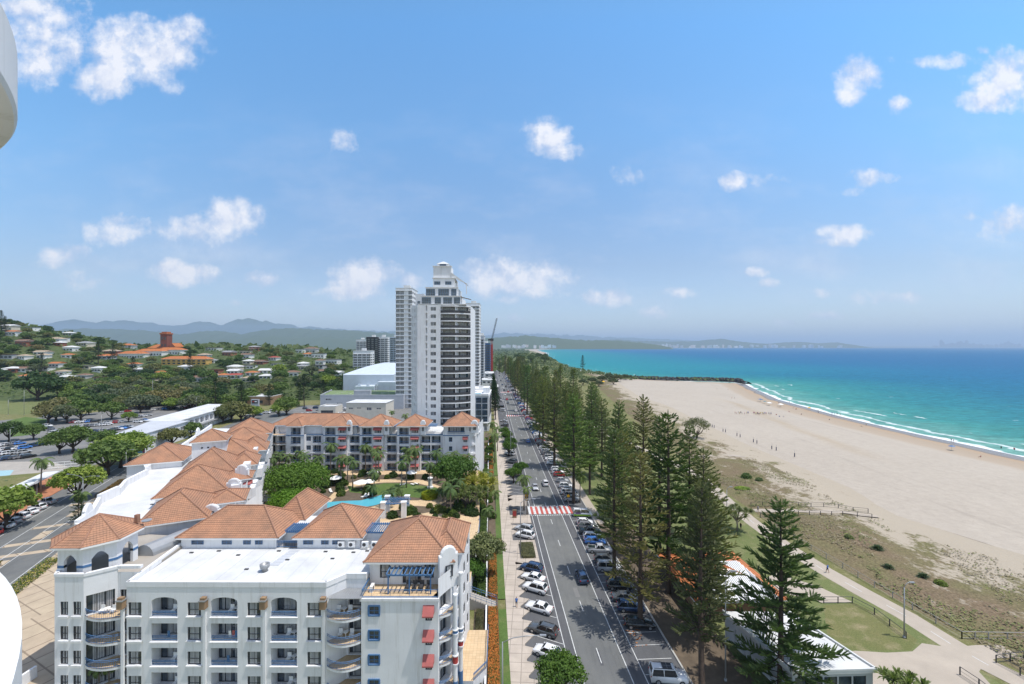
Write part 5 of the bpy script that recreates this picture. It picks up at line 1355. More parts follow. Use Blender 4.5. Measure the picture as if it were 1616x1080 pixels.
mb = MB(); mb.add([(-20.5,168.6,64.6),(-16.2,169.4,63.6),(-16.2,172,63.6),(-20.5,172,64.6)],[(0,1,2,3)]); mb.add([(-20.5,168.6,64.5),(-20.5,172,64.5),(-16.2,172,63.5),(-16.2,169.4,63.5)],[(0,1,2,3)]); mb.build('pergola','timber',tw)
def slabtower(name, label, x0, x1, y0, dpt, zt, fl, bays, wall='white_render', glass='window_glass', side=True, recess=1.2, solid=()):
    t_ = thing(name, label, 'tower' if zt > 40 else 'building', ((x0+x1)/2, y0+dpt/2, 0), world=True)
    mb = MB(); w_ = (x1-x0)/bays; nf = int((zt-1)/fl); ops=[]
    for k in range(nf):
        for b in range(bays):
            if b in solid: continue
            ops.append((w_*b+w_*.09,w_*(b+1)-w_*.05,k*fl+.55,k*fl+fl-.35,recess))
    facade(mb,(x0,y0),(x1,y0),0,zt,ops); n_ = max(2,int(dpt/5)); so=[]
    for k in range(nf):
        for b in range(n_): so.append((dpt/n_*b+.8,dpt/n_*(b+1)-1.2,k*fl+1.0,k*fl+fl-.6,.3))
    facade(mb,(x1,y0),(x1,y0+dpt),0,zt,so); facade(mb,(x0,y0+dpt),(x0,y0),0,zt,so); facade(mb,(x1,y0+dpt),(x0,y0+dpt),0,zt,[])
    mb.build('wall',[wall],t_)
    for o in ops:
        inst(win('door' if fl>2.5 else 'plain', o[1]-o[0]-.05, o[3]-o[2]), 'window', t_, (x0+(o[0]+o[1])/2, y0+recess-.05, o[2]))
    for o in so:
        inst(win('plain', o[1]-o[0], o[3]-o[2]), 'window', t_, (x1-.25, y0+(o[0]+o[1])/2, o[2]), R(90)); 
        inst(win('plain', o[1]-o[0], o[3]-o[2]), 'window', t_, (x0+.25, y0+dpt-(o[0]+o[1])/2, o[2]), R(-90))
    mb = MB()
    for k in range(1,nf+1): mb.box(x0-.25,y0-.9,k*fl-.22,x1+.1,y0-.003,k*fl)
    mb.build('balcony_slab',wall,t_)
    mb = MB(); mb.box(x0-.3,y0-.3,zt-.003,x1+.3,y0+dpt+.3,zt+.35); mb.box((x0+x1)/2-2,y0+dpt*.4,zt+.35,(x0+x1)/2+2.5,y0+dpt*.7,zt+3.2); mb.build('roof','white_roof',t_)
    return t_
slabtower('apartment_tower','slim pale tower with glass balconies half hidden behind the left side of the tall one',-85,-73,315,18,87.5,3.3,4,'white_render',recess=.6,solid=(2,))
slabtower('apartment_tower','white gridded apartment tower just behind the right side of the tall one',-43,-30.5,400,22,85,2.95,4)
slabtower('apartment_tower','shorter grey-white apartment block behind the white gridded tower',-38.5,-31.5,480,25,57,2.95,2,'grey_render')
slabtower('apartment_tower','blue steel-framed tower still under construction beside the crane',-46,-32.5,640,24,50,3.4,4,'blue_paint')
cs = thing('tower_crane','red tower crane with a raised lattice jib above the unfinished tower','crane',(-29.5,630,0),world=True)
def lattice(mb, a, b, w_, n_, r_):
    a, b = Vector(a), Vector(b); d = (b-a).normalized(); u_ = d.orthogonal().normalized(); v_ = d.cross(u_)
    cn = [(u_*i+v_*j)*w_/2 for i,j in ((-1,-1),(1,-1),(1,1),(-1,1))]
    for c in cn: mb.tube([a+c,b+c],r_,4)
    for k in range(n_):
        for i in range(4): mb.tube([a+(b-a)*(k/n_)+cn[i], a+(b-a)*((k+1)/n_)+cn[(i+1)%4]],r_*.7,3,0,False)
mb = MB(); lattice(mb,(-29.5,630,0),(-29.5,630,54),2.2,18,.16); mb.box(-31.2,628.6,0,-27.8,629.6,48); mb.build('mast','red_paint',cs)
mb = MB(); lattice(mb,(-29.5,630,55),(-22,626,86),1.4,16,.14); mb.build('jib','dark_metal',cs)
mb = MB(); mb.box(-31.5,628.5,53,-27,632,56.5); mb.box(-35,629,53.5,-31.5,631.5,56); mb.build('cab','dark_metal',cs)
# glass-fronted building with a pool terrace
gb = thing('office_building','low glass-fronted building with a roof pool beside the tall tower','building',(-20,240,0),world=True)
mb = MB(); ops=[(.8+3.3*b,3.6+3.3*b,5.2+3.3*k,8.0+3.3*k,.25) for b in range(4) for k in range(4)]+[(.6+4.4*b,4.4+4.4*b,.2,4.2,3) for b in range(3)]
facade(mb,(-26.5,228),(-12.3,229),0,18.8,ops); facade(mb,(-12.3,229),(-12.6,262),0,18.8,[(2+4*k,5+4*k,6,17,.3) for k in range(7)]); facade(mb,(-26.5,262),(-26.5,228),0,18.8,[]); mb.box(-26.4,228.6,18.4,-12.4,262,18.8)
mb.box(-27,226.8,4.4,-11.6,228,4.8); mb.build('wall','white_render',gb)
for o in ops[:16]: inst(win('bwin',2.75,2.75),'window',gb,(-26.5+(o[0]+o[1])/2,228.24,o[2]),R(4))
for k in range(7): inst(win('plain',3,11),'window',gb,(-12.5,232.5+4*k,6),R(90))
mb = MB(); mb.box(-25,233,18.8,-17,237.5,19.3); mb.build('roof_pool','pool_tile',gb)
mb = MB(); mb.box(-26.4,228.3,18.8,-12.4,228.5,19.8); mb.box(-16,240,18.8,-12.8,250,22); mb.build('parapet','white_render',gb)
for x,y in ((-24,243),(-21,249)):
    u = thing('parasol','white parasol on the roof terrace '+('nearer' if y<245 else 'farther')+' behind the roof pool','parasol',(x,y,18.8)); mb=MB(); mb.lathe((0,0,0),[(.05,0),(.05,2.4)],6); mb.build('pole','grey_metal',u)
    mb=MB(); mb.lathe((0,0,2.1),[(2.1,0),(1.0,.5),(.05,.9)],8); mb.build('canopy','white_fabric',u)
# ---------------------------------------------------------------- low town blocks
def block(name, label, x0,x1,y0,y1,h_, wall, roofm='white_roof', wins_=(), rz=0, z0=0, par=.5, cat='building', overhang=.25):
    cx_, cy_ = (x0+x1)/2, (y0+y1)/2; t_ = thing(name,label,cat,(cx_,cy_,z0),rz); a,b = (x1-x0)/2,(y1-y0)/2
    ops=[(a+s_-w_/2,a+s_+w_/2,z,z+hh,.2) for s_,z,w_,hh in wins_]
    mb = MB(); facade(mb,(-a,-b),(a,-b),-3,h_,ops); facade(mb,(a,-b),(a,b),-3,h_,[]); facade(mb,(a,b),(-a,b),-3,h_,[]); facade(mb,(-a,b),(-a,-b),-3,h_,[])
    mats = [wall]; 
    mb.build('wall',mats,t_); 
    for s_,z,w_,hh in wins_: inst(win('win' if w_<4 else 'plain',w_,hh),'window',t_,(s_,-b+.17,z))
    mb = MB(); mb.box(-a+.3,-b+.3,h_-.3,a-.3,b-.3,h_-par+.22 if par>.3 else h_+.0); 
    if par: 
        for p,q in (((-a,-b),(a,-b)),((a,-b),(a,b)),((a,b),(-a,b)),((-a,b),(-a,-b))): mb.wallseg(p,q,h_-.003,h_+.45,.3)
    else: mb.box(-a-overhang,-b-overhang,h_,a+overhang,b+overhang,h_+.25)
    mb.build('roof',roofm,t_)
    return t_
g_=lambda px,py: at(px,py)
# supermarket hall with a long curved blue-grey roof, and its tennis-court deck
hall = thing('shopping_centre','large windowless shopping hall with curved blue-grey roof behind the tennis courts','building',(-90,330,0),world=True)
mb = MB(); x0_,x1_ = -106,-62
n=10; pr=[(365,21.0),(368,21.6)]+[(368+112*k/n, 21.6+5.2*math.sin(math.pi*.5*k/n)) for k in range(1,n+1)]+[(485,26.8),(485,0),(365,0)]
x0_,x1_ = -143,-100
f=[(x0_,y,z) for y,z in pr]; b_=[(x1_,y,z) for y,z in pr]; m_=len(pr)
mb.add(f+b_,[tuple(range(m_-1,-1,-1)),tuple(range(m_,2*m_))]+[(i,(i+1)%m_,m_+(i+1)%m_,m_+i) for i in range(m_)])
mb.build('roof','pale_blue_wall',hall)
mb = MB(); mb.box(-99.9,380,0,-82,470,24.5); mb.box(-112,356,0,-96,364.9,15.6); mb.box(-128,350,0,-112.1,364.9,12.6)
for k in range(3): mb.box(-112-k*7,352,12.61,-110-k*7,354,14.2)
mb.build('wall','pale_blue_wall',hall)
t_ = thing('tennis_centre','grey concrete deck building carrying green tennis courts beside the shopping hall','building',(-108,335,0),world=True)
mb = MB(); facade(mb,(-138,310),(-78,310),0,9.4,[(4,8,1.0,3.9,.3),(12,16,1.5,4.4,.3),(4,8,6.4,7.4,.3)]); facade(mb,(-78,310),(-78,349),0,9.4,[]); facade(mb,(-146,349),(-138,310),0,9.4,[]); facade(mb,(-78,349),(-146,349),0,9.4,[])
crn(mb,[(-146,349),(-138,310),(-78,310),(-78,349)],9.4,.9,.3); mb.box(-114,310.5,9.4,-102,313,13.4); mb.build('wall','grey_render',t_)
inst(win('win',4,2.9),'window',t_,(-132,310.25,1.0)); inst(win('win',4,2.9),'window',t_,(-124,310.25,1.5)); inst(win('win',4,1),'window',t_,(-132,310.25,6.4))
mb = MB(); mb.prism([(-137.4,310.5),(-78.2,310.5),(-78.2,348.8),(-145.4,348.8)],9.0,9.45); mb.build('court_surface','court_green',t_)
mb = MB()
for x in (-132,-122,-118,-108,-98): mb.box(x,316,9.455,x+.15,344,9.47)
for y in (316,330,344): mb.box(-132,y,9.456,-90,y+.15,9.472)
mb.build('court_line','line_paint',t_)
mb = MB()
for i in range(13):
    x=-137+i*4.8; mb.tube([(x,310.4,9.4),(x,310.4,13)],.07,4,0,False); mb.tube([(x,348,9.4),(x,348,13)],.07,4,0,False)
mb.box(-137,310.37,12.9,-79,310.43,13); mb.build('court_fence','grey_metal',t_)
block('commercial_building','long cream two-storey building with flat white roof and small windows behind the far wing',-103,-78,268,284,9.8,'cream_render','white_roof',((-9.5,6,2.6,.9),(-4.5,6.4,2.6,.5),(2,5.4,3.0,1.6),(8,6,2.6,.8)),R(-2),par=0)
block('commercial_building','small pale square office in the car park behind the tiled roofs',-127,-116,283,295,5.4,'cream_render','white_roof',((0,.6,8,2.4),),0,par=.5)
block('shop_building','grey low shop strip with a dark fascia and tall red-marked sign pylon',-218,-186,332,352,6.2,'timber','white_roof',((-7,1,10,2.4),(6,1,8,2.4)),0,par=.5)
sg = thing('sign_pylon','grey sign pylon carrying a black panel with a red and white mark','sign',(-174,292,0)); mb=MB(); mb.box(-2.6,-.5,0,2.6,.5,9.2); mb.build('pylon','grey_render',sg)
mb=MB(); mb.box(-2.0,-.58,6.4,2.0,-.503,8.8,0); mb.box(-1.5,-.62,7.3,-.2,-.583,8.1,1); mb.box(-.05,-.62,7.35,1.4,-.583,8.05,2); mb.build('panel',['dark_metal','red_paint','white_paint'],sg)
med = block('commercial_building','long white two-storey building with shaded verandas and a blue sign beside the car park',-1,1,0,2,1,'white_render')
for c in list(med.children): bpy.data.objects.remove(c)
med.location = (-178,240,0); WORLDP[med.name]=(Matrix.Translation((-178,240,0))).inverted()
mP=[(-181,214),(-164.5,211),(-176,272),(-193,274)]
mb = MB(); facade(mb,mP[0],mP[1],0,8.0,[(1.6,4.4,3.2,7.4,.3)]); facade(mb,mP[1],mP[2],0,8.0,[(2+5.2*k,5.6+5.2*k,3.6,6.6,1.6) for k in range(11)]+[(2+5.2*k,5.6+5.2*k,.3,2.6,.5) for k in range(11)]); facade(mb,mP[2],mP[3],0,8,[]); facade(mb,mP[3],mP[0],0,8,[]); mb.build('wall','white_render',med)
wins(med,mP[1],mP[2],[(3.8+5.2*k,3.6,3.5,3,1.55,'door') for k in range(11)])
mb = MB(); mb.prism([(-182,213.4),(-163.6,210.2),(-175.4,273),(-193.5,274.5)],8.0,8.35); mb.build('roof','white_roof',med)
mb = MB(); 
mb.prism([(-164.3,212.5),(-162.4,212.5),(-174,271.8),(-175.8,271.8)],3.1,3.4)
mb.build('veranda_roof','grey_metal',med)
mb = MB().tf((-175.2,212.75,0),math.atan2(-3,16.5)); mb.box(0,0,3.0,9.6,.09,7.6,0); mb.box(.3,-.05,5.9,9.3,-.004,7.3,1)
for i in range(11): mb.box(.7+i*.77,-.1,6.2,1.2+i*.77,-.054,7.0,2)
for i in range(9): mb.box(2+i*.7,-.05,3.6,2.45+i*.7,-.004,4.2,1)
mb.build('sign_panel',['white_paint','blue_paint','white_paint'],med)
mur = thing('commercial_building','white-walled building with a grey roof and a colourful mural on its street end','building',(-165,195,0),world=True)
mQ=[(-166,181),(-155,182),(-160,213),(-179,215)]
mb = MB(); facade(mb,mQ[1],mQ[2],0,8.0,[(2.5,5.3,4.9,6.4,.2),(17,20,4.8,6.3,.2),(25,29,4.8,6.3,.2)]); facade(mb,mQ[2],mQ[3],0,8,[]); facade(mb,mQ[3],mQ[0],0,8,[]); mb.build('wall','white_render',mur)
wins(mur,mQ[1],mQ[2],[(3.9,4.9,2.7,1.5,.17,'win'),(18.5,4.8,2.9,1.5,.17,'win'),(27,4.8,3.9,1.5,.17,'win')])
mb = MB(); mb.prism([(mQ[0][0]-.3,mQ[0][1]-.4),(mQ[1][0]+.4,mQ[1][1]-.4),(mQ[2][0]+.5,mQ[2][1]),mQ[3]],8.0,8.3); mb.build('roof','grey_render',mur)
m = NT('mural',.7,.3); oc_ = m.pos(); vo = m.n('ShaderNodeTexVoronoi'); m.l(oc_,vo.inputs['Vector']); vo.inputs['Scale'].default_value=.55
hs = m.n('ShaderNodeSeparateColor'); m.l(vo.outputs['Color'],hs.inputs[0])
c1 = m.ramp(hs.outputs[0],[(0,(.05,.22,.38)),(.2,(.10,.42,.50)),(.38,(.42,.13,.05)),(.55,(.55,.25,.05)),(.7,(.20,.04,.10)),(.85,(.06,.25,.20)),(1,(.5,.5,.48))]); m.t.nodes[-1]
m.color(m.mix(m.ramp(vo.outputs['Distance'],[(.0,0),(.9,.7)]),c1,(.02,.03,.06)))
mb = MB(); mb.quad((mQ[0][0],mQ[0][1],0),(mQ[1][0],mQ[1][1],0),(mQ[1][0],mQ[1][1],8),(mQ[0][0],mQ[0][1],8)); mb.build('mural_wall','mural',mur)
# shop arcade with white fascia beside the brick footpath
ar_ = thing('shop_arcade','single-storey shop arcade with white fascia shading the brick footpath','building',gs(25,-26),world=True)
mb = MB(); P0_,P1_ = gs(-8,-19.5),gs(62,-19.5)
mb.prism([gs(-10,-17.5)[:2],gs(64,-17.5)[:2],gs(64,-21.5)[:2],gs(-10,-21.5)[:2]],4.0,4.35); mb.prism([gs(-10,-21.6)[:2],gs(64,-21.6)[:2],gs(64,-32)[:2],gs(-10,-32)[:2]],4.0,4.3,1); mb.build('roof',['white_roof','grass_dry'],ar_)
mb = MB()
for k in range(8): p=gs(-8+k*10,-17.9); mb.box(p[0]-.15,p[1]-.15,0,p[0]+.15,p[1]+.15,4)
mb.build('post','grey_metal',ar_)
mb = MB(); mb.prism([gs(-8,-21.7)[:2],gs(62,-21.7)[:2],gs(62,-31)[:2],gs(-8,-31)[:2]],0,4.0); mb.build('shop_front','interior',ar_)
mb = MB()
for k in range(13): p,q=gs(-10+k*6,-17.42),gs(-7+k*6,-17.42); mb.wallseg(q,p,4.0,4.55+.3*(k%3==1),.15)
mb.build('fascia','white_render',ar_)
# motel pool on the left edge
poly('motel_pool_deck', pp([(-60,730),(80,728),(110,738),(60,752),(0,770),(-60,780)]), -.018,'concrete')
poly('motel_pool', pp([(-30,744),(22,742),(15,751),(-30,757)]), -.008,'pool_pale')
f_ = thing('fence','white slatted fence beside the pool lawn at the left','fence',at(90,735),world=True)
mb = MB(); 
fa,fb,fc = at(60,742),at(122,737),at(150,724)
for a,b in ((fa,fb),(fb,fc)):
    for z in (.3,1.3,2.3): mb.tube([(a[0],a[1],z),(b[0],b[1],z)],.07,4)
    n_=int(math.dist(a,b)/1.6)
    for i in range(n_+1): x,y=a[0]+(b[0]-a[0])*i/n_,a[1]+(b[1]-a[1])*i/n_; mb.tube([(x,y,0),(x,y,2.4)],.07,4)
mb.build('rails','white_paint',f_)
# ---------------------------------------------------------------- houses on the hillside and mid-distance
RC = {'orange-tiled':(.48,.17,.06),'red-tiled':(.36,.08,.06),'white-roofed':(.68,.69,.70),'grey-roofed':(.30,.31,.33),'beige-roofed':(.42,.34,.25),'green-roofed':(.33,.40,.33),'brown-roofed':(.22,.14,.10),'dark-roofed':(.10,.10,.11)}
WC = {'white':(.72,.72,.70),'cream':(.62,.56,.45),'grey':(.45,.46,.47),'brick':(.30,.12,.08),'yellow':(.60,.38,.12),'blue-grey':(.38,.44,.50)}
HZ = []
def zoneh(px, py):
    if py < 535: r_ = 'high on the hilltop' if px < 130 else 'along the skyline of the ridge'
    elif py < 556: r_ = 'on the upper slope'
    elif py < 580: r_ = 'on the middle slope'
    elif py < 605: r_ = 'at the foot of the hill'
    else: r_ = 'near the parkland'
    return r_
def house(px, py, wpx, hpx, wall, roof, typ='hip', nfl=None, base=None):
    """footprint from the place the photograph shows it, real height from its distance"""
    x,y,z = hit(px, py); s_ = y/F; w_ = wpx*s_; h_ = max(3, hpx*s_); d = min(14,max(8,w_*.7)); ry = rnd.uniform(-.25,.25)
    o = thing('house', None, None, (x,y+d/2,z), ry)
    mb = MB(); mb.box(-w_/2,-d/2,-3,w_/2,d/2,h_); mb.build('wall','wall_paint',o,color=WC[wall])
    mb = MB()
    if typ=='flat': mb.box(-w_/2-.5,-d/2-.9,h_,w_/2+.5,d/2+.4,h_+.35)
    else: hiproof(mb,0,0,0,w_,d,h_+.2,min(2.6,d*.2),ov=.7,mi=0,rmi=0,gable=typ=='gable',fascia=1)
    mb.build('roof',['roof_paint','white_paint'],o,color=RC[roof])
    nfl = max(1,int(h_/2.7)); nb = max(2,min(6,int(w_/3.6)))
    for k in range(nfl):
        for i in range(nb):
            ww = w_/nb*.62; inst(win('plain',round(ww*2)/2,1.5),'window',o,(-w_/2+w_/nb*(i+.5),-d/2-.02,k*h_/nfl+.8))
    if h_ > 5 and rnd.random()<.7:
        mb = MB(); mb.box(-w_/2,-d/2-1.6,h_/nfl*(nfl-1)-.2,w_/2*.6,-d/2-.03,h_/nfl*(nfl-1)); mb.box(-w_/2,-d/2-1.6,h_/nfl*(nfl-1)+.85,w_/2*.6,-d/2-1.5,h_/nfl*(nfl-1)+.95); mb.build('balcony','white_paint',o)
    reg(o, f"{wall} {roof} {'two-storey' if nfl>1 else 'single-storey'} house", zoneh(px,py), 'house', 'houses on the hillside')
    HZ.append((x,y+d/2,max(w_,d)*.62)); return o
HL = [(20,520,34,8,'white','white-roofed'),(48,518,20,7,'white','grey-roofed'),(12,534,14,6,'brick','red-tiled'),(38,536,14,5,'white','white-roofed','flat'),(25,541,30,3,'white','white-roofed','flat'),(72,522,9,5,'white','white-roofed'),(62,531,10,5,'grey','grey-roofed','flat'),(80,533,18,5,'blue-grey','grey-roofed','flat'),(68,544,14,3,'white','white-roofed','flat'),(106,545,24,4,'white','white-roofed'),(4,560,10,4,'blue-grey','grey-roofed'),(58,566,24,7,'brick','orange-tiled'),(90,568,14,4,'cream','red-tiled'),(102,568,12,4,'white','white-roofed'),(48,576,34,5,'cream','brown-roofed'),(82,579,24,5,'brick','red-tiled'),(92,588,36,4,'cream','beige-roofed','gable'),(130,584,18,5,'cream','beige-roofed','gable'),
 (120,534,16,4,'grey','white-roofed'),(146,556,26,8,'white','white-roofed'),(170,554,20,4,'white','white-roofed'),(115,556,22,3,'white','white-roofed'),(160,572,22,6,'white','grey-roofed'),(178,568,16,7,'white','white-roofed'),(190,545,20,8,'grey','white-roofed','flat'),(212,538,22,5,'white','white-roofed'),(226,547,26,9,'white','grey-roofed','flat'),(252,536,24,6,'cream','orange-tiled'),(272,545,16,4,'white','white-roofed'),(205,556,24,3,'cream','beige-roofed'),(195,571,28,6,'white','orange-tiled'),(290,536,24,5,'white','white-roofed'),(305,541,26,5,'white','white-roofed'),(328,541,28,8,'grey','orange-tiled'),(310,552,34,9,'white','grey-roofed'),(288,549,10,5,'blue-grey','grey-roofed'),(290,562,18,4,'white','white-roofed'),(303,562,14,3,'white','white-roofed'),(354,541,20,5,'white','white-roofed'),(355,555,34,9,'grey','white-roofed','flat'),(378,556,26,9,'brick','brown-roofed'),(395,560,14,6,'blue-grey','grey-roofed'),(335,564,26,5,'cream','green-roofed'),(330,570,20,6,'cream','beige-roofed'),(336,571,34,7,'white','green-roofed'),
 (300,610,26,11,'cream','orange-tiled'),(314,612,22,11,'cream','beige-roofed'),(288,609,12,4,'cream','red-tiled'),(290,614,22,3,'brick','red-tiled'),(365,571,20,5,'brick','beige-roofed'),(388,573,24,9,'white','white-roofed','flat'),(380,582,36,6,'cream','white-roofed','flat'),(402,588,44,7,'white','white-roofed','flat'),(322,595,22,5,'white','white-roofed'),(345,597,22,5,'white','white-roofed'),(407,557,16,4,'white','white-roofed'),(415,566,20,5,'white','white-roofed'),(436,560,18,4,'white','grey-roofed','flat'),(407,572,14,4,'white','white-roofed'),(447,577,44,10,'brick','brown-roofed','flat'),(425,590,50,8,'white','white-roofed','flat'),(520,562,48,10,'cream','red-tiled','gable'),(524,570,34,9,'grey','grey-roofed','flat'),(540,550,26,5,'white','white-roofed','flat'),(552,552,14,6,'cream','orange-tiled'),(530,585,40,8,'cream','white-roofed','flat'),(590,577,26,6,'brick','brown-roofed','flat'),(604,580,14,8,'white','grey-roofed','flat'),(480,607,22,5,'cream','white-roofed','flat'),(495,600,34,4,'cream','beige-roofed','flat'),(628,572,16,5,'white','white-roofed','flat'),(450,620,28,10,'white','white-roofed','flat'),(420,622,28,7,'grey','grey-roofed','flat'),(492,625,22,10,'white','white-roofed','flat')]
HL += [(px,py,w_,h_,a,b,c) for px,py,w_,h_,a,b,c in ((30,556,14,4,'white','white-roofed','hip'),(75,552,16,4,'grey','grey-roofed','hip'),(135,546,14,4,'white','white-roofed','hip'),(150,541,12,4,'cream','white-roofed','flat'),(132,563,16,5,'white','grey-roofed','hip'),(150,566,18,5,'white','white-roofed','flat'),(108,576,14,5,'cream','orange-tiled','hip'),(30,586,20,5,'cream','brown-roofed','hip'),(175,545,14,4,'white','white-roofed','hip'),(240,553,16,5,'white','white-roofed','flat'),(275,553,14,4,'white','grey-roofed','hip'),(320,560,18,5,'white','white-roofed','hip'),(345,581,24,6,'cream','orange-tiled','hip'),(365,592,20,5,'white','white-roofed','hip'),(390,545,16,4,'white','white-roofed','hip'),(430,547,20,5,'white','white-roofed','flat'),(452,566,18,5,'white','white-roofed','hip'),(470,552,20,5,'white','grey-roofed','flat'),(490,560,16,5,'white','white-roofed','hip'),(500,580,18,6,'white','white-roofed','flat'),(470,590,20,6,'white','grey-roofed','flat'),(560,590,22,6,'white','white-roofed','flat'),(508,590,18,5,'cream','white-roofed','flat'),(258,588,18,5,'white','white-roofed','hip'),(240,600,16,5,'cream','red-tiled','hip'),(380,612,18,5,'white','white-roofed','flat'),(400,606,20,6,'white','grey-roofed','flat'),(150,625,26,3,'red','red-tiled','hip'),(171,623,20,3,'cream','red-tiled','hip'),(60,600,16,4,'white','white-roofed','hip'))]
WC['red']=(.30,.10,.08)
rh_ = random.Random(21); kk=0
while kk < 75:
    px = rh_.uniform(-5,540); lo = interp([(0,505),(100,522),(170,537),(250,537),(420,546),(545,550)],px)+6; py = lo+(604-lo)*rh_.random()
    x,y,z = hit(px,py)
    if any(abs(a/b-x/y)*F < (r_*F/b*.8+8) and abs((CY+F*(H-hill(a,b))/b)-py) < 6.5 for a,b,r_ in HZ): continue
    if 200<px<300 and 540<py<580: continue
    house(px,py,rh_.uniform(11,20),rh_.uniform(3.5,6.5),rh_.choice(['white','white','white','cream','grey','brick']),rh_.choice(['white-roofed','white-roofed','grey-roofed','red-tiled','beige-roofed','brown-roofed','orange-tiled']),rh_.choice(['hip','hip','flat','gable'])); kk+=1
# long orange-roofed complexes below the church
for px,py,wp,hp,wc,lab in ((205,566,36,7,'white','west block of the orange-tiled convent below the church tower'),(235,562,44,7,'white','long middle block of the orange-tiled convent beside the church tower'),(265,560,40,7,'white','gabled east block of the orange-tiled convent right of the church'),(290,577,72,9,'yellow','long yellow-walled apartment building with an orange-tiled roof')):
    x,y,z = hit(px,py); s_=y/F; w_=wp*s_; h_=hp*s_; o = thing('apartment_building',lab,'building',(x,y+6,z),rnd.uniform(-.1,.1))
    mb=MB(); ops=[(w_/9*(i+.2),w_/9*(i+.8),.8+3*k,2.6+3*k,.8) for i in range(9) for k in range(max(1,int(h_/3)))]
    facade(mb,(-w_/2,-6),(w_/2,-6),-2,h_,ops); facade(mb,(w_/2,-6),(w_/2,6),-2,h_,[]); facade(mb,(-w_/2,6),(-w_/2,-6),-2,h_,[]); facade(mb,(w_/2,6),(-w_/2,6),-2,h_,[]); mb.build('wall','wall_paint',o,color=WC[wc])
    for q in ops: inst(win('plain',round(q[1]-q[0],1),1.8),'window',o,(-w_/2+(q[0]+q[1])/2,-5.3,q[2]))
    mb=MB(); hiproof(mb,0,0,0,w_,12,h_+.2,3.2,ov=.8,rmi=0,fascia=1); mb.build('roof',['roof_paint','white_paint'],o,color=RC['orange-tiled']); HZ.append((x,y+6,w_*.5))
x,y,z = hit(259,556); ch = thing('church','red brick church with a square bell tower and orange roof on the hill','church',(x,y+8,z)); s_=y/F
mb=MB(); mb.box(-28*s_,-6,-2,-2*s_,8,6*s_); mb.box(6*s_,-7,-2,16*s_,7,8*s_)
mb.add([(6*s_,-7.05,8*s_),(16*s_,-7.05,8*s_),(11*s_,-7.05,14*s_)],[(0,1,2)]); mb.build('nave','wall_paint',ch,color=WC['brick'])
mb=MB(); hiproof(mb,-15*s_,1,0,26*s_,14,6*s_+.2,5,ov=.6,rmi=0,fascia=0); hiproof(mb,11*s_,1,0,10*s_,15,8*s_+.2,5,ov=.3,rmi=0,gable=True,fascia=0); mb.build('roof',['roof_paint','white_paint'],ch,color=RC['orange-tiled'])
mb=MB(); mb.box(-5*s_,-9,-2,5.5*s_,0,28*s_); mb.build('bell_tower','wall_paint',ch,color=(.22,.08,.06))
mb=MB(); mb.box(-5.8*s_,-9.7,28*s_,6.3*s_,.7,30*s_); mb.box(-4*s_,-8,30*s_,4.5*s_,-1,32*s_); mb.build('tower_cap','wall_paint',ch,color=(.42,.15,.07))
for dx_ in (-2.2,2.4):
    inst(win('plain',1.6,4),'window',ch,(dx_*s_,-9.03,19*s_)); inst(win('plain',1.6,3),'window',ch,(dx_*s_,-9.03,9*s_))
HZ.append((x,y+8,16))
# mid-distance apartment blocks left of the towers
def apt(px,py,wpx,hpx,Y,label,wall,bays,fl=3.0):
    x,_,_ = dep(px,0,Y); s_=Y/F; slabtower('apartment_building',label,x-wpx*s_/2,x+wpx*s_/2,Y,14,H-(py-hpx-CY)*s_,fl,bays,wall)
apt(571,578,28,24,520,'white six-storey apartment block nearest beyond the shopping hall','white_render',4)
apt(587,568,18,36,640,'dark glass half of the paired mid-rise blocks','dark_metal',3)
apt(603,568,18,36,645,'white balconied half of the paired mid-rise blocks','white_render',3)
apt(623,566,16,34,600,'blue-grey balconied mid-rise block left of the slim tower','pale_blue_wall',3)
apt(570,548,16,12,760,'flat white block on the skyline left of the paired mid-rises','white_render',3)
# shops up the left side of the road beyond the glass building
sh_ = [(-24,270,12,20,8,'white'),(-22,292,11,18,7,'cream'),(-25,312,14,20,10,'grey'),(-23,336,12,22,7,'white'),(-27,362,14,24,9,'cream'),(-24,445,14,26,10,'white'),(-30,520,16,40,12,'grey'),(-50,300,22,40,8,'grey'),(-55,350,20,40,9,'white'),(-60,460,24,40,14,'white')]
for i,(x,y,w_,d,h_,wc) in enumerate(sh_):
    o = thing('shop_building',None,None,(x,y,0),R(2.9)); mb=MB(); mb.box(-w_/2,0,0,w_/2,d-1,h_); mb.build('wall','wall_paint',o,color=WC[wc])
    mb=MB(); mb.box(-w_/2-.2,-.2,h_,w_/2+.2,d-.8,h_+.5); mb.box(-1,d*.4,h_+.5,2,d*.6,h_+1.8); mb.box(w_/2+.2,0,3.2,w_/2+3.2,d-1,3.5); mb.build('roof','white_roof',o)
    for k in range(int(d/4)): inst(win('plain',2.5,1.5),'window',o,(w_/2+.02,2+k*4,4.4),R(90))
    for k in range(3): inst(win('plain',2.5,1.5),'window',o,(-w_/2+w_/6+k*w_/3,-.02,h_-2.6))
    reg(o,f"{wc} flat-roofed shop building",'beyond the tall tower','building','shops along the road',order='near',key=y)
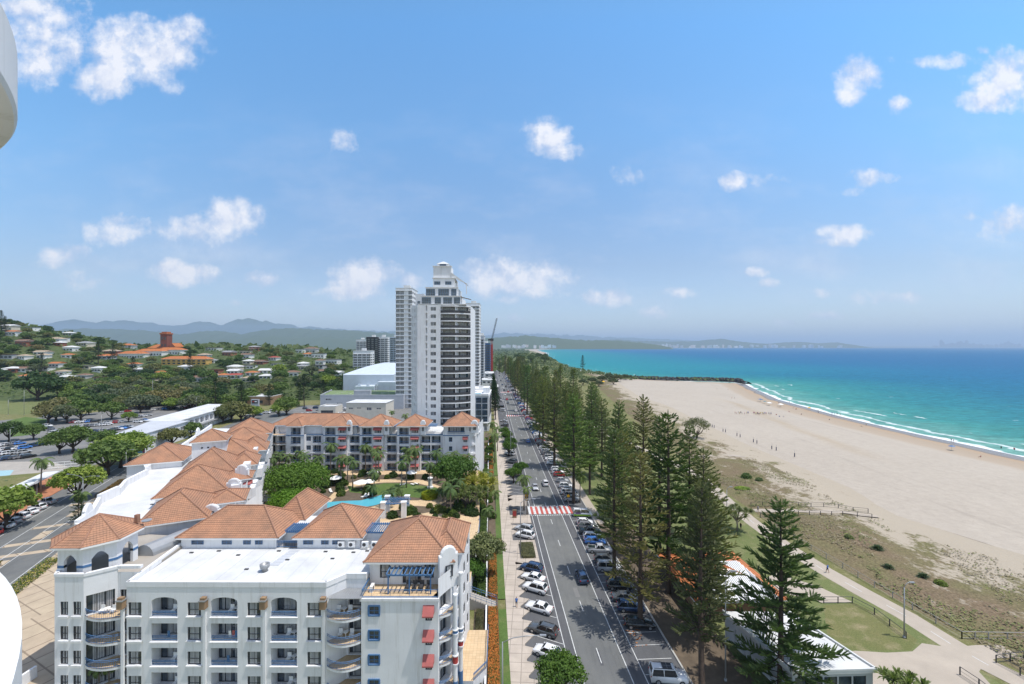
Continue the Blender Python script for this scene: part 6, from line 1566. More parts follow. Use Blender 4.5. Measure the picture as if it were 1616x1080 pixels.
# ---------------------------------------------------------------- far shore towns and the skyline across the bay
rt = random.Random(5); k_=0
for i in range(190):
    px = rt.choice([rt.uniform(790,960),rt.uniform(900,1080),rt.uniform(1080,1330)]); Y = {0:6600,1:8600,2:13600}[0 if px<880 else 1 if px<1010 else 2]*rt.uniform(.93,1.06)
    s_=Y/F; w_=rt.uniform(2,5.5)*s_; h_=rt.uniform(1.2,3.2)*s_*(1.6 if 955<px<990 else 1)
    x=(px-CX)/F*Y; base = H+(547-548.3)*s_ ; base=max(base*.0,0)
    yy_=548.5-rt.uniform(0,3)*(1 if px<1100 else .6); z=H-(yy_-CY)*s_
    mb=MB(); mb.box(-w_/2,0,-2*s_,w_/2,w_*.6,h_); mb.box(-w_*.3,w_*.1,h_,w_*.2,w_*.4,h_*1.15)
    o=mb.build('distant_building','wall_paint',None,loc=(x,Y,z),color=rt.choice([(.85,.85,.85),(.8,.8,.8),(.6,.62,.65),(.72,.66,.6)]))
    reg(o,'tiny pale block' if h_/s_<3 else 'taller pale block', 'in the '+('nearer town across the bay' if px<960 else 'middle town across the bay' if px<1080 else 'farther town below the headland hills'),'building','distant town buildings')
sky_=[(1487,11,3),(1489,8,3),(1494,4,4),(1500,5,4),(1505,6,4),(1510,5,5),(1514,8,3),(1518,9,3),(1523,6,4),(1527,10,3),(1532,5,4),(1538,6,3),(1543,4,4),(1549,5,3),(1553,3,4),(1560,4,3),(1566,3,5),(1574,4,3),(1582,5,3),(1590,7,4),(1593,9,2.4),(1598,6,3),(1604,4,4),(1610,5,3),(1478,2,4),(1340,3,3),(1346,2.5,4),(1352,2,3)]
for px,hp,wp in sky_:
    Y=23000*rt.uniform(.98,1.02); s_=Y/F; x=(px-CX)/F*Y
    mb=MB(); mb.box(-wp*s_/2,0,-40,wp*s_/2,wp*s_,hp*s_*.86); mb.box(-wp*s_*.3,wp*s_*.2,hp*s_*.86,wp*s_*.25,wp*s_*.8,hp*s_)
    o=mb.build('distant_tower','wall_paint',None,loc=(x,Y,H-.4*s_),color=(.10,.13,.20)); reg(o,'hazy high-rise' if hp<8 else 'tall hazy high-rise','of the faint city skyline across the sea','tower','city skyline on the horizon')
# ---------------------------------------------------------------- cars on the beach side of the road (nose to the kerb)
def vY(crop_y, zc=.7): y = 760+crop_y/3.375; return F*(H-zc)/(y-CY)
RB = [(1092,'fourwd','white'),(790,'wagon','black'),(700,'suv','dark blue'),(645,'sedan','dark grey'),(580,'suv','black'),(482,'fourwd','silver'),(437,'suv','dark grey'),(380,'ute','silver'),(333,'wagon','bright blue'),(312,'suv','white'),(280,'ute','dark grey'),(252,'suv','grey'),(228,'hatch','white')]
zb = 'nose-in on the beach side before the near crossing'
for cy_, k, c in RB:
    v = vY(cy_)/VY+.6; o = car(k,c,uv(24.0,v),R(-8)+R(2.95),zb,'cars parked nose-in on the beach side of the road')
    if cy_ == 1092:
        mb=MB(); mb.box(-.9,-.55,2.02,.35,.55,2.07); mb.box(-.3,-.55,2.071,-.26,.55,2.08,1); mb.box(-.9,-.02,2.072,.35,.02,2.081,1); mb.build('solar_panel',['dark_metal','grey_metal'],o)
vn = thing('parked_van','white van with lime green lower panels parked by the near pedestrian crossing','van',uv(24.6,113.2),R(-5))
cv = CM['van']; inst(cv['body'],'body',vn,color=(.72,.72,.72)); inst(cv['windows'],'windows',vn); inst(cv['trim'],'trim',vn)
mb=MB()
for sy in (-1,1): mb.box(-2.35,sy*.945,.35,2.0,sy*.975,.75,0); mb.box(-1.9,sy*.958,.95,-.6,sy*.978,1.2,1)
mb.box(-2.48,-.8,.4,-2.452,.8,.8,0); mb.build('green_panel',['lime_paint','purple_paint'],vn)
for x in cv['ax']:
    for s_ in (-1,1): inst(cv['rim'],'rim',inst(cv['wheel'],'wheel',vn,(x,s_*.85,cv['wr'])))
for s_ in (-1,1): inst(cv['taillight'],'taillight',vn,(-2.44,s_*.75,1.0)); inst(cv['headlight'],'headlight',vn,(2.3,s_*.62,.9),s_*-.35)
kinds = ['suv','hatch','sedan','ute','wagon','suv','hatch','suv']; cc = ['white','white','silver','dark grey','black','white','red','dark blue','silver','bright blue','white','grey']
v = 124.5; i = 0; rc = random.Random(12)
TR1 = [69.6,83.4,99.5,122.6,159,197,204.5,232,281,299,329,364,398,432,470,510,556,600,655,720,800,880]
while v < 640:
    if (min(abs(v-t) for t in TR1) > 1.8 or v>300) and not 274<v<285 and not 416<v<428 and rc.random()<.93:
        z_ = 'on the beach side past the near crossing' if v<277 else 'on the beach side past the middle crossing' if v<420 else 'on the beach side near the far bend'
        car(rc.choice(kinds),rc.choice(cc),uv(24.0+rc.uniform(-.3,.3),v),R(-5+rc.uniform(-2,2)),z_,'cars parked nose-in on the beach side of the road',far=v>210)
    v += rc.uniform(2.85,3.2)
# town side, angled bays
LBc = [(910,'hatch','white'),(790,'wagon','dark grey'),(672,'sedan','white'),(568,'suv','white'),(512,'sedan','white'),(462,'suv','dark blue'),(285,'suv','white'),(252,'suv','silver')]
for cy_, k, c in LBc: car(k,c,uv(8.35,vY(cy_)),math.pi-R(27),'in the angled bays before the near crossing','cars parked in angled bays on the town side')
for v,k,c in ((150.5,'sedan','beige'),(166,'suv','dark grey'),(178.5,'suv','white'),(181.7,'hatch','white'),(214,'hatch','black'),(243,'suv','dark grey'),(257,'sedan','silver'),(300,'van','white'),(318,'suv','black'),(352,'suv','white'),(372,'hatch','silver')):
    car(k,c,uv(8.35,v),math.pi-R(27),'in the angled bays past the near crossing','cars parked in angled bays on the town side',far=v>210)
# moving traffic
for px,py,u,k,c,d,zt in ((921,912,17.7,'suv','dark blue',0,'driving away just before the near crossing'),(862,763,18.0,'suv','white',0,'driving away in the right lane past the near crossing'),(845,769,14.3,'sedan','silver',1,'driving towards the near crossing in the left lane'),(835,696,18.0,'hatch','bright blue',0,'driving away halfway to the middle crossing')):
    v = F*(H-.8)/(py-CY); car(k,c,uv(u,v/VY),math.atan2(VY,VX)+(math.pi if d else 0),zt,'cars driving along the road','car')
for v,u,k,c,d in ((297,18,'sedan','white',0),(340,14.3,'hatch','dark grey',1),(362,14.3,'suv','red',1),(400,14.3,'sedan','white',1),(424,18,'hatch','red',0),(436,14.5,'suv','dark grey',1),(450,18,'sedan','silver',0),(462,14.4,'hatch','white',1),(480,17.9,'suv','black',0),(500,14.3,'sedan','dark blue',1),(530,18,'suv','white',0),(560,14.3,'suv','dark grey',1),(600,18,'hatch','silver',0),(650,14.4,'sedan','black',1)):
    car(k,c,uv(u,v),math.atan2(VY,VX)+(math.pi if d else 0),'driving along the road past the middle crossing','cars driving along the road','car',far=True)
# street on the left
ga = math.atan2(GY,GX)
for s_,k,c,tn in ((16.6,'suv','dark blue',0),(20,'hatch','red',0),(24.2,'sedan','white',0),(27.2,'hatch','silver',0),(30.4,'suv','white',0),(34.0,'sedan','white',0),(37.4,'suv','white',0),(42.0,'ute','silver',0)):
    car(k,c,gs(s_,-11.2),ga+R(58),'angle-parked along the brick footpath at the left','cars parked along the left street',order='near')
car('van','white',gs(53,-10.2),ga+R(20),'parked under the street tree at the left','cars parked along the left street')
car('suv','white',(-143,205,0),ga,'leaving along the left street beyond the mural','cars parked along the left street',far=True)
# car parks
rows_=[((-4,705),(36,701),4,'front row of the left car park'),((-6,712),(44,708),5,'second row of the left car park'),((-6,719),(44,715),4,'third row of the left car park'),((50,706),(74,701),3,'dark row beneath the round tree'),((73,672),(92,690),5,'short side row of the left car park'),((113,668),(154,666),5,'left part of the middle row'),((158,670),(196,667),5,'right part of the middle row'),((137,684),(182,680),6,'near row of the car park'),((184,679),(206,675),4,'row beside the mural building'),((178,652),(205,650),4,'far row under the trees'),((240,648),(300,644),7,'row behind the veranda building'),((120,675),(175,671),7,'third row of the middle car park'),((100,697),(128,693),3,'row near the white fence'),((215,668),(232,664),3,'row beside the grey roof'),((70,660),(108,657),4,'row by the tan trees'),((8,726),(50,722),4,'row nearest the motel pool'),((148,694),(176,689),3,'row in the middle of the asphalt'),((214,660),(238,656),3,'back corner row')]
for a,b,n_,zn in rows_:
    for i in range(n_):
        t=(i+.5)/n_; px,py=a[0]+(b[0]-a[0])*t,a[1]+(b[1]-a[1])*t
        x,y,_=at(px,py); ang = R(rc.choice([62,60,64]) if 'side' not in zn else 5)
        car(rc.choice(kinds),rc.choice(cc) if 'dark' not in zn else 'dark blue',(x,y,0),ang,'in the '+zn,'cars in the left car park',far=True,order='left',key=px)
for i,(px,py,k,c) in enumerate(((392,660,'van','white'),(408,656,'suv','dark blue'),(421,653,'suv','white'),(432,651,'van','white'),(482,646,'hatch','dark grey'),(488,649,'hatch','red'),(499,645,'suv','dark blue'),(504,648,'sedan','silver'),(478,655,'sedan','white'),(487,655,'hatch','white'),(498,655,'suv','dark grey'),(541,646,'suv','white'),(547,648,'sedan','silver'),(539,653,'sedan','white'),(552,645,'hatch','dark grey'),(600,657,'sedan','red'))):
    x,y,_=at(px,py); car(k,c,(x,y,0),R(rc.uniform(-15,15)),'in the upper car park behind the far wing','cars in the upper car park',far=True,order='left',key=px)
# ---------------------------------------------------------------- Norfolk pines
GP='Norfolk pines between the road and the beach'
def pine(x,y,top,look,zone,near=False,far=False,col_=None,z=0):
    base = PINE_NEAR if near else rnd.choice(PINE_FAR) if far else rnd.choice(PINE)
    hh = max(v.co.z for v in base[1].vertices); s_ = top/hh
    c = col_ or tuple(a+(b-a)*rnd.random() for a,b in zip(G_PINE,G_PINE2))
    o = tree('norfolk_pine',base,(x,y,z),1,c); 
    for ch in o.children: q=rnd.uniform(.9,1.15)*s_**.6; ch.scale=(q,q,s_)
    reg(o,look,zone,'pine tree',GP,'near',y); return o
pine(35.2,56.5,25.2,'open-branched pine with dark tiers','nearest the camera beside the white-roofed kiosk',near=True,col_=(.12,.165,.062))
pine(24.9,56.5,27.5,'tall thin-crowned pine','at the kerb beside the white off-roader',col_=(0.115,0.128,0.061))
pine(29.2,66,24,'grey-green pine','between the kerb and the orange-roofed kiosk',col_=(0.115,0.128,0.061))
pine(20.6,69.3,28.5,'leaning pine standing in the parking bays','beside the black wagon')
pine(*uv(24.4,83.4)[:2],29,'straight pine standing in the parking bays','beside the silver off-roader')
pine(31.5,68.5,25,'shaggy olive pine','beside the kiosk roof',col_=(.15,.165,.07))
pine(40,90,24,'shaggy olive pine','on the lawn behind the kiosk',col_=(.13,.155,.06))
pine(28.6,79,33.5,'tallest pine with a clear pointed top','on the lawn behind the black cars',col_=(0.074,0.115,0.034))
pine(41.5,101,27,'slender pine','on the lawn nearest the round pandanus')
pine(31.5,92,30.5,'pointed pine with neat tiers','on the lawn behind the silver truck')
pine(36,118,32,'pointed pine with neat tiers','on the lawn beyond the near crossing')
pine(25.5,99.5,26,'dense pine','at the kerb just before the near crossing')
for v in TR1[3:]:
    z_='along the kerb past the near crossing' if v<277 else 'along the kerb past the middle crossing' if v<420 else 'along the kerb near the far bend'
    pine(*uv(24.2+rnd.uniform(-.6,.8),v)[:2],rnd.choice([22,25,27,29,31,33])+rnd.uniform(-1.5,1.5),'row pine',z_,far=v>260)
for u0 in (32,41,50):
    v = {32:112,41:130,50:150}[u0]
    while v < 760:
        z_='on the park lawn past the near crossing' if v<277 else 'on the park lawn past the middle crossing' if v<420 else 'on the park lawn towards the headland'
        u = u0+rnd.uniform(-2.5,2.5)
        hh = rnd.choice([rnd.uniform(17,24),rnd.uniform(24,33),rnd.uniform(24,33)])*(1 if v<300 else .92)
        pine(*uv(u,v)[:2],hh,['kerbside','mid-lawn','pathside'][(32,41,50).index(u0)]+' lawn pine',z_,far=v>260)
        v += rnd.uniform(13,19)*(1 if v<350 else 1.5)
pine(132,805,29,'isolated dark pine','against the bay beyond the headland park',far=True,col_=(0.027,0.061,0.027))
for px,py,top,zn in ((340,652,24,'left of the sign pylon'),(381,648,21,'beside the sign pylon'),(425,640,17,'behind the far wing car park'),(472,640,17,'left of the tennis deck'),(480,642,25,'at the corner of the tennis deck'),(510,640,20,'right beside the tennis deck'),(372,600,22,'below the green-roofed houses')):
    x,y,_=at(px,py); pine(x,y,top,'dark town pine',zn,far=True,col_=(0.030,0.061,0.024))
for px,py,top,look in ((2,528,30,'big dark hilltop pine'),(8,530,24,'ragged hilltop pine'),(367,548,20,'lone pine above the far roofs'),(398,548,14,'small pine right of the far roofs'),(414,550,14,'small pine on the skyline'),(155,575,26,'thin grey pine among the white houses'),(178,578,26,'bare thin pine among the white houses'),(66,588,20,'narrow slope pine'),(210,600,24,'narrow pine below the convent'),(300,590,22,'pine before the yellow building')):
    x,y,z=hit(px,py); pine(x,y,top,look,'on the left hillside',far=True,col_=(0.041,0.068,0.034),z=z-.5)
for v in (265,282,300,318,338,356,372,392): # clipped tall column trees on the town side
    pine(*uv(3.4,v)[:2],21,'narrow dark column pine','in the town-side row beyond the glass building',far=True,col_=(0.030,0.061,0.024))
for px,py in ((783,585),(788,590),(776,575)):
    x,y,_=at(px,py); pine(x,y,26,'dark pine','at the far end of the road',far=True)
# ---------------------------------------------------------------- other trees
def bt(px,py,pair,s,c,look,zone,z=None,xyz=None,grp='broad-leaved trees',zs=1.0):
    x,y,zz = xyz or at(px,py,z or 0); o=tree('broadleaf_tree',pair,(x,y,zz-.1),s,c,zs=zs); reg(o,look,zone,'tree',grp); return o
bt(468,790,SPREAD,1.0,(0.101,0.182,0.030),'wide spreading dark green tree','in the palm courtyard',z=4.5)
bt(462,812,SPREAD2,.85,(0.135,0.257,0.030),'lower lime-green spreading tree','in the palm courtyard',z=4.5)
bt(716,783,BROAD_N[0],1.45,(0.081,0.149,0.027),'round dense green tree','at the sea end of the courtyard lawn',z=4.5)
bt(752,800,PANDAN[1],1.9,(0.351,0.324,0.068),'yellow-leaved tree with many bare stems','beside the courtyard wall',z=2)
bt(741,815,PANDAN[0],1.3,(0.176,0.203,0.068),'bare-stemmed greenish tree','beside the courtyard wall',z=2)
bt(762,905,BROAD_N[1],1.15,(0.162,0.189,0.088),'grey-green frangipani with pale forked branches','beside the hotel above the garden stairs',z=1.2)
bt(745,922,SHRUB and BROAD_N[0],.62,(0.081,0.162,0.027),'small bright green tree','beside the hotel above the garden stairs',z=1)
bt(884,1104,BROAD_N[0],.76,(.10,.17,.03),'round bright green street tree','on the footpath over the white hatchback')
bt(903,1180,BROAD_N[1],.85,(.11,.19,.035),'round bright green street tree cut by the frame','below the first one at the footpath')
for px,py,s_ in ((822,752,.8),(803,720,.95),(810,762,.8),(806,709,.85),(800,698,.85),(796,690,.8)):
    bt(px,py,BROAD_N[1],s_,(0.081,0.155,0.027),'round dark street tree','on the town-side footpath past the near crossing',grp='street trees along the footpath')
def pl(px,py,z,s_,c,zone,v=0): x,y,zz=at(px,py,z); o=tree('palm_tree',PALMS[v],(x,y,zz-.1),s_,c); reg(o,['slim palm','short palm','tall palm','squat palm'][v],zone,'palm','palms in the gardens'); return o
for px,py,v,s_ in ((432,752,1,1),(440,748,1,1.1),(455,750,1,1),(472,752,0,.9),(505,755,1,1.1),(537,760,1,1.2),(548,765,0,.95),(556,772,0,.9),(592,752,0,1.0),(600,760,0,1),(640,752,0,1),(655,757,0,1.1),(642,770,2,.9),(632,775,0,.95),(590,778,1,1),(586,785,3,1),(690,757,0,1),(703,762,2,.8),(716,752,1,1.2),(735,757,1,1.2),(676,775,0,.9),(705,800,1,1),(712,812,1,1.1),(722,800,0,.8),(698,790,3,1),(628,790,3,1.1),(615,800,3,1.2),(520,748,0,1.1),(575,745,0,1),(660,742,2,.85),(480,758,0,.9),(735,770,0,.8),(420,745,1,1)):
    pl(px+rnd.uniform(-2,2),py,4.5,s_,(0.101,0.155,0.054),'in the palm courtyard',v)
for px,py,z,v,s_,zone in ((770,790,.5,0,.95,'in the garden strip beside the footpath'),(782,818,.3,0,.8,'in the garden strip beside the footpath'),(770,850,.3,0,.8,'in the garden strip beside the footpath'),(777,700,.5,0,1.1,'in the garden strip by the hotel end'),(781,730,.5,0,1.3,'in the garden strip by the hotel end'),(785,712,.5,2,1,'in the garden strip by the hotel end'),(827,805,.1,0,1.05,'at the town end of the near crossing'),(832,812,.1,2,.7,'at the town end of the near crossing'),(760,720,.5,1,1.2,'in the garden strip by the hotel end'),(640,680,0,0,1.0,'behind the far wing'),(655,678,0,0,1.1,'behind the far wing'),(618,670,0,0,.9,'behind the far wing'),(64,782,0,0,1.25,'in front of the arcade at the left'),(10,780,0,3,1.3,'on the motel lawn'),(128,826,0,0,.9,'in the median behind the belvedere'),(127,752,0,1,1.1,'beside the white fence'),(915,793,.1,0,.9,'by the beach end of the near crossing'),(172,1120,0,2,.62,'at the foot of the hotel front, left'),(155,1125,0,2,.6,'at the foot of the hotel front, left'),(578,1110,0,2,.62,'at the foot of the hotel front, right')):
    pl(px,py,z,s_,(0.135,0.189,0.061) if v!=3 else (0.162,0.203,0.108),zone,v)
x,y,_=at(1163,838); o=tree('pandanus_tree',PANDAN[0],(x,y,0),1.0,(0.162,0.189,0.095)); reg(o,'round-headed pandanus with bare stems','on the lawn beside the curving path','tree')
x,y,_=at(1430,1128); o=tree('pandanus_tree',PANDAN[1],(x,y,0),1.0,(0.176,0.216,0.068)); reg(o,'spiky pandanus head cut by the bottom edge','in the sandy forecourt','tree')
x,y,_=at(1100,692,0); o=tree('broadleaf_tree',broad(5.6,7,1.5,95,1700,.42,16,1.1,'bark',.35),(x,y,0),1.25,(0.176,0.176,0.088)); reg(o,'sparse grey dune tree with visible twigs','behind the pines at the sand edge','tree')
x,y,_=at(124,838); o=tree('norfolk_pine',PINE[4],(x,y,0),.36,(0.041,0.081,0.027)); reg(o,'small dark conifer','in the median behind the belvedere','pine tree')
mb=MB(); rs=random.Random(6)
for k in range(6): rosette(mb,(rs.uniform(-.5,.5),rs.uniform(-.5,.5),.25+.3*rs.random()),1.0,26,.13,rs,.1)
SPIKY=mb.mesh('shrub','leaf')
for px,py,s_,c,look in ((1178,752,1.7,(0.095,0.149,0.047),'bushy green dune shrub casting shade'),(1198,757,1.1,(0.121,0.162,0.061),'smaller dune shrub'),(1386,867,1.15,(0.068,0.101,0.041),'dark rounded dune shrub'),(1402,894,.95,(0.081,0.121,0.054),'second dune shrub below it'),(1456,908,1.0,(0.068,0.108,0.047),'spiky dune shrub'),(1485,920,.9,(0.203,0.243,0.054),'yellow-green dune shrub'),(1340,850,.9,(0.162,0.189,0.068),'pale low dune shrub'),(1172,770,2.0,(0.189,0.270,0.041),'flat lime-green creeping patch')):
    x,y,_=at(px,py,.6); o=inst(SPIKY if 'spiky' in look or 'dark' in look or 'second' in look else SHRUB[rnd.randrange(3)],'shrub',None,(x,y,dz(x,y)),rnd.random()*6,c,(s_*1.15,s_*.95,s_*(.25 if 'flat' in look else .75))); reg(o,look,'on the dune','shrub')
# headland scrub and the casuarinas at the rocks
for px,py,s_ in ((935,606,.9),(950,603,1.0),(962,600,1.05),(975,602,1.0),(987,599,.8),(945,610,.8),(968,607,.85),(920,608,.8),(995,597,.5)):
    bt(px,py,BROAD_F[rnd.randrange(3)],s_,(0.101,0.121,0.061),'olive scrub tree','by the rocks at the far end of the sand',grp='scrub trees by the rock wall',zs=.8)
for i in range(24):
    y=rnd.uniform(905,1500); x=rnd.uniform(10,interp(XC,y)-8); px=CX+F*x/y
    bt(0,0,BROAD_F[rnd.randrange(3)],rnd.uniform(.8,1.2),(0.074,0.115,0.034),'rounded headland tree','on the green headland',xyz=(x,y,14*sstep(0,.5,1-abs((y-1200)/400))),grp='trees on the headland')
for i in range(22):
    v=rnd.uniform(300,850); u=rnd.uniform(30,75)
    x,y,_=uv(u,v); bt(0,0,BROAD_F[rnd.randrange(3)],rnd.uniform(.5,.85),(0.108,0.162,0.041),'low park tree','among the pines of the beach park',xyz=(x,y,0),grp='low trees in the beach park')
# the wooded suburb
placed=[]
def free(x,y,r):
    return all((x-a)**2+(y-b)**2 > (r_*.9+r*.55)**2 or (y>b+2 and abs(x-a)<50) and False for a,b,r_ in HZ)
LK=[(G_DARK,'dark green tree'),(G_MID,'mid-green tree'),(G_LIGHT,'light green tree'),(G_OLIVE,'olive tree'),(G_GREY,'grey-green tree'),(G_TAN,'tan-flowered tree')]
for px,py,s_,ci,zn in ((60,632,2.3,0,'in the park beside the playing field'),(20,618,1.6,2,'in the park beside the playing field'),(95,628,1.3,2,'in the park beside the playing field'),(88,664,1.25,5,'beside the car park entrance'),(76,668,1.1,5,'beside the car park entrance'),(105,668,1.1,4,'beside the car park entrance'),(128,664,1.15,1,'among the parked cars'),(176,662,1.0,1,'among the parked cars'),(222,652,1.1,4,'at the far side of the car park'),(203,666,.6,2,'among the parked cars'),(115,714,1.12,1,'between the car park and the white fence'),(94,716,.95,1,'between the car park and the white fence'),(53,694,.75,1,'left of the car park entrance'),(14,697,.95,0,'left of the car park entrance'),(165,712,.9,1,'between the car park and the white fence'),(182,715,.8,1,'between the car park and the white fence'),(190,738,1.3,2,'over the left street'),(170,750,1.3,1,'over the left street'),(205,730,1.2,2,'over the left street'),(120,790,1.0,2,'on the brick footpath'),(10,835,1.0,2,'on the brick footpath'),(272,705,.9,3,'against the white curved parapet'),(258,700,.75,3,'against the white curved parapet'),(301,690,.8,1,'against the white curved parapet'),(365,665,1.3,3,'behind the white parapet'),(380,664,1.1,3,'behind the white parapet'),(352,668,1.0,3,'behind the white parapet'),(400,662,.8,2,'below the sign pylon'),(452,655,1.1,1,'in the upper car park'),(440,657,.8,2,'in the upper car park'),(140,655,.8,3,'among the parked cars'),(262,640,1.2,5,'at the far side of the car park'),(245,642,1.1,5,'at the far side of the car park'),(283,640,1.0,5,'at the far side of the car park'),(310,642,1.3,0,'at the far side of the car park')):
    x,y,_=at(px,py); big = y<200
    bt(px,py,(BROAD if y<260 else BROAD_F)[rnd.randrange(3)],s_,LK[ci][0],LK[ci][1],zn)
nb_=0; tries=0; cells={}
PL=[]
while nb_ < 330 and tries < 9000:
    tries+=1
    px=rnd.uniform(-40,545); lo=interp([(0,498),(100,516),(170,532),(250,532),(420,540),(545,545)],px)+12
    py=lo+(648-lo)*rnd.random()**1.15
    if px>330 and py>612 and px<520: 
        if rnd.random()<.8: continue
    if px>440 and py>632: continue
    if py>605 and px<110: continue
    x,y,z=hit(px,py); r=7
    if not free(x,y,r): continue
    k=(round(px/9),round(py/6))
    if k in cells: continue
    # keep the line of sight to house fronts open
    blocked=False
    for a,b,r_ in HZ:
        if b>y-2 and b<y+70 and abs(a/b-x/y)<(r_*.75+4)/b and (H-z-9)/y < (H-hill(a,b)-1)/b and rnd.random()<.97: blocked=True;break
    if blocked: continue
    cells[k]=1; nb_+=1
    ci=rnd.choices(range(6),[6,8,3,4,4,1])[0]; s_=rnd.uniform(.7,1.15) if py>590 else rnd.uniform(.45,.85)
    zn=('high on the left hill' if px<150 else 'along the ridge right of the church' if px>270 else 'near the church skyline') if py<552 else ('on the slope at far left' if px<120 else 'below the church' if px<300 else 'among the houses right of the church' if px<420 else 'on the slope left of the mid-rise blocks') if py<592 else ('in the far-left park woods' if px<120 else 'in the woods behind the car park' if px<300 else 'in the woods behind the sign pylon' if px<430 else 'left of the shopping hall')
    PL.append((s_/y,x,y,z,s_,ci,zn,px))
PL.sort(reverse=True); NI=190
for q,x,y,z,s_,ci,zn,px in PL[:NI]:
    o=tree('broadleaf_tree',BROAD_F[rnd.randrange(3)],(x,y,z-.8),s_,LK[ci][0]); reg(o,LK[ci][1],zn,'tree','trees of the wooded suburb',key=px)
for gi,gc_ in enumerate((G_DARK,G_MID,G_OLIVE)):
    mb=MB()
    for i,(q,x,y,z,s_,ci,zn,px) in enumerate(PL[NI:]):
        if i%3!=gi: continue
        me=BROAD_F[i%2][1]; mb.tf((x,y,z-.8),i*1.7,s_); mb.add([tuple(v.co) for v in me.vertices],[tuple(p.vertices) for p in me.polygons])
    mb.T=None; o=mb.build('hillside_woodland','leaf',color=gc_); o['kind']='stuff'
# far wooded country beyond: one canopy mass
mb=MB(); rf=random.Random(9)
for i in range(15000):
    y=rf.uniform(700,5200)**1.0; x=rf.uniform(-1.15*y,-.02*y if y<1400 else min(.04*y,interp(XD,y)-40))
    z=hill(x,y); s_=rf.uniform(5,10)*(1+y/4000)
    leafcard(mb,(x,y,z+rf.uniform(2,8)),s_*1.5,rf,Vector((0,-.6,.8)))
o=mb.build('distant_forest','leaf',color=(.085,.12,.045)); o['kind']='stuff'
mb=MB()
for i in range(9000):
    y=rf.uniform(335,900); px=rf.uniform(-60,600); x=(px-CX)/F*y; z=hill(x,y)
    if z<.5: continue
    if not free(x,y,3): continue
    leafcard(mb,(x,y,z+rf.uniform(.3,3.5)),rf.uniform(2,4),rf,Vector((0,-.4,.9)))
o=mb.build('hillside_undergrowth','leaf',color=(.09,.13,.045)); o['kind']='stuff'
mb=MB()
for i in range(9000):
    y=rf.uniform(560,1560); x=rf.uniform(20,interp(XC,y)-4)
    if y<900 and x<75 and rf.random()<.7: continue
    if y<900: z=.1
    else:
        t=(x+10)/(interp(XC,y)+16); s_=math.sin(math.pi*min(.99,max(.01,(y-900)/35+.3)/20))**.7; z=21*s_*sstep(0,.35,t)*(1-sstep(.8,1,t)**2)-.3
    if mnoise.noise((x*.02,y*.015,4))<-.25: continue
    leafcard(mb,(x,y,z+rf.uniform(.2,2.5)),rf.uniform(2.5,5),rf,Vector((0,-.5,.9)))
o=mb.build('headland_scrub','leaf',color=(.09,.125,.05)); o['kind']='stuff'
# dune scrub and grass
mb=MB()
for i in range(42000):
    y=rf.uniform(45,330)*(rf.random()*.5+.5) ; a,b=interp(XD,y),interp(XB,y); t=rf.random()**1.5
    x=a+1+(b-a)*t
    if mnoise.noise((x*.07,y*.05,7))*1.2+.45*mnoise.noise((x*.35,y*.3,2)) < t*.75-.18: continue
    if any(abs(y-(yy_))<1.6 for yy_ in (interp([(60,117.5),(110,112)],x),)): continue
    leafcard(mb,(x,y,dz(x,y)+rf.uniform(.05,.25)),rf.uniform(.2,.5),rf,Vector((0,-.2,1.6)),(0 if mnoise.noise((x*.05,y*.05,3))>-.05 else 1) if rf.random()<.8 else rf.choice((0,1,2)))
me=mb.mesh('dune_scrub',['scrub_olive','scrub_brown','scrub_lime']); o=inst(me,'dune_scrub'); o['kind']='stuff'
# ---------------------------------------------------------------- hedges and garden planting
def hedge(name,label,path_uv,w_,h_,c,n_,ls=.14,mats='leaf',z0=.05,inner=(.05,.06,.02)):
    mb=MB(); rh=random.Random(len(label))
    (u0,v0),(u1,v1)=path_uv; 
    for i in range(n_):
        t=rh.random(); v=v0+(v1-v0)*t; u=u0+(u1-u0)*t+rh.uniform(-w_/2,w_/2); top=rh.random()<.75
        z=z0+(h_*(.88+.12*rh.random())+.08*mnoise.noise((u,v,0)) if top else rh.uniform(.05,h_)); 
        if not top: u=u0+(u1-u0)*t+rh.choice((-1,1))*w_/2
        leafcard(mb,uv(u,v,z),ls*rh.uniform(.8,1.4),rh,Vector((0,0,.9)),rh.choice(range(len(mats))) if isinstance(mats,list) else 0)
    uvbox(mb,min(u0,u1)-w_*.4,max(u0,u1)+w_*.4,v0,v1,z0,z0+h_*.86,0)
    o=mb.build(name,mats,color=c); tag(o,label,'hedge'); return o
hedge('hedge','orange-flowering low hedge nearest the camera beside the lawn strip',((.55,40),(.55,73.4)),1.5,.8,(.1,.12,.03),9000,.17,['ixora','ixora','leaf'])
hedge('hedge','orange-flowering hedge continuing beyond the garden stairs',((.6,76.6),(.6,99)),1.5,.8,(.1,.12,.03),5000,.18,['ixora','leaf'])
hedge('hedge','thin orange hedge strip far along the footpath by the hotel end',((.5,150),(.5,212)),1.3,.8,(.1,.12,.03),3000,.3,['ixora','leaf'])
hedge('hedge','clipped brown-green hedge inside the white garden wall',((-1.7,40),(-1.7,73)),1.2,.7,(.09,.09,.045),5000,.15)
hedge('hedge','low green planting along the garden wall past the stairs',((-1.5,77),(-1.5,118)),1.6,1.1,(.07,.12,.03),6000,.22)
hedge('hedge','pale clipped hedge in the first parking island',((8.2,91.0),(8.2,97.6)),3.0,.6,(.16,.155,.08),3500,.15)
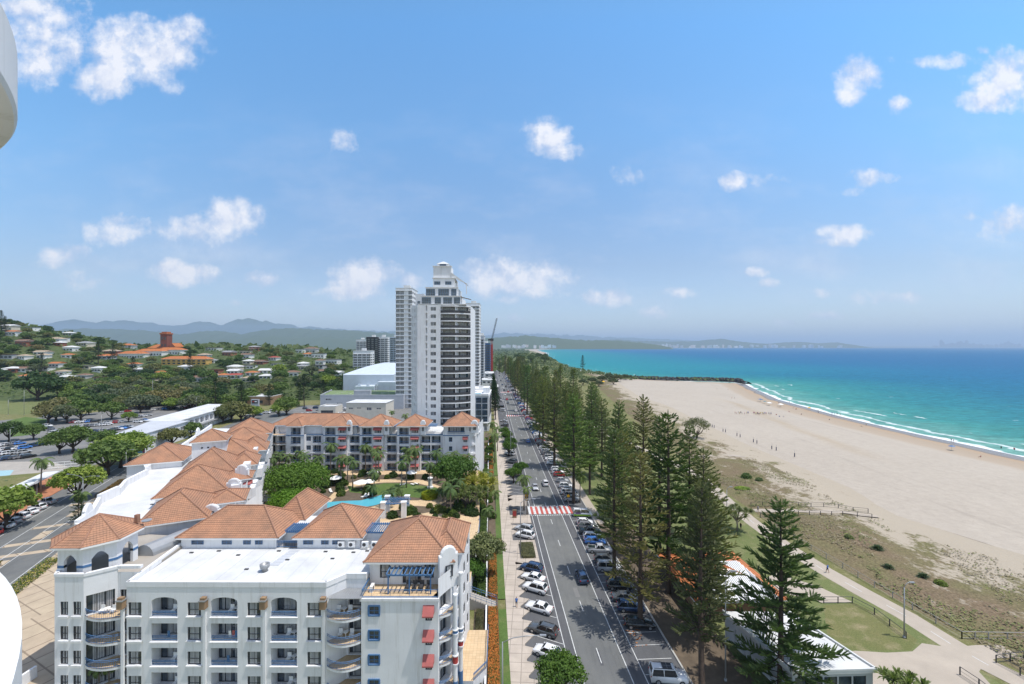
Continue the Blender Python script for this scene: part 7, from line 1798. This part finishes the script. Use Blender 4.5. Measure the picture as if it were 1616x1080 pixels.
for i in range(110):
    v=rnd.uniform(78,210); u=rnd.uniform(-5.5,-.9) if v<128 else rnd.uniform(-2.2,1)
    if v>99 and rnd.random()<.3: u=rnd.uniform(-.6,1.3)
    s_=rnd.uniform(.6,1.3); o=inst(SHRUB[rnd.randrange(3)],'shrub',None,uv(u,v,.1),rnd.random()*6,rnd.choice([(.06,.11,.02),(.09,.15,.03),(.05,.09,.03),(.16,.17,.05)]),(s_,s_,s_*1.1)); reg(o,'garden shrub','in the strip between hotel and footpath','shrub','garden shrubs',order='near',key=v)
CP=[(425,775),(430,752),(500,747),(560,749),(700,747),(745,750),(750,800),(735,813),(700,803),(640,813)]
ks=0
while ks<150:
    px,py=rnd.uniform(425,750),rnd.uniform(746,818)
    if (545<px<700 and 757<py<805 and not (560<px<580 and py>785) and not py>800) : 
        if not (575<px<605 and 770<py<786): continue
    if px<520 and py>765 and rnd.random()<.5: continue
    if 505<px<625 and 783<py<812: continue
    s_=rnd.uniform(.6,1.4); o=inst(SHRUB[rnd.randrange(3)],'shrub',None,at(px,py,4.5),rnd.random()*6,rnd.choice([(.05,.09,.02),(.08,.13,.025),(.04,.075,.02),(.13,.16,.04)]),(s_,s_,s_*1.1)); reg(o,'courtyard shrub','among the palms of the hotel courtyard','shrub','courtyard shrubs'); ks+=1
x,y,_=at(678,786,4.5); mb=MB(); rh=random.Random(2)
mb.lathe((0,0,0),[(2.0,0),(2.1,1.2),(2.0,1.45),(.5,1.5)],16)
for i in range(1500):
    a=rh.random()*6.28; top=rh.random()<.5; r_=2.15*math.sqrt(rh.random()) if top else 2.15; leafcard(mb,(r_*math.cos(a),r_*math.sin(a),1.5 if top else rh.uniform(.1,1.5)),.22,rh,Vector((math.cos(a)*(not top),math.sin(a)*(not top),.8 if top else 0)))
o=mb.build('hedge','leaf',loc=(x,y,4.5),color=(.30,.33,.02)); tag(o,'round clipped yellow-green hedge on the courtyard lawn','hedge')
for s0,s1,c in ((-24,-21,(.13,.12,.03)),(-19,-15,(.13,.12,.03)),(-13,-1,(.15,.12,.03)),(42,59,(.17,.11,.04))):
    mb=MB(); rh=random.Random(4)
    for i in range(int((s1-s0)*230)): 
        s_=rh.uniform(s0,s1); leafcard(mb,gs(s_,rh.uniform(-.8,.8),.25+.75*math.sqrt(rh.random())),.24,rh,Vector((0,0,.6)))
    o=mb.build('hedge','leaf',color=c); tag(o,{-24:'smallest round shrub clump in the street median at the left',-19:'second shrub clump in the street median at the left',-13:'long shrub row in the street median at the left',42:'orange-tinged shrub row farther up the street median'}[s0],'hedge')
mb=MB(); rh=random.Random(8)
for i in range(4500):
    s_=rh.uniform(-34,-2); leafcard(mb,gs(s_,9.3+rh.uniform(-1.4,1.4),.1+.6*rh.random()),.26,rh,Vector((0,0,.6)),rh.randrange(3))
o=mb.build('flower_bed',['leaf','leaf','ixora_pale'],color=(.08,.13,.03)); tag(o,'green flower bed dotted with yellow between the left street and the podium','flower bed')
# ---------------------------------------------------------------- courtyard furniture
def parasol(loc,s_,label):
    u=thing('parasol',label,'parasol',loc,0,'white parasols in the courtyard'); mb=MB(); mb.lathe((0,0,0),[(.04,0),(.04,2.5)],6); mb.lathe((0,0,0),[(.4,0),(.4,.08)],8); mb.build('pole','grey_metal',u)
    mb=MB(); mb.lathe((0,0,2.1),[(1.75*s_,-.02),(1.78*s_,.0),(.9*s_,.42),(.04,.75)],8); mb.build('canopy','white_fabric',u)
for px,py,s_,lb in ((588,757,1,'white parasol beside the curved courtyard path, left of centre'),(649,757,1,'white parasol above the paired white loungers'),(530,766,1,'white parasol at the left end of the courtyard lawn'),(570,773,1.25,'largest white parasol on the lawn edge by the pool'),(582,772,1,'white parasol just right of the largest one'),(414,797,1.1,'white parasol left of the lime-green tree'),(421,801,1,'lower white parasol left of the lime-green tree')): parasol(at(px,py,4.5),s_,lb)
def lounger(loc,rz,label):
    t_=thing('sun_lounger',label,'sun lounger',loc,rz,'white sun loungers'); mb=MB(); mb.box(-.9,-.32,.28,.45,.32,.36); mb.build('seat','white_fabric',t_)
    mb=MB(); mb.add([(.45,-.32,.30),(.45,.32,.30),(1.05,.32,.75),(1.05,-.32,.75),(.45,-.32,.36),(.45,.32,.36),(1.0,.32,.80),(1.0,-.32,.80)],[(0,1,2,3),(7,6,5,4),(0,3,7,4),(1,5,6,2),(2,6,7,3)]); mb.build('backrest','white_fabric',t_)
    for x in (-.8,.4):
        for y in (-.28,.28): mb=MB(); mb.box(x-.03,y-.03,0,x+.03,y+.03,.28); mb.build('leg','white_paint',t_)
for px,py,rz,lb in ((636,766,.3,'white sun lounger left of the parasol on the lawn'),(652,766,-.5,'white sun lounger right of the parasol on the lawn'),(658,765,-.6,'outer right sun lounger on the lawn'),(522,777,2.2,'white sun lounger by the lawn\'s left end'),(505,787,.2,'white sun lounger beside the spreading tree'),(574,785,1.2,'sun lounger on the pool edge, left one'),(580,784,1.3,'sun lounger on the pool edge, right one')): lounger(at(px,py,4.51),rz,lb)
pc=thing('garden_pergola','blue slatted pergola on four white pillars beside the courtyard pool','pergola',at(624,812,4.5),R(3))
for x in (-2.4,2.4):
    for y in (-2,2.2): mb=MB(); mb.box(x-.55,y-.5,0,x+.55,y+.5,3.6); mb.box(x-.65,y-.6,3.6,x+.65,y+.6,3.8); mb.build('pillar','white_render',pc)
mb=MB()
for y in (-1.4,1.6): mb.box(-3.4,y-.08,3.0,3.4,y+.08,3.2)
for i in range(11): x=-1.8+i*.36; mb.box(x,-2.4,3.203,x+.09,2.6,3.35)
mb.build('slats','blue_paint',pc)
mo=thing('garden_column','white stepped garden column at the right end of the lawn','column',at(679,770,4.5)); mb=MB(); mb.lathe((0,0,0),[(.9,0),(.9,.4),(.6,.5),(.55,2.6),(.75,2.7),(.75,2.9),(.3,3.1)],10); mb.build('shaft','white_render',mo)
bf=thing('pool_fence','curved blue-grey garden fence around the terrace behind the tiled roof','fence',(-7,90,4.5),world=True)
fp=[at(px,py,2.5)[:2] for px,py in ((728,800),(738,797),(748,803),(756,815),(757,828),(750,840),(742,846))]
mb=MB()
for a,b in zip(fp,fp[1:]):
    for z in (4.2,3.0): mb.tube([(*a,z-.8),(*b,z-.8)],.06,4)
    n_=max(2,int(math.dist(a,b)/.35))
    for i in range(n_): x,y=a[0]+(b[0]-a[0])*i/n_,a[1]+(b[1]-a[1])*i/n_; mb.tube([(x,y,2.0),(x,y,3.5)],.04,4,0,False)
mb.build('panel','blue_paint',bf)
poly('corner_terrace', fp+[(-7.4,72),(-9,80)], 2.02, 'tan_paving')
# ---------------------------------------------------------------- kiosk with mixed roofs on the park side
ki=thing('beach_kiosk','park kiosk with orange tiled and corrugated roofs among the pines','kiosk',(37.5,79,0),0,world=True)
mb=MB(); mb.box(31,72,0,44,86,3.0); mb.build('wall','brick_wall',ki)
mb=MB(); hiproof(mb,37.5,79,R(3),13.5,14.5,3.2,2.6,ov=1.2,rmi=0,fascia=1); mb.build('tile_roof',['roof_paint','white_paint'],ki,color=(.50,.18,.07))
mb=MB(); T0=mb.T; mb.tf((37.8,75.2,0),R(3)); 
for i in range(34):
    x=-5.8+i*.34; w2=(1-max(0,abs(x)-3.6)/2.6); mb.add([(x,-5.0,3.62),(x+.2,-5.0,3.62),(x+.2*w2,4.6*w2-1,5.75*w2+3.7*(1-w2)),(x,4.6*w2-1,5.75*w2+3.7*(1-w2))],[(0,1,2,3)])
mb.add([(-6,-5.05,3.56),(6.1,-5.05,3.56),(3.6,3.7,5.7),(-3.6,3.7,5.7)],[(0,1,2,3)],1); mb.build('corrugated_roof',['white_paint','grey_metal'],ki)
kb=thing('surf_club','white-roofed flat kiosk building with grey walls beside the sandy forecourt','building',(40,64,0),0,world=True)
def kp(px,py,z): return at(px,py,z)[:2]
KP=[kp(1140,965,3.9),kp(1245,966,3.9),kp(1385,1058,3.9),kp(1250,1062,3.9)]
mb=MB(); mb.prism(KP,3.55,3.9); crn(mb,[KP[0],KP[3],KP[2],KP[1]],3.9,.25,.2,0,.03); mb.build('roof','white_roof',kb)
cxk,cyk=sum(p[0] for p in KP)/4,sum(p[1] for p in KP)/4; KW=[(cxk+(x-cxk)*.95,cyk+(y-cyk)*.95) for x,y in KP]
mb=MB(); facade(mb,KW[0],KW[3],0,3.55,[(2+3*k,4.2+3*k,.5,2.6,.2) for k in range(3)]); 
L3=math.dist(KW[3],KW[2]); facade(mb,KW[3],KW[2],0,3.55,[(.4+1.9*k,2.1+1.9*k,1.2,3.0,.15) for k in range(int((L3-.5)/1.9))]); facade(mb,KW[2],KW[1],0,3.55,[]); facade(mb,KW[1],KW[0],0,3.55,[]); mb.build('wall','grey_render',kb)
wins(kb,KW[3],KW[2],[(1.25+1.9*k,1.2,1.7,1.8,.12,'plain') for k in range(int((L3-.5)/1.9))])
# ---------------------------------------------------------------- fences
def post_fence(label, pts, sp_=3.0, h_=1.1, w_=.055, mid=True, zf=lambda x,y:0, mat='timber_pale'):
    P_=[p[:2] for p in pts]; f_=thing('fence',label,'fence',(P_[0][0],P_[0][1],0),world=True)
    mb=MB(); rl=MB(); pp_=[]
    for a,b in zip(P_,P_[1:]):
        n_=max(1,round(math.dist(a,b)/sp_))
        for i in range(n_+(b==P_[-1])): x,y=a[0]+(b[0]-a[0])*i/n_,a[1]+(b[1]-a[1])*i/n_; z=zf(x,y); pp_.append((x,y,z)); 
    for x,y,z in pp_: m_=MB(); m_.box(x-w_,y-w_,z-.1,x+w_,y+w_,z+h_); m_.build('post',mat,f_)
    rl.tube([(x,y,z+h_+.03) for x,y,z in pp_],  .045,5)
    if mid: rl.tube([(x,y,z+.15) for x,y,z in pp_],.03,4); rl.tube([(x,y,z+h_*.55) for x,y,z in pp_],.02,4)
    rl.build('rail',mat,f_)
dzf=lambda x,y: max(-.06,dz(x,y)) if x>interp(XD,y)+.3 else 0
post_fence('long post-and-wire fence dividing the curving path from the dune',[at(*q) for q in ((1518,1008),(1440,962),(1380,927),(1330,897),(1280,868),(1240,843),(1200,815))],3.2,zf=lambda x,y:-.03)
post_fence('fence leading across to the beach from the corner post',[at(1518,1008),at(1560,1009),at(1680,1011)],2.6,zf=lambda x,y:-.03)
post_fence('black rail fence round the dry lawn',[at(1300,952),at(1345,952),at(1380,970),at(1430,1008)],3.0,mat='dark_metal',zf=lambda x,y:-.03)
post_fence('short fence at the lower right around the scrub corner',[at(1660,1035),at(1572,1046),at(1610,1066),at(1640,1085)],2.4,mat='dark_metal',zf=lambda x,y:-.03)
post_fence('short black fence cut by the bottom edge near the forecourt',[at(1515,1065),at(1545,1085),at(1570,1105)],2.4,mat='dark_metal',zf=lambda x,y:-.03)
post_fence('green rail fence beside the sandy beach access',[at(1185,799),at(1240,801),at(1300,803),at(1370,809)],3.0,mat='dark_metal',zf=dzf)
post_fence('second rail of the sandy beach access, nearer the camera',[at(1200,817),at(1260,816),at(1330,817),at(1376,819)],3.0,mat='dark_metal',zf=dzf)
# ---------------------------------------------------------------- lamps, signs, poles
def lamp(px,py,top,label,arm=2.2,ang=0.0,dbl=False,z=0,mat='grey_metal'):
    x,y,_=at(px,py,z); t_=thing('street_lamp',label,'street lamp',(x,y,z),ang,'street lamps'); mb=MB(); mb.tube([(0,0,0),(0,0,top*.5),(0,0,top)],[.11,.09,.07],8); mb.lathe((0,0,0),[(.2,0),(.2,.3)],8); mb.build('pole',mat,t_,smooth=True)
    for sgn in ((1,-1) if dbl else (1,)):
        mb=MB(); mb.tube([(0,0,top-.1),(sgn*arm*.25,0,top+.45),(sgn*arm*.6,0,top+.7),(sgn*arm,0,top+.78)],.05,6); ar=mb.build('arm',mat,t_,smooth=True)
        mb=MB(); mb.box(sgn*arm-.1,-.14,top+.70,sgn*(arm+.65),.14,top+.84) if sgn>0 else mb.box(-arm-.65,-.14,top+.70,-arm+.1,.14,top+.84); mb.build('lamp_head','grey_metal',ar)
lamp(821.5,875,11.2,'grey street lamp on the footpath before the near crossing',2.6)
lamp(793,1150,10.2,'street lamp whose arm reaches over the road at the bottom edge',4.5)
lamp(806,723,10.5,'street lamp with a curved arm among the round street trees',2.8)
lamp(1427,1007,7.8,'grey path lamp beside the dry lawn fence',.9,z=0)
lamp(131,818,10.5,'double-armed street lamp in the left street median',4.6,R(-10),True)
lamp(199,752,8.5,'single street lamp beyond the spreading street trees on the left',2.0)
lamp(1147,826,8.5,'slim path lamp beside the pandanus tree',.8)
lamp(1145,1075,14,'tall grey pole lamp rising through the pines by the kiosk',.8)
for i,(px,py,tp) in enumerate(((38,655,16),(13,655,10),(92,620,18),(16,710,9),(160,690,11),(139,700,6),(241,640,19),(310,648,9),(340,650,8))):
    lamp(px,py,tp,['tall floodlight pole by the playing field','short lamp pole left of the playing field','thin floodlight pole behind the big dark tree','T-shaped lamp pole in the left car park','lamp pole among the parked cars','short brown pole by the parked cars','very tall thin pole behind the car park','lamp by the veranda building','lamp nearest the sign pylon'][i],1.0)
def xsign(px,py,label,z=0,hh=3.2):
    x,y,_=at(px,py,z); t_=thing('crossing_sign',label,'sign',(x,y,z)); mb=MB(); mb.tube([(0,0,0),(0,0,hh)],.05,6); mb.build('post','grey_metal',t_)
    mb=MB(); n=16
    for zc in (hh-.1,hh-1.05) if hh>3 else (hh-.1,):
        mb.add([(.42*math.cos(6.283*k/n),-.07,zc+.42*math.sin(6.283*k/n)) for k in range(n)],[tuple(range(n))]); mb.box(-.5,-.062,zc-.47,.5,-.055,zc+.47,1)
    mb.build('disc',['yellow_paint','dark_metal'],t_)
xsign(831,812,'yellow round crossing signs on a post on the town side of the near crossing',hh=5.2); xsign(897,799,'yellow round crossing sign on the beach side of the near crossing',hh=3.0)
t_=thing('signal_arm','grey mast with a long lamp arm beside the near crossing','street lamp',at(829,815)); mb=MB(); mb.tube([(0,0,0),(0,0,4.6)],.07,6); mb.build('pole','grey_metal',t_); mb=MB(); mb.tube([(0,0,4.5),(1.2,0,4.75),(3.6,0,4.75)],.05,6); mb.box(3.2,-.12,4.7,4.0,.12,4.82); mb.build('arm','grey_metal',t_)
t_=thing('information_pillar','brown information pillar on the footpath by the near crossing','sign',at(812,818)); mb=MB(); mb.box(-.55,-.15,0,.55,.15,2.2,0); mb.box(-.45,-.17,.6,.45,-.152,1.9,1); mb.build('pillar',['timber','red_paint'],t_)
t_=thing('patrol_flag','yellow beach patrol umbrella near the far park','beach umbrella',at(952,607)); mb=MB(); mb.tube([(0,0,0),(0,0,4)],.08,6); mb.build('pole','grey_metal',t_); mb=MB(); mb.lathe((0,0,3.2),[(2.2,0),(1,.8),(.05,1.2)],8); mb.build('canopy','yellow_paint',t_)
# volleyball poles on the sand
for i,(px,py) in enumerate(((1124,676),(1127,677),(1141,683),(1145,684),(1163,690),(1168,692),(1189,700),(1194.5,702),(1218,711),(1225,713),(1254,723))):
    x,y,_=at(px,py,-1.0); t_=thing('net_pole',None,None,(x,y,bz(x,y))); mb=MB(); mb.tube([(0,0,0),(0,0,2.7)],.05,5); mb.build('pole','grey_metal',t_); mb=MB(); mb.lathe((0,0,.1),[(.17,0),(.17,1.5)],8); mb.build('padding','pad_blue',t_)
    reg(t_,'padded volleyball pole','on the open sand','pole','volleyball poles on the sand')
# ---------------------------------------------------------------- people
SH={'blue':(.06,.18,.50),'white':(.7,.7,.7),'red':(.5,.05,.04),'black':(.03,.03,.03),'yellow':(.6,.45,.05),'pink':(.6,.2,.3),'grey':(.25,.25,.25)}
def ped(px,py,c,pose,label,z=0,rz=None,s_=1.0,key=None):
    x,y,_=at(px,py,z); zz = bz(x,y) if z<-.3 else z; o=person((x,y,zz),pose,SH[c],rnd.random()*6.28 if rz is None else rz,s_)
    if isinstance(label,str): tag(o,label,'person')
    else: reg(o,label[0],label[1],'person','people on the beach',key=px)
    return o
ped(815,958,'blue','walk','person in a blue shirt walking on the footpath beside the parked cars',.1,R(90))
ped(1306,904,'blue','walk','person in a light blue top walking on the curving path',0,R(120))
ped(1169,836,'black','stand','person in black standing under the round pandanus')
ped(1196,808,'grey','walk','person with grey top at the start of the sandy beach access')
ped(107,774,'pink','stand','person in pink on the brick footpath by the arcade')
for px in [1160,1162,1165,1167,1169,1171,1175,1178,1180,1181,1189,1191,1193,1195,1196,1197,1198,1200,1203,1205,1207,1209,1213,1215,1217]:
    ped(px,655+rnd.uniform(-.8,1.2),rnd.choice(list(SH)),'stand',('person standing in the long group','in the middle of the sand'),-1.6)
for px,py,po in ((1155,630,'stand'),(1159,630,'stand'),(1204,613,'stand'),(1214,622,'stand'),(1222,630,'walk'),(1246,635,'walk'),(1262,637,'walk'),(1272,637,'stand'),(1291,649,'stand'),(1313,652,'stand'),(1317,653,'walk'),(1321,653,'stand'),(1326,654,'walk'),(1292,651,'stand'),(1367,671,'stand'),(1229,637,'stand'),(1252,644,'sit'),(1256,646,'sit'),(1257,646,'sit'),(1265,655,'sit'),(1245,651,'sit'),(1309,663,'sit'),(1359,673,'sit'),(1236,660,'sit'),(1230,660,'sit'),(1225,657,'sit'),(1149,616,'stand'),(1131,615,'sit')):
    ped(px,py,rnd.choice(list(SH)),po,(f'person {"sitting" if po=="sit" else "standing" if po=="stand" else "walking"}','on the far half of the beach'),-2.2)
for px,py,po,c in ((1501,697,'walk','black'),(1505,697,'stand','white'),(1580,708,'stand','black'),(1600,709,'walk','grey'),(1601,710,'stand','red')):
    ped(px,py,c,po,('person at the water\'s edge','at far right'),-2.95)
ped(1548,722,'red','sit','person in red sitting on the sand near the right edge',-2.2)
def tent(px,py,c,label,kind):
    x,y,_=at(px,py,-2.0); z=bz(x,y); t_=thing(kind,label,'beach tent' if kind=='beach_tent' else 'beach umbrella',(x,y,z),.2)
    if kind=='beach_tent':
        mb=MB(); mb.add([(-1.6,-1.4,2.1),(1.6,-1.4,2.1),(1.6,1.4,2.1),(-1.6,1.4,2.1),(0,0,2.8)],[(0,1,4),(1,2,4),(2,3,4),(3,0,4)]); mb.box(-1.6,-1.42,1.85,1.6,-1.38,2.1); mb.build('canopy',c,t_)
        for a in (-1.5,1.5):
            for b in (-1.3,1.3): mb=MB(); mb.tube([(a,b,0),(a,b,2.1)],.05,4); mb.build('leg','grey_metal',t_)
    else:
        mb=MB(); mb.tube([(0,0,0),(0,0,2.2)],.04,5); mb.build('pole','grey_metal',t_); mb=MB(); mb.lathe((0,0,1.8),[(1.3,0),(.7,.35),(.04,.55)],8); mb.build('canopy',c,t_)
tent(1200,634,'blue_paint','blue beach tent farthest along the sand','beach_tent'); tent(1207,637,'teal_glass','small teal umbrella next to the blue tent','beach_umbrella'); tent(1214,640,'white_fabric','white beach tent left of the larger one','beach_tent'); tent(1232,642,'white_fabric','larger white beach tent nearer the water','beach_tent'); tent(1277,646,'yellow_paint','yellow umbrella over the red lifeguard gear','beach_umbrella'); tent(1502,710,'blue_paint','small blue umbrella on the sand at far right','beach_umbrella')
# ---------------------------------------------------------------- sky, sun, haze, camera
SUN = Vector((.35,-.10,1.0)).normalized()
elev = math.asin(SUN.z); azim = math.atan2(SUN.x, SUN.y)
w = bpy.data.worlds.new('World'); sc.world = w; w.use_nodes = True
t = w.node_tree; bg = t.nodes['Background']; 
sky = t.nodes.new('ShaderNodeTexSky'); sky.sky_type='NISHITA'; sky.sun_disc=False; sky.sun_elevation=elev; sky.sun_rotation=azim
sky.air_density=1.0; sky.dust_density=.6; sky.ozone_density=2.0; sky.altitude=0
W = NT.__new__(NT); W.t = t
tc = t.nodes.new('ShaderNodeTexCoord').outputs['Generated']
sp = t.nodes.new('ShaderNodeSeparateXYZ'); t.links.new(tc, sp.inputs[0])
yy = W.math('MAXIMUM', sp.outputs[1], .03)
ca = W.math('DIVIDE', sp.outputs[0], yy); cb = W.math('DIVIDE', sp.outputs[2], yy)
cmb = t.nodes.new('ShaderNodeCombineXYZ'); t.links.new(ca, cmb.inputs[0]); t.links.new(cb, cmb.inputs[1]); P2 = cmb.outputs[0]
n1 = W.noise(P2, 9, 6, .62); n2 = W.noise(P2, 26, 5, .6); n3 = W.noise(P2, 3.2, 5, .6, (1,2.4,1))
wob = W.math('ADD', W.math('MULTIPLY', W.math('SUBTRACT', n1, .5), 3.3), W.math('MULTIPLY', W.math('SUBTRACT', n2, .5), 1.5))
CL = [ # px,py,rx,ry,opacity
 (30,35,90,70,.85),(70,90,60,45,.8),(235,80,85,50,.95),(160,125,60,30,.7),(250,120,50,28,.6),(540,224,26,20,.85),(862,215,34,28,.95),(880,240,40,14,.75),
 (990,276,27,17,.85),(1350,122,34,28,.95),(1345,148,26,18,.9),(1418,166,20,16,.55),(1600,130,60,40,.95),(1570,160,50,20,.8),(1155,288,28,14,.8),(1205,285,50,16,.45),
 (1372,282,36,16,.75),(1345,303,26,10,.5),(1335,370,48,14,.6),(1320,382,40,10,.55),(1530,343,20,12,.75),(1590,355,56,26,.8),(1190,430,22,9,.5),(1215,447,26,8,.4),
 (1380,470,44,14,.65),(1440,470,22,12,.5),(1300,463,22,9,.35),(1520,520,30,10,.45),(1030,493,26,12,.5),(1240,510,26,8,.4),(1300,500,30,9,.35),(1075,463,40,10,.3),
 (370,345,48,34,.95),(310,365,60,24,.85),(190,362,56,26,.6),(100,405,40,19,.9),(125,440,44,20,.5),(290,433,58,18,.8),(270,422,28,14,.8),(410,443,30,14,.7),
 (562,440,56,28,.95),(560,458,62,16,.9),(375,478,14,7,.4),(775,438,60,30,.95),(860,440,58,28,.9),(810,450,90,18,.9),(650,448,24,14,.6),(800,472,26,10,.45),
 (955,470,46,15,.85),(805,503,34,10,.35),(1500,95,60,14,.4),(1550,80,16,8,.45),(1455,98,50,12,.3)]
def vm(op, a, b, c=None):
    n_ = t.nodes.new('ShaderNodeVectorMath'); n_.operation = op; t.links.new(a, n_.inputs[0])
    if hasattr(b,'links'): t.links.new(b, n_.inputs[1])
    else: n_.inputs[1].default_value = b
    if c: n_.inputs[2].default_value = c
    return n_.outputs['Value' if op == 'DOT_PRODUCT' else 'Vector']
dm = None
for px,py,rx,ry,op in CL:
    ix, iy = F/rx/1.22, F/ry/1.25
    v = vm('MULTIPLY_ADD', P2, (ix,iy,0), (-(px-CX)/F*ix, -(CY-py)/F*iy, math.sqrt((1-op)*.8)))
    d = vm('DOT_PRODUCT', v, v)
    dm = d if dm is None else W.math('MINIMUM', dm, d)
cov = W.math('MULTIPLY', W.math('ADD', W.math('SUBTRACT', 1.15, dm), wob), .95)
cov = W.ramp(cov, [(0,0),(.15,.06),(.5,.40),(1,.86),(1,.88)])
# thin streaks of high cloud, strongest low on the left
wis = W.math('MULTIPLY', W.math('SUBTRACT', n3, .46), 2.6, True)
lo = W.math('MULTIPLY', W.math('SUBTRACT', .42, W.math('ABSOLUTE', W.math('SUBTRACT', cb, .20))), 1.5, True)
cov = W.math('MAXIMUM', cov, W.math('MULTIPLY', W.math('MULTIPLY', wis, lo), .85))
front = W.math('GREATER_THAN', sp.outputs[1], .05)
cov = W.math('MULTIPLY', cov, front)
P3 = vm('ADD', P2, (.012,.022,0)); n1b = W.noise(P3, 9, 6, .62)
rel = W.math('ADD', W.math('MULTIPLY', W.math('SUBTRACT', n1, n1b), 1.6), W.math('ADD', .38, W.math('MULTIPLY', cov, .22)))
shade = W.ramp(rel, [(.30,(4.5,4.9,6.0)),(.66,(6.7,6.65,6.9))])  # cloud relief painted in: lit towards upper right, shaded towards lower left
base = W.mix(W.math('MULTIPLY', W.math('SUBTRACT', .55, cb), 1.25, True), sky.outputs[0], SKYLOW) if SKYLOW else sky.outputs[0]
tn = W.ramp(cb, [(0,(.97,.96,1.05)),(.19,(.96,.95,.98)),(.50,(.92,1.30,1.42)),(.75,(.84,1.40,1.60)),(.82,(.88,1.40,1.55)),(1.0,(1.75,1.54,1.36))])  # last stop: sky overhead and behind camera brightened as added fill light
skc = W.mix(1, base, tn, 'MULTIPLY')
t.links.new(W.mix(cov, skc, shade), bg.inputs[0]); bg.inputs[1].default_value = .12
w.cycles.sampling_method='MANUAL'; w.cycles.sample_map_resolution=256
ld = bpy.data.lights.new('sun','SUN'); ld.energy = SUNE; ld.angle = R(.53); ld.color = (1,.96,.90)
lo_ = bpy.data.objects.new('sun', ld); col.objects.link(lo_); lo_.rotation_euler = SUN.to_track_quat('Z','Y').to_euler(); lo_.location=(0,0,300)
m = bpy.data.materials.new('haze'); m.use_nodes = True; nt = m.node_tree; nt.nodes.remove(nt.nodes['Principled BSDF'])
pv = nt.nodes.new('ShaderNodeVolumePrincipled'); pv.inputs['Color'].default_value=(.60,.78,1,1); pv.inputs['Density'].default_value = HAZE; pv.inputs['Anisotropy'].default_value=.2
nt.links.new(pv.outputs[0], nt.nodes['Material Output'].inputs['Volume']); MT['haze']=m
if HAZE:
    mb = MB(); mb.box(-70000,-400,-16,130000,62000,900); o = mb.build('haze','haze'); o['kind']='stuff'
cd = bpy.data.cameras.new('camera'); cd.sensor_width=36; cd.lens=36*F/1616; cd.clip_start=.1; cd.clip_end=200000
cd.shift_y = 7/1616
cam = bpy.data.objects.new('camera', cd); col.objects.link(cam); cam.location=(0,0,H); cam.rotation_euler=(R(90),0,0); sc.camera=cam
sc.view_settings.view_transform='Standard'; sc.view_settings.look='None'; sc.view_settings.exposure=EXPO; sc.view_settings.gamma=1
sc.cycles.max_bounces=6; sc.cycles.diffuse_bounces=3; sc.cycles.transparent_max_bounces=8; sc.cycles.volume_bounces=0; sc.cycles.glossy_bounces=2; sc.cycles.transmission_bounces=2
sc.cycles.caustics_reflective=False; sc.cycles.use_denoising=True; sc.cycles.sample_clamp_indirect=6
finish_labels()
